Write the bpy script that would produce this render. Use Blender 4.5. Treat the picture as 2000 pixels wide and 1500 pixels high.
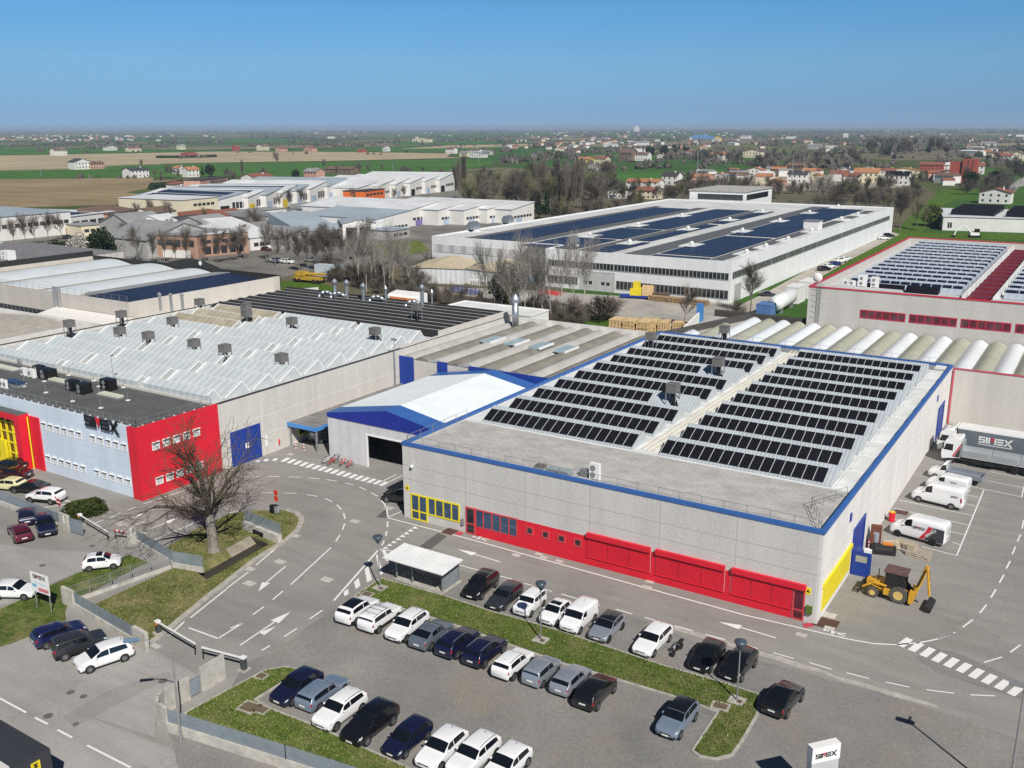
import bpy, math, random
from math import sin, cos, pi, radians, hypot, atan2
from mathutils import Vector, Matrix
from mathutils.geometry import tessellate_polygon
random.seed(11)
scene = bpy.context.scene
for o in list(bpy.data.objects): bpy.data.objects.remove(o)
COL = scene.collection

# ------------------------------------------------------------------ camera
CAMP = Vector((17.783, -77.930, 42.0))
PITCH, ROLL, YAW, FPX = 0.26133, -0.002885, -0.562484, 1872.6
fw = Vector((sin(YAW)*cos(PITCH), cos(YAW)*cos(PITCH), -sin(PITCH)))
rt0 = Vector((cos(YAW), -sin(YAW), 0.0)); up0 = rt0.cross(fw)
rt = cos(ROLL)*rt0 + sin(ROLL)*up0; up = -sin(ROLL)*rt0 + cos(ROLL)*up0
cam = bpy.data.objects.new('camera', bpy.data.cameras.new('camera')); COL.objects.link(cam)
cam.matrix_world = Matrix(((rt.x, up.x, -fw.x, CAMP.x), (rt.y, up.y, -fw.y, CAMP.y), (rt.z, up.z, -fw.z, CAMP.z), (0, 0, 0, 1)))
cam.data.sensor_width = 36.0; cam.data.lens = 36.0*FPX/2000.0
cam.data.clip_start = 1.0; cam.data.clip_end = 60000.0
scene.camera = cam

def G(px, py, z=0.0):
    """survey helper: where the sight line of a spot in the photo meets the level z"""
    d = fw*FPX + rt*(px-1000.0) + up*(750.0-py)
    t = (z-CAMP.z)/d.z
    return Vector((CAMP.x+d.x*t, CAMP.y+d.y*t, z))
def G2(px, py, z=0.0):
    v = G(px, py, z); return (v.x, v.y)
def px_size(px, py):
    """metres covered by one photo pixel at that ground spot"""
    v = G(px, py); return (v-CAMP).dot(fw)/FPX

# ------------------------------------------------------------------ world and sun
SUN_EL = radians(43.0); SUN_H = Vector((0.78, -0.626, 0)).normalized()
SUN_AZ = atan2(SUN_H.x, SUN_H.y)
world = bpy.data.worlds.new('World'); scene.world = world; world.use_nodes = True
wn = world.node_tree; bg = wn.nodes['Background']
sky = wn.nodes.new('ShaderNodeTexSky'); sky.sky_type = 'NISHITA'; sky.sun_disc = False
sky.sun_elevation = SUN_EL; sky.sun_rotation = SUN_AZ
sky.altitude = 40; sky.air_density = 0.3; sky.dust_density = 0.0; sky.ozone_density = 5.0
wtc = wn.nodes.new('ShaderNodeTexCoord'); wsx = wn.nodes.new('ShaderNodeSeparateXYZ'); wrp = wn.nodes.new('ShaderNodeValToRGB'); wmx = wn.nodes.new('ShaderNodeMix')
wmx.data_type = 'RGBA'; wmx.blend_type = 'MULTIPLY'; wmx.inputs[0].default_value = 1.0
wn.links.new(wtc.outputs['Generated'], wsx.inputs[0]); wn.links.new(wsx.outputs[2], wrp.inputs[0]); wn.links.new(sky.outputs[0], wmx.inputs[6]); wn.links.new(wrp.outputs[0], wmx.inputs[7])
for i, (p, c) in enumerate(((0.0, (.33, .35, .375)), (.018, (.40, .42, .405)), (.063, (.65, .75, .61)), (.11, (.65, .97, .85)), (.22, (.50, .66, .62)), (.55, (.42, .48, .47)))):
    el = wrp.color_ramp.elements[i] if i < 2 else wrp.color_ramp.elements.new(p)
    el.position = p; el.color = (*c, 1)
wn.links.new(wmx.outputs[2], bg.inputs[0]); bg.inputs[1].default_value = 0.115
sun = bpy.data.objects.new('sun', bpy.data.lights.new('sun', 'SUN')); COL.objects.link(sun)
sun.data.energy = 3.9; sun.data.angle = radians(0.53); sun.data.color = (1.0, 0.95, 0.88)
tosun = SUN_H*cos(SUN_EL) + Vector((0, 0, sin(SUN_EL)))
sun.rotation_euler = (-tosun).to_track_quat('-Z', 'Y').to_euler()
sun.location = tosun*200
scene.view_settings.view_transform = 'Standard'; scene.view_settings.look = 'None'
scene.view_settings.exposure = 0.38; scene.view_settings.gamma = 1.0
try: scene.view_settings.use_curve_mapping = False
except Exception: pass
scene.cycles.max_bounces = 5; scene.cycles.diffuse_bounces = 2; scene.cycles.glossy_bounces = 2
scene.cycles.transmission_bounces = 2; scene.cycles.volume_bounces = 0; scene.cycles.transparent_max_bounces = 6
scene.cycles.use_denoising = False

# ------------------------------------------------------------------ helpers
class MB:
    """collects faces into one mesh; off is subtracted from every vertex"""
    def __init__(s, off=(0, 0, 0)):
        s.v = []; s.f = []; s.m = []; s.off = off
    def add(s, pts, mi=0):
        n = len(s.v); o = s.off
        s.v += [(p[0]-o[0], p[1]-o[1], (p[2] if len(p) > 2 else 0)-o[2]) for p in pts]
        s.f.append(tuple(range(n, n+len(pts)))); s.m.append(mi)
    def faces(s, vs, fs, mi=0):
        n = len(s.v); o = s.off
        s.v += [(p[0]-o[0], p[1]-o[1], p[2]-o[2]) for p in vs]
        for f in fs: s.f.append(tuple(i+n for i in f)); s.m.append(mi)
    def box(s, x0, x1, y0, y1, z0, z1, mi=0, top=None):
        vs = [(x0, y0, z0), (x1, y0, z0), (x1, y1, z0), (x0, y1, z0), (x0, y0, z1), (x1, y0, z1), (x1, y1, z1), (x0, y1, z1)]
        s.faces(vs, [(0, 3, 2, 1), (0, 1, 5, 4), (1, 2, 6, 5), (2, 3, 7, 6), (3, 0, 4, 7)], mi)
        s.faces(vs[4:], [(0, 1, 2, 3)], mi if top is None else top)
    def prism(s, poly, z0, z1, mi=0, top=None):
        n = len(poly)
        area = sum(poly[i][0]*poly[(i+1) % n][1]-poly[(i+1) % n][0]*poly[i][1] for i in range(n))
        if area < 0: poly = poly[::-1]
        vs = [(p[0], p[1], z0) for p in poly]+[(p[0], p[1], z1) for p in poly]
        s.faces(vs, [(i, (i+1) % n, n+(i+1) % n, n+i) for i in range(n)], mi)
        tri = tessellate_polygon([[Vector((p[0], p[1], 0)) for p in poly]])
        up_ = []
        for t in tri:
            a, b, c = [poly[k] for k in t]
            ccw = (b[0]-a[0])*(c[1]-a[1])-(b[1]-a[1])*(c[0]-a[0]) > 0
            up_.append(tuple(t) if ccw else tuple(reversed(t)))
        s.faces(vs[n:], up_, mi if top is None else top)
    def section(s, prof, axis, a, b, mi=0, caps=True, capmi=None):
        """prof: list of (u,z); extruded along axis 'x' or 'y' from a to b"""
        P = (lambda u, z, t: (t, u, z)) if axis == 'x' else (lambda u, z, t: (u, t, z))
        n = len(prof)
        vs = [P(u, z, a) for u, z in prof]+[P(u, z, b) for u, z in prof]
        fs = [(i, (i+1) % n, n+(i+1) % n, n+i) for i in range(n)]
        s.faces(vs, fs, mi)
        if caps: s.faces(vs, [tuple(range(n)), tuple(range(2*n-1, n-1, -1))], mi if capmi is None else capmi)
    def tube(s, p, q, r0, r1=None, n=6, mi=0, cap=True):
        p = Vector(p); q = Vector(q); d = q-p
        if d.length < 1e-6: return
        r1 = r0 if r1 is None else r1
        d.normalize(); a = d.orthogonal().normalized(); b = d.cross(a)
        vs = []
        for c, r in ((p, r0), (q, r1)):
            for k in range(n):
                t = 2*pi*k/n; vs.append(tuple(c+a*(r*cos(t))+b*(r*sin(t))))
        fs = [(k, (k+1) % n, n+(k+1) % n, n+k) for k in range(n)]
        if cap: fs += [tuple(range(n-1, -1, -1)), tuple(range(n, 2*n))]
        s.faces(vs, fs, mi)
    def path(s, pts, r, n=6, mi=0):
        for a, b in zip(pts, pts[1:]): s.tube(a, b, r, r, n, mi)
    def lathe(s, prof, c=(0, 0, 0), n=12, mi=0, axis='z'):
        vs = []; fs = []
        for r, z in prof:
            for k in range(n):
                t = 2*pi*k/n
                if axis == 'z': vs.append((c[0]+r*cos(t), c[1]+r*sin(t), c[2]+z))
                elif axis == 'y': vs.append((c[0]+r*cos(t), c[1]+z, c[2]+r*sin(t)))
                else: vs.append((c[0]+z, c[1]+r*cos(t), c[2]+r*sin(t)))
        for i in range(len(prof)-1):
            for k in range(n): fs.append((i*n+k, i*n+(k+1) % n, (i+1)*n+(k+1) % n, (i+1)*n+k))
        fs.append(tuple(range(n))); fs.append(tuple(range(len(prof)*n-1, (len(prof)-1)*n-1, -1)))
        s.faces(vs, fs, mi)
    def mesh(s, name, mats, smooth=False):
        me = bpy.data.meshes.new(name); me.from_pydata(s.v, [], s.f)
        if not isinstance(mats, (list, tuple)): mats = [mats]
        for m in mats: me.materials.append(m)
        if any(s.m): me.polygons.foreach_set('material_index', s.m)
        if smooth: me.polygons.foreach_set('use_smooth', [True]*len(s.f))
        me.update(); return me
    def build(s, name, mats, parent=None, loc=None, smooth=False, rotz=0):
        return mobj(name, s.mesh(name, mats, smooth), parent, loc, rotz)
def mobj(name, me, parent=None, loc=None, rotz=0):
    o = bpy.data.objects.new(name, me); COL.objects.link(o)
    if parent is not None: o.parent = parent
    if loc is not None: o.location = loc
    if rotz: o.rotation_euler = (0, 0, rotz)
    return o
def tag(o, label, cat, group=None):
    o['label'] = label; o['category'] = cat
    if group: o['group'] = group
    return o
def thing(name, label, cat, loc=(0, 0, 0), rotz=0, group=None):
    o = bpy.data.objects.new(name, None); COL.objects.link(o); o.empty_display_size = 0.5
    o.location = loc; o.rotation_euler = (0, 0, rotz)
    return tag(o, label, cat, group)
def struct(o, kind='structure'):
    o['kind'] = kind; return o
def dup(root, loc, rotz=None, label=None, scale=None, mats=None):
    r = root.copy(); COL.objects.link(r); r.location = loc
    if rotz is not None: r.rotation_euler = (0, 0, rotz)
    if label: r['label'] = label
    if scale: r.scale = scale if hasattr(scale, '__len__') else (scale,)*3
    for ch in list(root.children):
        c = ch.copy(); COL.objects.link(c); c.parent = r
        for g in list(ch.children):
            d = g.copy(); COL.objects.link(d); d.parent = c
    return r
ORD = ['first', 'second', 'third', 'fourth', 'fifth', 'sixth', 'seventh', 'eighth', 'ninth', 'tenth', 'eleventh', 'twelfth',
       'thirteenth', 'fourteenth', 'fifteenth', 'sixteenth', 'seventeenth', 'eighteenth', 'nineteenth', 'twentieth']

# ------------------------------------------------------------------ materials
def lin(c):
    c = c/255.0
    return c/12.92 if c <= 0.04045 else ((c+0.055)/1.055)**2.4
def S(r, g, b): return (lin(r), lin(g), lin(b))
class NT:
    def __init__(s, name):
        s.mat = bpy.data.materials.new(name); s.mat.use_nodes = True
        s.t = s.mat.node_tree; s.b = s.t.nodes['Principled BSDF']
    def n(s, typ, **kw):
        nd = s.t.nodes.new(typ)
        for k, v in kw.items(): setattr(nd, k, v)
        return nd
    def l(s, a, b): s.t.links.new(a, b)
    def pos(s, obj=False):
        return s.n('ShaderNodeTexCoord').outputs['Object'] if obj else s.n('ShaderNodeNewGeometry').outputs['Position']
    def noise(s, vec, scale, detail=4, rough=0.6, stretch=None):
        if stretch:
            mp = s.n('ShaderNodeMapping'); mp.inputs['Scale'].default_value = stretch; s.l(vec, mp.inputs[0]); vec = mp.outputs[0]
        nz = s.n('ShaderNodeTexNoise'); nz.inputs['Scale'].default_value = scale; nz.inputs['Detail'].default_value = detail
        nz.inputs['Roughness'].default_value = rough; s.l(vec, nz.inputs['Vector']); return nz.outputs['Fac']
    def ramp(s, fac, stops, interp='LINEAR'):
        r = s.n('ShaderNodeValToRGB'); r.color_ramp.interpolation = interp; e = r.color_ramp.elements
        while len(e) < len(stops): e.new(0.5)
        for el, (p, c) in zip(e, stops):
            el.position = p; el.color = (c[0], c[1], c[2], 1) if hasattr(c, '__len__') else (c, c, c, 1)
        s.l(fac, r.inputs[0]); return r.outputs[0]
    def mix(s, fac, a, b, mode='MIX'):
        m = s.n('ShaderNodeMix', data_type='RGBA', blend_type=mode)
        for sock, v in ((m.inputs[0], fac), (m.inputs[6], a), (m.inputs[7], b)):
            if hasattr(v, 'is_linked') or hasattr(v, 'links'): s.l(v, sock)
            elif hasattr(v, '__len__'): sock.default_value = (v[0], v[1], v[2], 1)
            else: sock.default_value = v
        return m.outputs[2]
    def math(s, op, a, b=0.0, c=0.0):
        m = s.n('ShaderNodeMath', operation=op)
        for i, v in enumerate((a, b, c)):
            if hasattr(v, 'links'): s.l(v, m.inputs[i])
            else: m.inputs[i].default_value = v
        return m.outputs[0]
    def xyz(s, vec):
        x = s.n('ShaderNodeSeparateXYZ'); s.l(vec, x.inputs[0]); return x.outputs
    def line(s, coord, pitch, width, offs=0.0):
        """1 on a thin line every pitch metres"""
        return s.math('LESS_THAN', s.math('MODULO', s.math('ADD', coord, 5000*pitch+offs+width/2), pitch), width)
    def bump(s, h, strength=0.3, dist=0.1):
        b = s.n('ShaderNodeBump'); b.inputs['Strength'].default_value = strength; b.inputs['Distance'].default_value = dist
        s.l(h, b.inputs['Height']); s.l(b.outputs[0], s.b.inputs['Normal'])
    def done(s, col, rough=0.8, metal=0.0, spec=0.3, coat=0.0):
        if hasattr(col, 'links'): s.l(col, s.b.inputs['Base Color'])
        else: s.b.inputs['Base Color'].default_value = (col[0], col[1], col[2], 1)
        s.b.inputs['Roughness'].default_value = rough; s.b.inputs['Metallic'].default_value = metal
        s.b.inputs['Specular IOR Level'].default_value = spec; s.b.inputs['Coat Weight'].default_value = coat
        s.b.inputs['Coat Roughness'].default_value = 0.05
        return s.mat
MC = {}
def M(name, col, rough=0.7, metal=0.0, var=0.12, scale=0.6, spec=0.3, coat=0.0):
    """plain colour with slight large-scale dirt"""
    if name in MC: return MC[name]
    t = NT(name)
    if var:
        f = t.noise(t.pos(), scale, 5, 0.65)
        c = t.ramp(f, [(0.3, tuple(x*(1-var) for x in col)), (0.7, tuple(min(1, x*(1+var*0.6)) for x in col))])
    else: c = col
    MC[name] = t.done(c, rough, metal, spec, coat); return MC[name]
def tone(c, k): return tuple(min(1.0, x*k) for x in c)
# ------------------------------------------------------------------ ground materials
def make_asphalt(name, base, patch):
    t = NT(name); p = t.pos()
    big = t.ramp(t.noise(p, 0.07, 6, 0.62), [(0.30, tone(base, 0.84)), (0.52, base), (0.72, tone(base, 1.13))])
    strk = t.ramp(t.noise(p, 0.25, 4, 0.6, (0.35, 2.2, 1)), [(0.36, 0.9), (0.6, 1.04)])
    c = t.mix(1.0, big, strk, 'MULTIPLY')
    fine = t.ramp(t.noise(p, 9.0, 3, 0.7), [(0.3, 0.84), (0.7, 1.14)])
    c = t.mix(1.0, c, fine, 'MULTIPLY')
    vor = t.n('ShaderNodeTexVoronoi', feature='DISTANCE_TO_EDGE'); vor.inputs['Scale'].default_value = 0.07
    dn = t.n('ShaderNodeVectorMath', operation='ADD'); nz = t.n('ShaderNodeTexNoise'); nz.inputs['Scale'].default_value = 0.4
    sc = t.n('ShaderNodeVectorMath', operation='SCALE'); sc.inputs[3].default_value = 2.4
    t.l(p, nz.inputs[0]); t.l(nz.outputs['Color'], sc.inputs[0]); t.l(p, dn.inputs[0]); t.l(sc.outputs[0], dn.inputs[1]); t.l(dn.outputs[0], vor.inputs['Vector'])
    crack = t.math('LESS_THAN', vor.outputs['Distance'], 0.003)
    c = t.mix(t.math('MULTIPLY', crack, 0.16), c, tone(base, 0.35))
    stain = t.ramp(t.noise(p, 0.32, 3, 0.5), [(0.66, 0.0), (0.78, 0.45)])
    c = t.mix(stain, c, patch)
    t.bump(t.noise(p, 25, 2), 0.25, 0.02)
    return t.done(c, 0.9)
ASPH = make_asphalt('asphalt_weathered', (0.275, 0.265, 0.247), (0.19, 0.185, 0.175))
ASPHL = make_asphalt('asphalt_pale', (0.335, 0.325, 0.31), (0.24, 0.235, 0.225))
ASPHD = make_asphalt('asphalt_patch', (0.115, 0.113, 0.11), (0.09, 0.09, 0.09))
def make_gravel():
    t = NT('gravel_compacted'); p = t.pos()
    big = t.ramp(t.noise(p, 0.09, 6, 0.65), [(0.33, (0.185, 0.183, 0.178)), (0.55, (0.24, 0.235, 0.225)), (0.72, (0.31, 0.295, 0.27))])
    br = t.ramp(t.noise(p, 0.13, 5, 0.6), [(0.48, 0.0), (0.66, 0.8)])
    c = t.mix(br, big, (0.27, 0.235, 0.195))
    f1 = t.ramp(t.noise(p, 11, 3, 0.9), [(0.3, 0.72), (0.52, 1.0), (0.66, 1.3), (0.74, 1.9)])
    c = t.mix(1.0, c, f1, 'MULTIPLY'); f2 = t.ramp(t.noise(p, 3.2, 3, 0.8), [(0.3, 0.9), (0.6, 1.03), (0.72, 1.18)]); c = t.mix(1.0, c, f2, 'MULTIPLY')
    t.bump(t.noise(p, 16, 2, 0.8), 0.35, 0.03)
    return t.done(c, 0.95)
GRAV = make_gravel()
def make_grass(name, a, b, dry, dryamt):
    t = NT(name); p = t.pos()
    c = t.ramp(t.noise(p, 0.9, 6, 0.75), [(0.3, a), (0.5, tone(b, 0.85)), (0.68, tone(b, 1.25))])
    d = t.ramp(t.noise(p, 0.33, 5, 0.7), [(0.5-dryamt, 0.0), (0.72-dryamt, 0.85)])
    c = t.mix(d, c, dry)
    f = t.ramp(t.noise(p, 6, 4, 0.8), [(0.3, 0.5), (0.7, 1.5)])
    c = t.mix(1.0, c, f, 'MULTIPLY')
    t.bump(t.noise(p, 4, 5, 0.8), 1.0, 0.25)
    return t.done(c, 0.95, spec=0.1)
GRASS = make_grass('grass_lawn', (0.045, 0.082, 0.014), (0.125, 0.185, 0.035), (0.30, 0.265, 0.12), 0.05)
GRASSD = make_grass('grass_dry', (0.07, 0.10, 0.02), (0.155, 0.185, 0.05), (0.33, 0.285, 0.14), 0.07)
GRASSB = make_grass('grass_bright', (0.035, 0.085, 0.010), (0.095, 0.175, 0.022), (0.14, 0.15, 0.06), -0.08)
KERB = M('kerb_concrete', (0.42, 0.40, 0.36), 0.9, var=0.3, scale=1.5)
PAINT = None
def make_paint():
    t = NT('road_paint'); p = t.pos()
    c = t.ramp(t.noise(p, 3.5, 5, 0.8), [(0.25, (0.42, 0.415, 0.40)), (0.42, (0.74, 0.735, 0.72)), (0.7, (0.82, 0.82, 0.81))])
    return t.done(c, 0.7)
PAINT = make_paint()

def farmland():
    t = NT('farmland'); p = t.pos()
    mp = t.n('ShaderNodeMapping'); mp.inputs['Rotation'].default_value = (0, 0, 0.35); mp.inputs['Scale'].default_value = (1/210.0, 1/420.0, 1)
    t.l(p, mp.inputs[0])
    v = t.n('ShaderNodeTexVoronoi', distance='CHEBYCHEV'); v.inputs['Scale'].default_value = 1.0; v.inputs['Randomness'].default_value = 0.75
    t.l(mp.outputs[0], v.inputs['Vector'])
    x = t.xyz(v.outputs['Color'])[0]
    c = t.ramp(x, [(0.0, (0.075, 0.10, 0.032)), (0.22, (0.05, 0.115, 0.024)), (0.42, (0.22, 0.185, 0.11)), (0.55, (0.085, 0.115, 0.04)),
                   (0.68, (0.17, 0.15, 0.095)), (0.8, (0.06, 0.13, 0.025)), (0.92, (0.26, 0.22, 0.14))], 'CONSTANT')
    f = t.ramp(t.noise(p, 0.02, 6, 0.7), [(0.3, 0.75), (0.7, 1.2)])
    c = t.mix(1.0, c, f, 'MULTIPLY')
    s = t.ramp(t.noise(p, 0.5, 3, 0.7), [(0.3, 0.85), (0.7, 1.15)])
    return t.done(t.mix(1.0, c, s, 'MULTIPLY'), 0.95, spec=0.05)
def field_mat(name, col, furrow):
    t = NT(name); p = t.pos()
    mp = t.n('ShaderNodeMapping'); mp.inputs['Rotation'].default_value = (0, 0, 0.5); mp.inputs['Scale'].default_value = (0.02, 1, 1); t.l(p, mp.inputs[0])
    a = t.ramp(t.noise(mp.outputs[0], 0.16, 4, 0.7), [(0.3, 1-furrow), (0.7, 1+furrow)])
    b = t.ramp(t.noise(p, 0.012, 6, 0.65), [(0.3, 0.78), (0.7, 1.2)])
    c = t.mix(1.0, col, a, 'MULTIPLY'); c = t.mix(1.0, c, b, 'MULTIPLY')
    return t.done(c, 0.95, spec=0.05)
FGREEN = field_mat('crop_green', (0.06, 0.15, 0.026), 0.10)
FTAN = field_mat('soil_tan', (0.40, 0.335, 0.215), 0.14)
FDRY = field_mat('soil_brown', (0.27, 0.21, 0.12), 0.18)
FSCR = field_mat('scrub_soil', (0.135, 0.12, 0.075), 0.15); FOLV = field_mat('meadow_olive', (0.135, 0.145, 0.055), 0.12)

# ------------------------------------------------------------------ ground: one sheet with the ditch left open
DITCH = [G2(488, 1047), G2(526, 1064), G2(406, 1134), G2(372, 1110)]
def ring_sheet(outer, hole, z):
    m = MB()
    tri = tessellate_polygon([[Vector((p[0], p[1], 0)) for p in outer], [Vector((p[0], p[1], 0)) for p in hole]])
    al = outer+hole
    for t in tri:
        a, b, c = [al[k] for k in t]
        if (b[0]-a[0])*(c[1]-a[1])-(b[1]-a[1])*(c[0]-a[0]) < 0: b, c = c, b
        m.add([(a[0], a[1], z), (b[0], b[1], z), (c[0], c[1], z)])
    return m
R_ = 42000.0
disc = [(R_*cos(2*pi*k/48), R_*sin(2*pi*k/48)) for k in range(48)]
near = [(-150, -140), (140, -140), (140, 140), (-150, 140)]
g = ring_sheet(disc, near, 0.0); g2 = ring_sheet(near, DITCH, 0.0); g.v, n0 = g.v+g2.v, len(g.v)
g.f += [tuple(i+n0 for i in f) for f in g2.f]; g.m += g2.m
struct(g.build('ground', farmland()))
def sheet(name, pts, z, mat, thick=None, side=None):
    """flat sheet of ground cover; pts already in metres; thick gives it a real edge"""
    m = MB()
    if thick: m.prism(pts, z-thick, z, 1 if side else 0, 0)
    else:
        for t in tessellate_polygon([[Vector((p[0], p[1], 0)) for p in pts]]):
            a, b, c = [pts[k] for k in t]
            if (b[0]-a[0])*(c[1]-a[1])-(b[1]-a[1])*(c[0]-a[0]) < 0: b, c = c, b
            m.add([(a[0], a[1], z), (b[0], b[1], z), (c[0], c[1], z)])
    return struct(m.build(name, [mat, side] if side else mat))
def pix(*pts): return [G2(*p) for p in pts]
def rough(pts, step=2.2, amp=0.35):
    out = []
    for a, b in zip(pts, pts[1:]+pts[:1]):
        n = max(1, int(hypot(b[0]-a[0], b[1]-a[1])/step))
        for k in range(n):
            u = k/n; out.append((a[0]+(b[0]-a[0])*u+random.uniform(-amp, amp), a[1]+(b[1]-a[1])*u+random.uniform(-amp, amp)))
    return out
yard = ring_sheet([(-215, -135), (130, -135), (130, 69), (-128, 69), (-128, 36), (-215, 36)], DITCH, 0.02)
struct(yard.build('asphalt_yard', ASPH))
# public road along the front edge, paler and smoother
sheet('public_road', pix((-60, 1300), (100, 1372), (480, 1520), (700, 1640), (400, 1800), (-300, 1560), (-300, 1250)), 0.026, ASPHL)
sheet('forecourt', pix((-120, 1050), (100, 1075), (246, 1082), (150, 1118), (60, 1158), (-40, 1200), (-160, 1200)), 0.028, ASPHL)
sheet('forecourt', pix((60, 1245), (130, 1230), (275, 1255), (395, 1325), (310, 1370), (300, 1440), (-40, 1330), (-60, 1260)), 0.029, ASPHL)
sheet('gravel_lot', rough(pix((478, 1296), (540, 1268), (600, 1225), (650, 1195), (757, 1128), (866, 1162), (905, 1112), (1110, 1172), (1300, 1228), (1420, 1272), (1560, 1312),
      (1720, 1352), (1900, 1412), (2050, 1462), (2150, 1700), (400, 1700), (330, 1420), (450, 1345))), 0.031, GRAV)
# worn pale edge between lane and gravel
wl = pix((1290, 1223), (1400, 1255), (1500, 1287), (1560, 1306), (1606, 1316), (1640, 1331), (1690, 1345), (1745, 1362), (1830, 1384), (1832, 1379), (1750, 1353), (1690, 1336), (1640, 1324), (1600, 1307), (1500, 1276), (1400, 1247), (1300, 1217))
sheet('worn_kerb', rough(wl, 0.9, 0.10), 0.036, KERB)
# dark repair patches
sheet('asphalt_patch', pix((782, 1095), (806, 1101), (873, 1048), (856, 1041)), 0.034, ASPHD)
sheet('asphalt_patch', pix((735, 1010), (752, 996), (758, 1003), (754, 1012)), 0.034, ASPHD)
sheet('asphalt_patch', rough(pix((1790, 1286), (1810, 1262), (1870, 1275), (2010, 1340), (2010, 1372), (1930, 1345), (1830, 1312)), 1.0, 0.1), 0.034, make_asphalt('asphalt_darker', (0.225, 0.22, 0.21), (0.18, 0.18, 0.18)))
sheet('asphalt_patch', rough(pix((120, 1400), (220, 1345), (330, 1312), (345, 1320), (235, 1372), (140, 1425)), 0.8, 0.15), 0.034, make_asphalt('asphalt_trench', (0.285, 0.28, 0.27), (0.2, 0.2, 0.2)))

# ---- raised grass strips with kerbs
def strip(name, pts, mat, z=0.12, kerb=0.22):
    cx = sum(p[0] for p in pts)/len(pts); cy = sum(p[1] for p in pts)/len(pts)
    m = MB(); n = len(pts)
    ar = sum(pts[i][0]*pts[(i+1) % n][1]-pts[(i+1) % n][0]*pts[i][1] for i in range(n))
    if ar < 0: pts = pts[::-1]
    inner = []
    for i in range(n):
        a, b, c = Vector(pts[i-1]), Vector(pts[i]), Vector(pts[(i+1) % n])
        d1 = (b-a).normalized(); d2 = (c-b).normalized(); nn = Vector((-(d1.y+d2.y), d1.x+d2.x))
        if nn.length < 1e-3: nn = Vector((-d1.y, d1.x))
        nn.normalize(); k = kerb/max(0.4, nn.dot(Vector((-d1.y, d1.x)))); q = b+nn*k; inner.append((q.x, q.y))
    for i in range(n):
        j = (i+1) % n; p, q, pi_, qi = pts[i], pts[j], inner[i], inner[j]
        m.add([(p[0], p[1], 0), (q[0], q[1], 0), (q[0], q[1], z), (p[0], p[1], z)])
        m.add([(p[0], p[1], z), (q[0], q[1], z), (qi[0], qi[1], z), (pi_[0], pi_[1], z)])
    struct(m.build('kerb', KERB))
    sheet(name, inner, z+0.03, mat)
    return inner
LAWN1 = strip('grass_strip', pix((744, 1130), (863, 1163), (962, 1195), (1088, 1231), (1214, 1273), (1298, 1301), (1399, 1330), (1486, 1358), (1482, 1398), (1452, 1450), (1432, 1478), (1400, 1486), (1365, 1480), (1349, 1468),
    (1400, 1392), (1309, 1361), (1206, 1330), (1094, 1297), (990, 1260), (884, 1222), (781, 1190), (690, 1166)), GRASS)
LAWN2 = strip('grass_strip', pix((589, 1308), (557, 1303), (517, 1310), (450, 1345), (362, 1393), (352, 1412), (540, 1500), (640, 1552), (860, 1552), (802, 1502), (717, 1463), (621, 1420), (533, 1386), (501, 1368), (554, 1335)), GRASS)
sheet('grass_verge', rough(pix((250, 1086), (290, 1098), (133, 1180), (128, 1212), (60, 1242), (-30, 1275), (-160, 1290), (-120, 1215), (0, 1190), (70, 1157), (150, 1120)), 1.5, 0.15), 0.05, GRASS)
isle = pix((560, 997), (578, 1003), (588, 1012), (589, 1020), (582, 1036), (560, 1055), (500, 1093), (405, 1167), (330, 1229), (288, 1262), (276, 1240), (165, 1190), (345, 1108), (322, 1072), (390, 1030), (450, 1004), (505, 998))
gi = ring_sheet(isle, DITCH, 0.06); struct(gi.build('grass_island', GRASSD))
m = MB()
for a, b in zip(isle[:10], isle[1:10]):
    d = (Vector(b)-Vector(a)).normalized(); nn = Vector((-d.y, d.x))*0.3
    q = [(a[0]-nn.x, a[1]-nn.y), (b[0]-nn.x, b[1]-nn.y), (b[0]+nn.x, b[1]+nn.y), (a[0]+nn.x, a[1]+nn.y)]
    m.prism(q, 0.0, 0.14)
struct(m.build('kerb', KERB))
# the open ditch: concrete bank, muddy bottom
A_, B_, C_, D_ = [Vector((p[0], p[1], 0.02)) for p in DITCH]
dz = Vector((0, 0, -0.6)); bA, bB = A_.lerp(B_, 0.3)+dz, A_.lerp(B_, 0.66)+dz
bD, bC = D_.lerp(C_, 0.3)+dz, D_.lerp(C_, 0.66)+dz; mA, mb = A_.lerp(D_, .42), bA.lerp(bD, .42)
m = MB(); m.add([A_, bA, mb, mA], 0); m.add([mA, mb, bD, D_], 1); m.add([B_, C_, bC, bB], 1); m.add([bA, bB, bC, bD], 2); m.add([A_, B_, bB, bA], 2); m.add([D_, bD, bC, C_], 1)
struct(m.build('ditch', [M('bank_concrete', (0.30, 0.27, 0.21), 0.9, var=0.4), GRASSD, M('ditch_mud', (0.05, 0.045, 0.035), 0.5)]))

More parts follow.
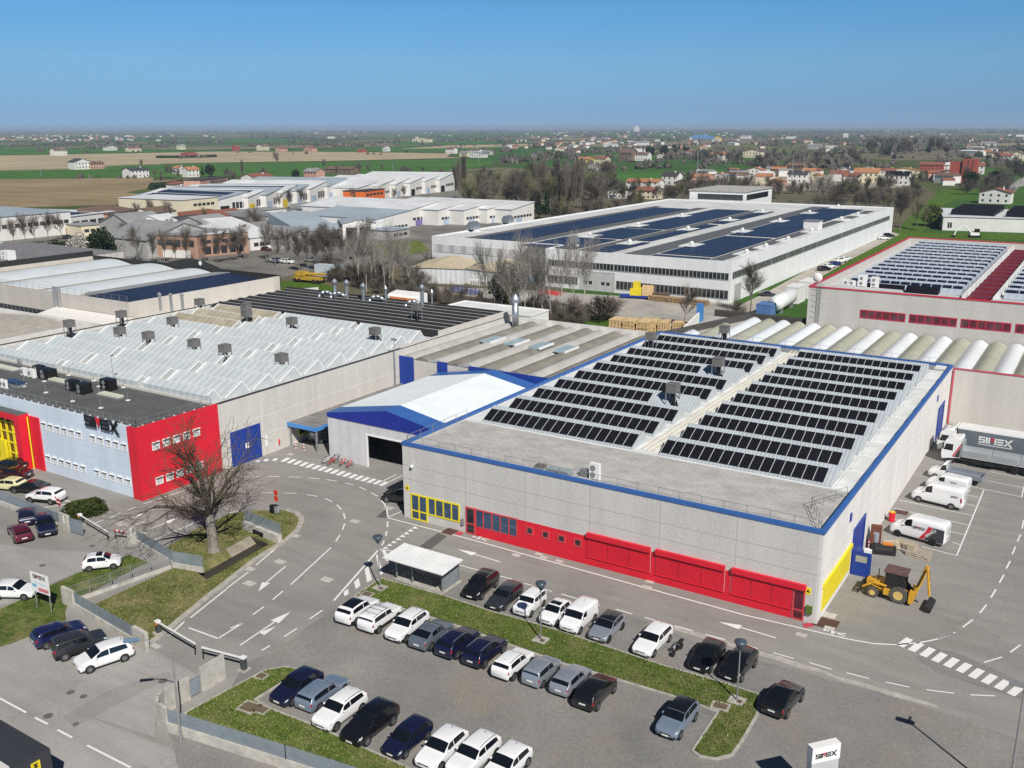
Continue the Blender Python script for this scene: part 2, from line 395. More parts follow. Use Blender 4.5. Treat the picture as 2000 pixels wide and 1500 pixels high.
# ------------------------------------------------------------------ painted markings
ZP = 0.045
class Marks(MB):
    def seg(s, a, b, w, z=None):
        z = ZP if z is None else z
        a = Vector((a[0], a[1])); b = Vector((b[0], b[1])); d = (b-a).normalized(); n = Vector((-d.y, d.x))*(w/2)
        s.add([(a.x-n.x, a.y-n.y, z), (b.x-n.x, b.y-n.y, z), (b.x+n.x, b.y+n.y, z), (a.x+n.x, a.y+n.y, z)][::1])
    def pline(s, pts, w):
        q = [G2(*p) for p in pts]
        for a, b in zip(q, q[1:]): s.seg(a, b, w)
    def quad(s, *pts):
        q = [G2(*p) for p in pts]; n = len(q)
        ar = sum(q[i][0]*q[(i+1) % n][1]-q[(i+1) % n][0]*q[i][1] for i in range(n))
        if ar < 0: q = q[::-1]
        s.add([(x, y, ZP) for x, y in q])
    def arrow(s, tail, neck, tip, w=0.16, hw=0.42):
        t, n, p = [Vector(G2(*q)) for q in (tail, neck, tip)]
        s.seg(t, n, w); d = (p-n).normalized(); k = Vector((-d.y, d.x))*hw
        s.add([(n.x-k.x, n.y-k.y, ZP), (p.x, p.y, ZP), (n.x+k.x, n.y+k.y, ZP)][::1])
def z3(*p): return [(400+a/3.75, 750+b/3.75) for a, b in p]
def z4(*p): return [(450+a/3.75, 1100+b/3.75) for a, b in p]
def z1b(*p): return [(a/4.0, 750+b/4.0) for a, b in p]
def z2b(*p): return [(a/3.334, 1050+b/3.334) for a, b in p]
def z7(*p): return [(1600+a/3.0, 750+b/3.0) for a, b in p]
def zb(*p): return [(1550+a/4.444, 1250+b/4.444) for a, b in p]
mk = Marks()
mk.pline([(757, 1012), (900, 1049), (1258, 1148), (1450, 1201), (1656, 1249), (1707, 1258), (1748, 1260), (1797, 1256), (1831, 1249), (1865, 1236)], 0.17)
mk.pline([(896, 1104), (940, 1116)], 0.14)
for a, b in [((970, 1124), (1000, 1132)), ((1024, 1140), (1078, 1156)), ((1096, 1161), (1127, 1170)), ((1150, 1177), (1172, 1184)), ((1203, 1191), (1235, 1200)), ((1259, 1207), (1285, 1214)), ((1318, 1223), (1353, 1233)),
             ((1378, 1240), (1416, 1250)), ((1449, 1259), (1480, 1268)), ((1510, 1276), (1550, 1287)), ((1580, 1295), (1624, 1308)), ((1653, 1315), (1697, 1326)), ((1729, 1333), (1776, 1343)),
             ((1809, 1348), (1863, 1355)), ((1895, 1358), (1943, 1360)), ((1921, 1295), (1957, 1284)), ((1973, 1275), (1993, 1260))]: mk.pline([a, b], 0.14)
for s_ in ([(1180, 885), (1160, 925)], [(1150, 955), (1130, 1000)], [(1118, 1040), (1095, 1085)], [(1082, 1120), (1055, 1168)], [(1035, 1205), (1005, 1255)], [(980, 1295), (940, 1345)], [(900, 1383), (840, 1428)], [(785, 1460), (690, 1495)],
           [(1198, 800), (1188, 850)]): mk.pline(z7(*s_), 0.15)
for p_ in ([(350, 683), (400, 681)], [(460, 678), (550, 680)], [(615, 682), (700, 686)], [(760, 690), (840, 697)], [(895, 703), (970, 715)], [(1028, 727), (1090, 742)], [(1132, 757), (1185, 780)], [(1217, 798), (1265, 825)],
           [(1280, 843), (1305, 868), (1320, 890), (1335, 930), (1340, 978)], [(1340, 978), (1445, 935)], [(1340, 1010), (1337, 1050)], [(1332, 1080), (1325, 1115)], [(1315, 1150), (1298, 1185)],
           [(410, 798), (500, 800)], [(585, 800), (672, 804)], [(745, 812), (825, 826)], [(880, 840), (935, 865)], [(967, 888), (1000, 922)], [(1017, 948), (1027, 990)], [(1025, 1025), (1008, 1070)], [(990, 1108), (960, 1155)],
           [(925, 1200), (630, 1472)], [(600, 930), (660, 948), (695, 975), (711, 1005), (690, 1058), (600, 1140), (375, 1330)], [(320, 1380), (160, 1500)], [(170, 945), (290, 933)],
           [(1300, 715), (1405, 665)], [(1345, 722), (1445, 672)]): mk.pline(z3(*p_), 0.16)
for p_ in ([(165, 380), (245, 322)], [(310, 270), (385, 207)], [(580, 412), (675, 347)], [(395, 540), (488, 480)], [(230, 642), (290, 607)], [(0, 480), (90, 440)]): mk.pline(z4(*p_), 0.16)
for p_ in ([(995, 990), (1060, 965)], [(865, 1045), (940, 1010)], [(735, 1095), (810, 1062)], [(1120, 940), (1500, 815)], [(1045, 1108), (1140, 1070)], [(1140, 1245), (1640, 1040)], [(470, 898), (650, 957)], [(300, 975), (570, 935)]): mk.pline(z1b(*p_), 0.15)
for p_ in ([(-120, 990), (0, 1050), (172, 1143)], [(228, 1175), (312, 1218)], [(375, 1255), (470, 1305)], [(567, 1355), (850, 1500)], [(1230, 590), (1420, 660)], [(1420, 660), (1580, 560)], [(1240, 525), (1475, 338)], [(1105, 640), (1200, 550)]): mk.pline(z2b(*p_), 0.17)
for p_ in ([(965, 622), (805, 1008)], [(470, 682), (897, 773)], [(435, 730), (870, 828)], [(440, 795), (850, 885)], [(780, 930), (828, 945)], [(600, 955), (805, 1008)], [(855, 650), (940, 668)], [(840, 700), (915, 718)], [(830, 590), (1190, 665)],
           [(985, 568), (1210, 612)], [(1000, 515), (1210, 556)], [(1200, 600), (1185, 668)]): mk.pline(z7(*p_), 0.13)
struct(mk.build('lane_lines', PAINT))
mk = Marks()
mk.arrow((976, 1098), (926, 1083), (893, 1073)); mk.arrow((1516, 1247), (1446, 1226), (1402, 1215))
a_ = z4((405, 25), (262, 145), (205, 210), (70, 605), (325, 432), (442, 358), (230, 520), (335, 465)); mk.arrow(*a_[:3]); mk.arrow(*a_[3:6], 0.16, 0.5); mk.arrow(a_[6], a_[6], a_[7], 0.16, 0.35)
a_ = z1b((1275, 950), (1105, 1018), (975, 1066)); mk.arrow(*a_); a_ = z1b((1160, 1140), (1300, 1085), (1400, 1042)); mk.arrow(*a_)
def walker(px, py, s=1.0):
    c = Vector(G2(px, py))
    for (x0, y0, x1, y1, w) in ((-0.9, 0, -0.65, 0, .3), (-0.55, 0, 0.1, 0, .32), (0.1, 0, 0.95, 0.28, .14), (0.1, 0, 0.95, -0.2, .14), (-0.4, 0.05, 0, 0.5, .12), (-0.4, 0, 0.0, -0.4, .12)):
        mk.seg((c.x+x0*s, c.y+y0*s), (c.x+x1*s, c.y+y1*s), w*s)
walker(1629, 1236); walker(937, 1052)
struct(mk.build('direction_arrows', PAINT))
mk = Marks()
for k in range(10):
    cx_, cy_ = [965, 1062, 1163, 1265, 1370, 1478, 1586, 1698, 1812, 1925][k], [25, 65, 110, 155, 200, 245, 295, 343, 393, 445][k]
    a, b = zb((cx_-42, cy_+34), (cx_+42, cy_-34)); mk.seg(G2(*a), G2(*b), 0.62)
for k in range(17):
    u = k/16; a, b = z3((590+720*u-24, 557+176*u+14), (590+720*u+26, 557+176*u-14)); mk.seg(G2(*a), G2(*b), 0.62)
for (a, b) in ((450, 560), (515, 556), (390, 566)):
    q = z3((a-10, b+8), (a+10, b-8)); mk.seg(G2(*q[0]), G2(*q[1]), 0.55)
struct(mk.build('zebra_crossings', PAINT))
mk = Marks()
def zy(*p): return [(740+a/14.286, 970+b/14.286) for a, b in p]
for (a, b) in ((1005, 875), (885, 955), (770, 1035), (655, 1110), (540, 1195), (420, 1280), (300, 1360), (185, 1440)): mk.quad(*zy((a-90, b+28), (a+92, b+28), (a, b-40)))
def zc(*p): return [(640+a/6.25, 1020+b/6.25) for a, b in p]
mk.pline(zc((625, 335), (75, 962)), 0.2); mk.pline(zc((625, 337), (800, 357)), 0.18)
for q in ([(590, 405), (610, 395), (680, 630), (630, 652)], [(450, 580), (495, 540), (540, 705), (482, 740)], [(320, 735), (378, 685), (400, 780), (345, 822)], [(195, 855), (250, 818), (256, 880), (205, 910)], [(660, 345), (705, 350), (760, 470), (715, 478)]): mk.quad(*zc(*q))
struct(mk.build('hatched_markings', PAINT))
m = MB(); q = pix((1567, 1219), (1584, 1217), (1590, 1224), (1572, 1227)); m.prism(q, 0.03, 0.05); q = pix((888, 1042), (900, 1038), (906, 1043), (894, 1047)); m.prism(q, 0.03, 0.05)
struct(m.build('red_painted_patches', M('red_floor_paint', (0.5, 0.06, 0.09), 0.8)))

# ------------------------------------------------------------------ fields and outlying ground
sheet('ploughed_field', pix((-200, 362), (0, 350), (300, 347), (297, 358), (294, 368), (245, 376), (300, 384), (230, 400), (0, 407), (-260, 412)), 0.10, FDRY)
sheet('green_field', pix((-200, 345), (0, 334), (140, 331), (245, 323), (420, 319), (640, 316), (880, 311), (965, 311), (960, 322), (890, 334), (700, 344), (560, 346), (430, 344), (300, 346.5), (0, 349.5), (-200, 361)), 0.12, FGREEN)
sheet('tan_field', pix((-200, 309), (0, 304), (270, 299), (420, 296), (700, 297), (880, 300), (870, 309), (640, 314.5), (420, 317.5), (245, 321.5), (140, 329), (0, 332.5), (-200, 342)), 0.14, FTAN)
sheet('green_field', pix((-200, 296), (0, 289), (100, 288), (105, 300), (0, 303), (-200, 307)), 0.16, FGREEN)
sheet('green_field', pix((130, 290), (330, 291), (420, 293), (330, 297), (120, 299)), 0.16, FGREEN)
sheet('green_field', pix((640, 290), (900, 286), (1020, 282), (1000, 288), (870, 297), (700, 295)), 0.16, FGREEN)
sheet('tan_field', pix((880, 284), (1060, 281), (1062, 285), (900, 289), (780, 291)), 0.18, FTAN)
sheet('green_field', pix((760, 276), (900, 272), (1000, 278), (880, 283), (770, 284)), 0.18, FGREEN)
sheet('green_field', pix((270, 273), (430, 269), (640, 274), (620, 279), (290, 280)), 0.18, FGREEN)
sheet('green_field', pix((800, 261), (1050, 258), (1100, 266), (900, 270), (760, 268)), 0.20, FGREEN)
sheet('green_field', pix((1090, 262), (1300, 259), (1500, 262), (1290, 268)), 0.20, FGREEN)
sheet('meadow', pix((1120, 338), (1300, 333), (1420, 336), (1330, 352), (1180, 361), (1130, 352)), 0.10, FGREEN)
sheet('meadow', pix((1270, 287), (1500, 282), (1800, 290), (1720, 300), (1560, 302), (1300, 297)), 0.12, FOLV)
sheet('grass_verge', pix((1735, 460), (1830, 380), (1935, 347), (1955, 349), (1900, 375), (1842, 402), (1800, 455), (2010, 458), (2010, 470), (1780, 464), (1650, 530), (1530, 600), (1500, 612), (1560, 585), (1640, 515)), 0.06, GRASSB)
sheet('side_road', pix((1960, 375), (1985, 352), (2005, 345), (2080, 330), (2080, 350), (1990, 365), (1980, 378)), 0.08, ASPHL)
sheet('gravel_track', pix((1430, 604), (1500, 570), (1600, 515), (1737, 452), (1757, 458), (1660, 508), (1560, 568), (1462, 625)), 0.08, M('dusty_concrete', (0.42, 0.39, 0.34), 0.9, var=0.25, scale=0.2))
sheet('scrub_ground', pix((540, 540), (620, 500), (840, 470), (900, 480), (1000, 500), (1180, 615), (1330, 640), (1310, 665), (1050, 660), (540, 600)), 0.045, FSCR)
sheet('scrub_ground', pix((880, 372), (1040, 340), (1330, 352), (1800, 362), (1830, 380), (1760, 450), (1700, 452), (1200, 440), (1045, 440)), 0.045, FSCR)
sheet('grass_verge', rough(pix((540, 550), (600, 547), (660, 562), (648, 590), (540, 602)), 3, .6), 0.055, GRASSB)
sheet('grass_verge', rough(pix((885, 588), (985, 596), (1000, 612), (900, 604)), 3, .6), 0.055, GRASSB)
sheet('grass_verge', rough(pix((1095, 622), (1180, 617), (1300, 640), (1290, 662), (1120, 648)), 3, .6), 0.055, GRASSB)
sheet('factory_yard', pix((800, 560), (1000, 565), (1200, 578), (1432, 592), (1440, 612), (1360, 645), (1230, 622), (1000, 588), (820, 570)), 0.07, M('yard_concrete', (0.40, 0.38, 0.34), 0.9, var=0.3, scale=0.15))
sheet('estate_pavement', pix((-80, 520), (-80, 440), (240, 405), (430, 385), (700, 373), (900, 372), (1045, 432), (845, 470), (840, 520), (640, 520), (540, 545), (300, 510)), 0.05, M('estate_ground', (0.19, 0.18, 0.16), 0.95, var=0.45, scale=0.06))
sheet('grass_verge', pix((-60, 492), (60, 484), (110, 480), (100, 488), (-60, 505)), 0.08, GRASSB)
sheet('side_road', pix((-60, 505), (60, 492), (110, 484), (130, 492), (60, 505), (-60, 520)), 0.08, ASPHL)
sheet('grass_verge', pix((700, 480), (820, 470), (840, 490), (760, 505)), 0.07, GRASS)
sheet('construction_ground', pix((1340, 352), (1480, 345), (1700, 340), (1780, 345), (1760, 366), (1600, 372), (1360, 375)), 0.08, M('bare_soil', (0.36, 0.32, 0.26), 0.95, var=0.3, scale=0.05))
# ------------------------------------------------------------------ building materials
def concrete(name, base, vp=7.4, voff=0.2, hz=(6.2, 4.62), jcol=0.68, fine=0.26, obj=False):
    """speckled precast panels with joints"""
    t = NT(name); p = t.pos(); x, y, z = t.xyz(p)
    c = t.ramp(t.noise(p, 4.0, 4, 0.8), [(0.3, tone(base, 1-fine*0.6)), (0.7, tone(base, 1+fine*0.4))])
    st = t.ramp(t.noise(p, 0.5, 4, 0.6, (1, 1, 0.15)), [(0.35, 0.93), (0.65, 1.04)]); c = t.mix(1.0, c, st, 'MULTIPLY')
    j = None
    if vp: j = t.math('MAXIMUM', t.line(x, vp, 0.07, voff), t.line(y, vp, 0.07, voff))
    for h in hz:
        k = t.math('LESS_THAN', t.math('ABSOLUTE', t.math('SUBTRACT', z, h)), 0.035)
        j = k if j is None else t.math('MAXIMUM', j, k)
    if j is not None: c = t.mix(j, c, tone(base, jcol))
    return t.done(c, 0.9, spec=0.2)
CONC = concrete('concrete_speckled', (0.58, 0.57, 0.545))
CONCW = concrete('concrete_pale', (0.60, 0.58, 0.54), 9.6, 3.0, (5.4, 2.9), 1.2, 0.22)
CONCT = concrete('concrete_tall', (0.53, 0.51, 0.48), 8.1, 2.6, (12.6, 9.0), 0.85, 0.3)
CONCP = concrete('concrete_plain', (0.60, 0.575, 0.53), 0, 0, (), 1, 0.15)
def ribbed(name, base, axis=0, pitch=0.5, depth=0.82, rough_=0.55, metal=0.0, var=0.12):
    t = NT(name); p = t.pos(); x = t.xyz(p)[axis]
    w = t.math('SINE', t.math('MULTIPLY', x, 2*pi/pitch))
    r = t.ramp(t.math('MULTIPLY_ADD', w, 0.5, 0.5), [(0.2, depth), (0.6, 1.0)])
    c = t.ramp(t.noise(p, 0.35, 5, 0.7), [(0.3, tone(base, 1-var)), (0.7, tone(base, 1+var*0.5))])
    return t.done(t.mix(1.0, c, r, 'MULTIPLY'), rough_, metal)
WHITEM = M('membrane_white', (0.72, 0.74, 0.73), 0.7, var=0.16, scale=0.25)
BLUE = M('trim_blue', (0.045, 0.135, 0.40), 0.45, var=0.1)
BLUED = M('door_blue', (0.016, 0.05, 0.30), 0.45, var=0.12)
BLUEC = M('canopy_blue', (0.075, 0.26, 0.62), 0.45)
RED = ribbed('panel_red', (0.66, 0.016, 0.035), 2, 0.16, 0.93, 0.5)
REDP = M('paint_red', (0.68, 0.018, 0.038), 0.5, var=0.08)
REDF = M('frame_red', (0.62, 0.06, 0.075), 0.5)
YEL = M('paint_yellow', (0.80, 0.66, 0.02), 0.5, var=0.06)
OFFB = concrete('panel_light_blue', (0.60, 0.69, 0.79), 0, 0, (7.5, 5.0, 3.75, 2.7), 0.86, 0.05)
WHITE = M('paint_white', (0.80, 0.80, 0.79), 0.5, var=0.05)
BLACK = M('black_satin', (0.012, 0.012, 0.014), 0.4)
DARKI = M('opening_shade', (0.012, 0.012, 0.012), 0.9, var=0)  # near-black colour stands in for the shade inside openings
GREYM = M('metal_grey', (0.30, 0.31, 0.32), 0.5, 0.3)
GALV = M('galvanised', (0.45, 0.46, 0.47), 0.42, 0.6, var=0.2, scale=3)
STEEL = M('steel_shiny', (0.50, 0.53, 0.56), 0.42, 0.8, var=0.15, scale=2)
GLASS = M('glass_dark', (0.012, 0.016, 0.022), 0.06, var=0, spec=0.9)
GLASSB = M('glass_bluish', (0.035, 0.075, 0.14), 0.08, var=0.4, scale=0.35, spec=0.9)
GLASSR = M('glass_red_tint', (0.10, 0.006, 0.02), 0.12, var=0.5, scale=0.6, spec=0.8)
BITUM = M('roof_bitumen', (0.105, 0.11, 0.11), 0.85, var=0.22, scale=0.4)
def pavers():
    t = NT('roof_pavers'); p = t.pos()
    b = t.n('ShaderNodeTexBrick'); b.inputs['Scale'].default_value = 1.0; b.inputs['Brick Width'].default_value = 1.1; b.inputs['Row Height'].default_value = 0.55
    b.inputs['Mortar Size'].default_value = 0.03; b.inputs['Color1'].default_value = (0.50, 0.49, 0.47, 1); b.inputs['Color2'].default_value = (0.43, 0.42, 0.405, 1); b.inputs['Mortar'].default_value = (0.37, 0.36, 0.345, 1)
    t.l(p, b.inputs['Vector'])
    d = t.ramp(t.noise(p, 0.4, 5, 0.7), [(0.3, 0.78), (0.6, 1.05)])
    return t.done(t.mix(1.0, b.outputs[0], d, 'MULTIPLY'), 0.9)
PAVER = pavers()
RIBG = ribbed('fibreglass_ribbed', (0.47, 0.52, 0.555), 0, 0.42, 0.80, 0.4)
FIBR = ribbed('skylight_sheet', (0.53, 0.58, 0.60), 0, 1.25, 0.86, 0.35)
FIBRS = ribbed('skylight_sheet_stained', (0.42, 0.385, 0.29), 0, 1.25, 0.88, 0.5, var=0.3)
ENDW = M('skylight_end', (0.52, 0.55, 0.56), 0.5)
def cells(name, base, lineamt, px_=1.05, py_=1.0, axis=(0, 1), w=0.05, minor=None):
    t = NT(name); p = t.pos(); c = t.xyz(p)
    j = t.math('MAXIMUM', t.line(c[axis[0]], px_, w), t.line(c[axis[1]], py_, w))
    col = t.mix(j, base, lineamt)
    if minor:
        k = t.math('MAXIMUM', t.line(c[axis[0]], minor, 0.018), t.line(c[axis[1]], minor, 0.018))
        col = t.mix(t.math('MULTIPLY', k, 0.5), col, lineamt)
    vr = t.ramp(t.noise(p, 0.05, 4, 0.6), [(0.35, 0.82), (0.65, 1.2)])
    return t.done(t.mix(1.0, col, vr, 'MULTIPLY'), 0.38, spec=0.22)
PVBLK = cells('solar_black', (0.0065, 0.0065, 0.010), (0.05, 0.05, 0.055), 5000, 5000, minor=0.17)
PVBLU = cells('solar_blue', (0.010, 0.014, 0.040), (0.085, 0.10, 0.15), 1.9, 2.2, w=0.09)
PVNAV = cells('solar_navy', (0.011, 0.014, 0.038), (0.11, 0.12, 0.18), 2.0, 2.0, w=0.07)
PVFRM = M('solar_frame', (0.62, 0.63, 0.64), 0.5, 0.2, var=0)

# ------------------------------------------------------------------ facade helpers
class Wall:
    """maps (u along the wall, z, d outwards) to the world; side '-y' or '+x'"""
    def __init__(s, side, at): s.side = side; s.at = at
    def box(s, m, u0, u1, z0, z1, d0, d1, mi=0):
        if s.side == '-y': m.box(u0, u1, s.at-d1, s.at-d0, z0, z1, mi)
        else: m.box(s.at+d0, s.at+d1, u0, u1, z0, z1, mi)
    def frame(s, m, u0, u1, z0, z1, w, d, mi=0, mull=0, trans=()):
        s.box(m, u0, u1, z0, z0+w, 0, d, mi); s.box(m, u0, u1, z1-w, z1, 0, d, mi)
        s.box(m, u0, u0+w, z0+w, z1-w, 0, d, mi); s.box(m, u1-w, u1, z0+w, z1-w, 0, d, mi)
        for k in range(mull):
            u = u0+(u1-u0)*(k+1)/(mull+1); s.box(m, u-w/2, u+w/2, z0+w, z1-w, 0, d-0.004, mi)
        for z in trans: s.box(m, u0+w, u1-w, z-w/2, z+w/2, 0, d-0.008, mi)
def window(par, W, u0, u1, z0, z1, fm, gm, mull=0, w=0.09, d=0.06, name='window', trans=(), rel=None):
    o = par.location if rel is None else rel
    m = MB(o); W.frame(m, u0, u1, z0, z1, w, d, 0, mull, trans); f = m.build(name, fm, par)
    m = MB(o); W.box(m, u0+w*0.5, u1-w*0.5, z0+w*0.5, z1-w*0.5, 0, d*0.6); m.build('pane', gm, f)
    return f
def ring(m, x0, x1, y0, y1, z0, z1, t, mi=0):
    m.box(x0, x1, y0, y0+t, z0, z1, mi); m.box(x0, x1, y1-t, y1, z0, z1, mi)
    m.box(x0, x0+t, y0+t, y1-t, z0, z1, mi); m.box(x1-t, x1, y0+t, y1-t, z0, z1, mi)
def railing(par, pts, h=1.05, step=2.0, mat=None, r=0.022, rel=None, name='railing'):
    o = par.location if rel is None else rel
    m = MB(o)
    for a, b in zip(pts, pts[1:]):
        a = Vector(a); b = Vector(b); n = max(1, round((b-a).length/step))
        for k in range(n+1):
            p = a.lerp(b, k/n); m.box(p.x-r, p.x+r, p.y-r, p.y+r, p.z, p.z+h)
        for f in (1.0, 0.5): m.tube(a+Vector((0, 0, h*f)), b+Vector((0, 0, h*f)), r, r, 4)
    return m.build(name, mat or GALV, par)
LET = {'S': [(0, 0, 1, .2), (.78, .2, 1, .42), (0, .4, 1, .6), (0, .6, .22, .8), (0, .8, 1, 1)], 'I': [(0, 0, 1, 1)],
       'E': [(0, 0, 1, .22), (0, .39, 1, .61), (0, .78, 1, 1)]}
def simex(par, origin, ux, uz, nrm, h, dark, red, depth=0.04, name='logo_letters'):
    """block letters; ux along the text, uz up, nrm outwards"""
    o0 = Vector(origin); ux = Vector(ux).normalized(); uz = Vector(uz).normalized(); nn = Vector(nrm).normalized()
    def slab(m, pts):
        a = [o0+ux*(x*h)+uz*(z*h) for x, z in pts]; b = [q+nn*depth for q in a]; n = len(a)
        m.faces([tuple(v) for v in a+b], [tuple(range(n, 2*n))]+[(i, (i+1) % n, n+(i+1) % n, n+i) for i in range(n)])
    off = par.matrix_basis.translation if par else Vector((0, 0, 0))
    d = MB(); r = MB(); x = 0.0
    def rects(L, x, w):
        for (a, b, c, e) in LET[L]: slab(d, [(x+a*w, b), (x+c*w, b), (x+c*w, e), (x+a*w, e)])
    rects('S', 0, .92); rects('I', 1.02, .26)
    slab(d, [(1.38, 0), (1.62, 0), (1.62, 1), (1.38, 1)]); slab(d, [(2.28, 0), (2.52, 0), (2.52, 1), (2.28, 1)])
    slab(r, [(1.62, 1), (1.95, .12), (2.28, 1), (2.02, 1), (1.95, .72), (1.88, 1)])
    rects('E', 2.62, .9)
    slab(d, [(3.58, 0), (3.88, 0), (4.85, 1.12), (4.55, 1.12)]); slab(d, [(3.58, 1), (3.88, 1), (4.85, -.12), (4.55, -.12)])
    return d, r
def put_logo(par, *a, **k):
    dm = a[5]; rm = a[6]; d, r = simex(par, *a, **k); nm = k.get('name', 'logo_letters')
    o = d.build(nm, dm, par); r.build('logo_chevron', rm, o); return o

# ================================================================== 1. blue-trimmed hall with black solar rows
B1 = thing('factory_hall', 'speckled grey concrete hall with blue roof edge, red shutters and rows of black solar panels', 'factory', (-22.8, 34.7, 0))
o = B1.location
m = MB(o); m.box(-45.6, -0.3, 0, 0.3, 0, 8.5); m.box(-45.6, -0.3, 69.05, 69.35, 0, 8.5); m.box(-45.6, -45.3, 0.3, 69.05, 0, 8.5); m.build('wall', CONC, B1)
m = MB(o); m.box(-0.3, 0, 0, 69.35, 0, 8.5); m.build('side_wall', concrete('concrete_lighter', (0.74, 0.72, 0.69), 7.4, 0.2, (6.2, 4.62), 0.75, 0.12), B1)  # same panels as the front wall, in a lighter tone
m = MB(o); ring(m, -45.68, 0.08, -0.08, 69.43, 8.5, 8.83, 0.42); m.build('roof_edge', BLUE, B1)
m = MB(o); m.box(-45.3, -0.3, 0.3, 11.35, 8.0, 8.36); m.build('terrace_deck', PAVER, B1)
m = MB(o); m.box(-45.3, -0.3, 11.4, 69.05, 8.0, 8.42)
for k in range(11): m.box(-2.1, -0.7, 12.2+5.47*k, 15.6+5.47*k, 8.42, 8.58)
m.build('roof_membrane', WHITEM, B1)
m = MB(o); m.box(-45.3, -0.3, 66.3, 69.05, 8.43, 8.47); m.build('roof_strip', M('roof_grey_strip', (0.26, 0.27, 0.27), 0.7), B1)
m = MB(o)
for dx in (-22.6, -22.0, -21.4): m.box(dx-0.08, dx+0.08, 12.5, 67.5, 8.45, 8.62)
m.build('cable_tray', M('tray_cream', (0.66, 0.62, 0.52), 0.6), B1)
RB, RZ, RR = 8.44, 9.82, 2.65
for i in range(10):
    for (x0, x1, npan, ph) in ((-43.0, -23.4, 17, 0), (-20.4, -2.4, 16, 1)):
        y0 = 11.75+5.47*i-(0.15*i if False else 0)
        n_ = npan
        if ph == 0 and i == 6: n_ = 12
        if ph == 0 and i == 3: n_ = 12
        m = MB(o)
        m.section([(y0, RB), (y0, RB+0.12), (y0+RR, RZ), (y0+RR+0.08, RZ), (y0+3.55, RB)], 'x', x0, x1, 0, True, 1)
        rd = m.build('roof_ridge', [RIBG, ENDW], B1)
        a = MB(o); s0 = Vector((0, y0+0.10, RB+0.20)); s1 = Vector((0, y0+RR, RZ+0.02)); d = s1-s0; nrm = Vector((0, -d.z, d.y)).normalized()
        p0, p1 = s0+d*0.03+nrm*0.05, s0+d*0.76+nrm*0.05
        w = (x1-x0-(0.25 if ph == 0 else 0.9))/npan
        a.faces([(x0+0.06, p0.y, p0.z-0.02), (x0+0.06+w*n_, p0.y, p0.z-0.02), (x0+0.06+w*n_, p1.y, p1.z-0.02), (x0+0.06, p1.y, p1.z-0.02)], [(0, 1, 2, 3)], 1)
        for k in range(n_):
            xa = x0+0.08+w*k+0.035; xb = xa+w-0.07
            a.faces([(xa, p0.y, p0.z), (xb, p0.y, p0.z), (xb, p1.y, p1.z), (xa, p1.y, p1.z)], [(0, 1, 2, 3)], 0)
        a.build('solar_array', [PVBLK, PVFRM], rd)
railing(B1, [(-45.2, 0.45, 8.4), (-0.6, 0.45, 8.4)], 1.1, 2.15); railing(B1, [(-45.25, 0.6, 8.4), (-45.25, 12, 8.4)], 1.1, 2.1)
railing(B1, [(-45.2, 68.9, 8.5), (-0.5, 68.9, 8.5)], 1.1, 2.6); railing(B1, [(-0.55, 1.0, 8.4), (-2.6, 5.5, 8.4), (-0.5, 9.8, 8.4)], 1.1, 1.4, GREYM)
Wf = Wall('-y', 0.0); Wr = Wall('+x', 0.0)
window(B1, Wf, -44.6, -42.3, 0.04, 3.08, YEL, GLASSB, 1, 0.17, 0.07, 'door', (1.1,))
window(B1, Wf, -42.29, -38.0, 1.0, 3.1, YEL, GLASSB, 3, 0.17, 0.065)
m = MB(o); Wf.box(m, -35.95, -22.7, 0.03, 0.98, 0, 0.035); Wf.box(m, -30.68, -22.7, 0.98, 3.04, 0, 0.035); Wf.box(m, -22.7, -2.3, 0.03, 0.86, 0, 0.035)
Wf.box(m, -15.75, -15.3, 0.86, 3.05, 0, 0.035); Wf.box(m, -8.4, -7.9, 0.86, 3.05, 0, 0.035); Wf.box(m, -22.68, -22.62, 0.86, 3.05, 0, 0.035)
m.build('red_cladding', REDP, B1)
window(B1, Wf, -37.2, -36.0, 0.05, 3.08, REDF, GLASS, 0, 0.15, 0.08, 'door', (1.2,))
window(B1, Wf, -35.98, -30.7, 0.99, 3.08, REDF, GLASSB, 4, 0.13, 0.07)
for k in range(4): window(B1, Wf, -29.7+1.86*k, -28.75+1.86*k, 1.66, 2.58, REDF, GLASS, 0, 0.18, 0.08)
for (a, b) in ((-22.6, -15.8), (-15.25, -8.45), (-7.8, -1.1)):
    m = MB(o); Wf.box(m, a, b, 3.02, 3.52, 0, 0.32); e = b if b < -2 else -2.25
    n = 3
    for k in range(n):
        u0 = a+(e-a)*k/n; u1 = a+(e-a)*(k+1)/n; Wf.box(m, u0+0.03, u1-0.03, 0.95, 3.02, 0, 0.10, 1)
    Wf.box(m, a-0.02, e, 0.86, 0.95, 0, 0.14); m.build('roller_shutter', [REDP, RED], B1)
window(B1, Wf, -2.2, -1.15, 0.03, 2.95, REDF, GLASSR, 0, 0.14, 0.09, 'door', (1.0,))
m = MB(o); Wf.box(m, -0.95, -0.45, 0.9, 1.65, 0, 0.25); m.build('hose_cabinet', M('cabinet_green', (0.10, 0.15, 0.03), 0.5), B1)
m = MB(o); Wf.box(m, -37.75, -37.4, 0.9, 1.6, 0, 0.2); m.build('hose_cabinet', GREYM, B1)
for (u, z) in ((-45.05, 3.35), (-0.95, 2.75)):
    m = MB(o); Wf.box(m, u-0.26, u+0.26, z-0.1, z+0.55, 0, 0.03); s_ = m.build('warning_sign', YEL, B1)
    m = MB(o); m.faces([(u-0.16, -0.034, z+0.1), (u+0.16, -0.034, z+0.1), (u, -0.034, z+0.42)], [(0, 1, 2)]); m.build('warning_triangle', BLACK, s_)
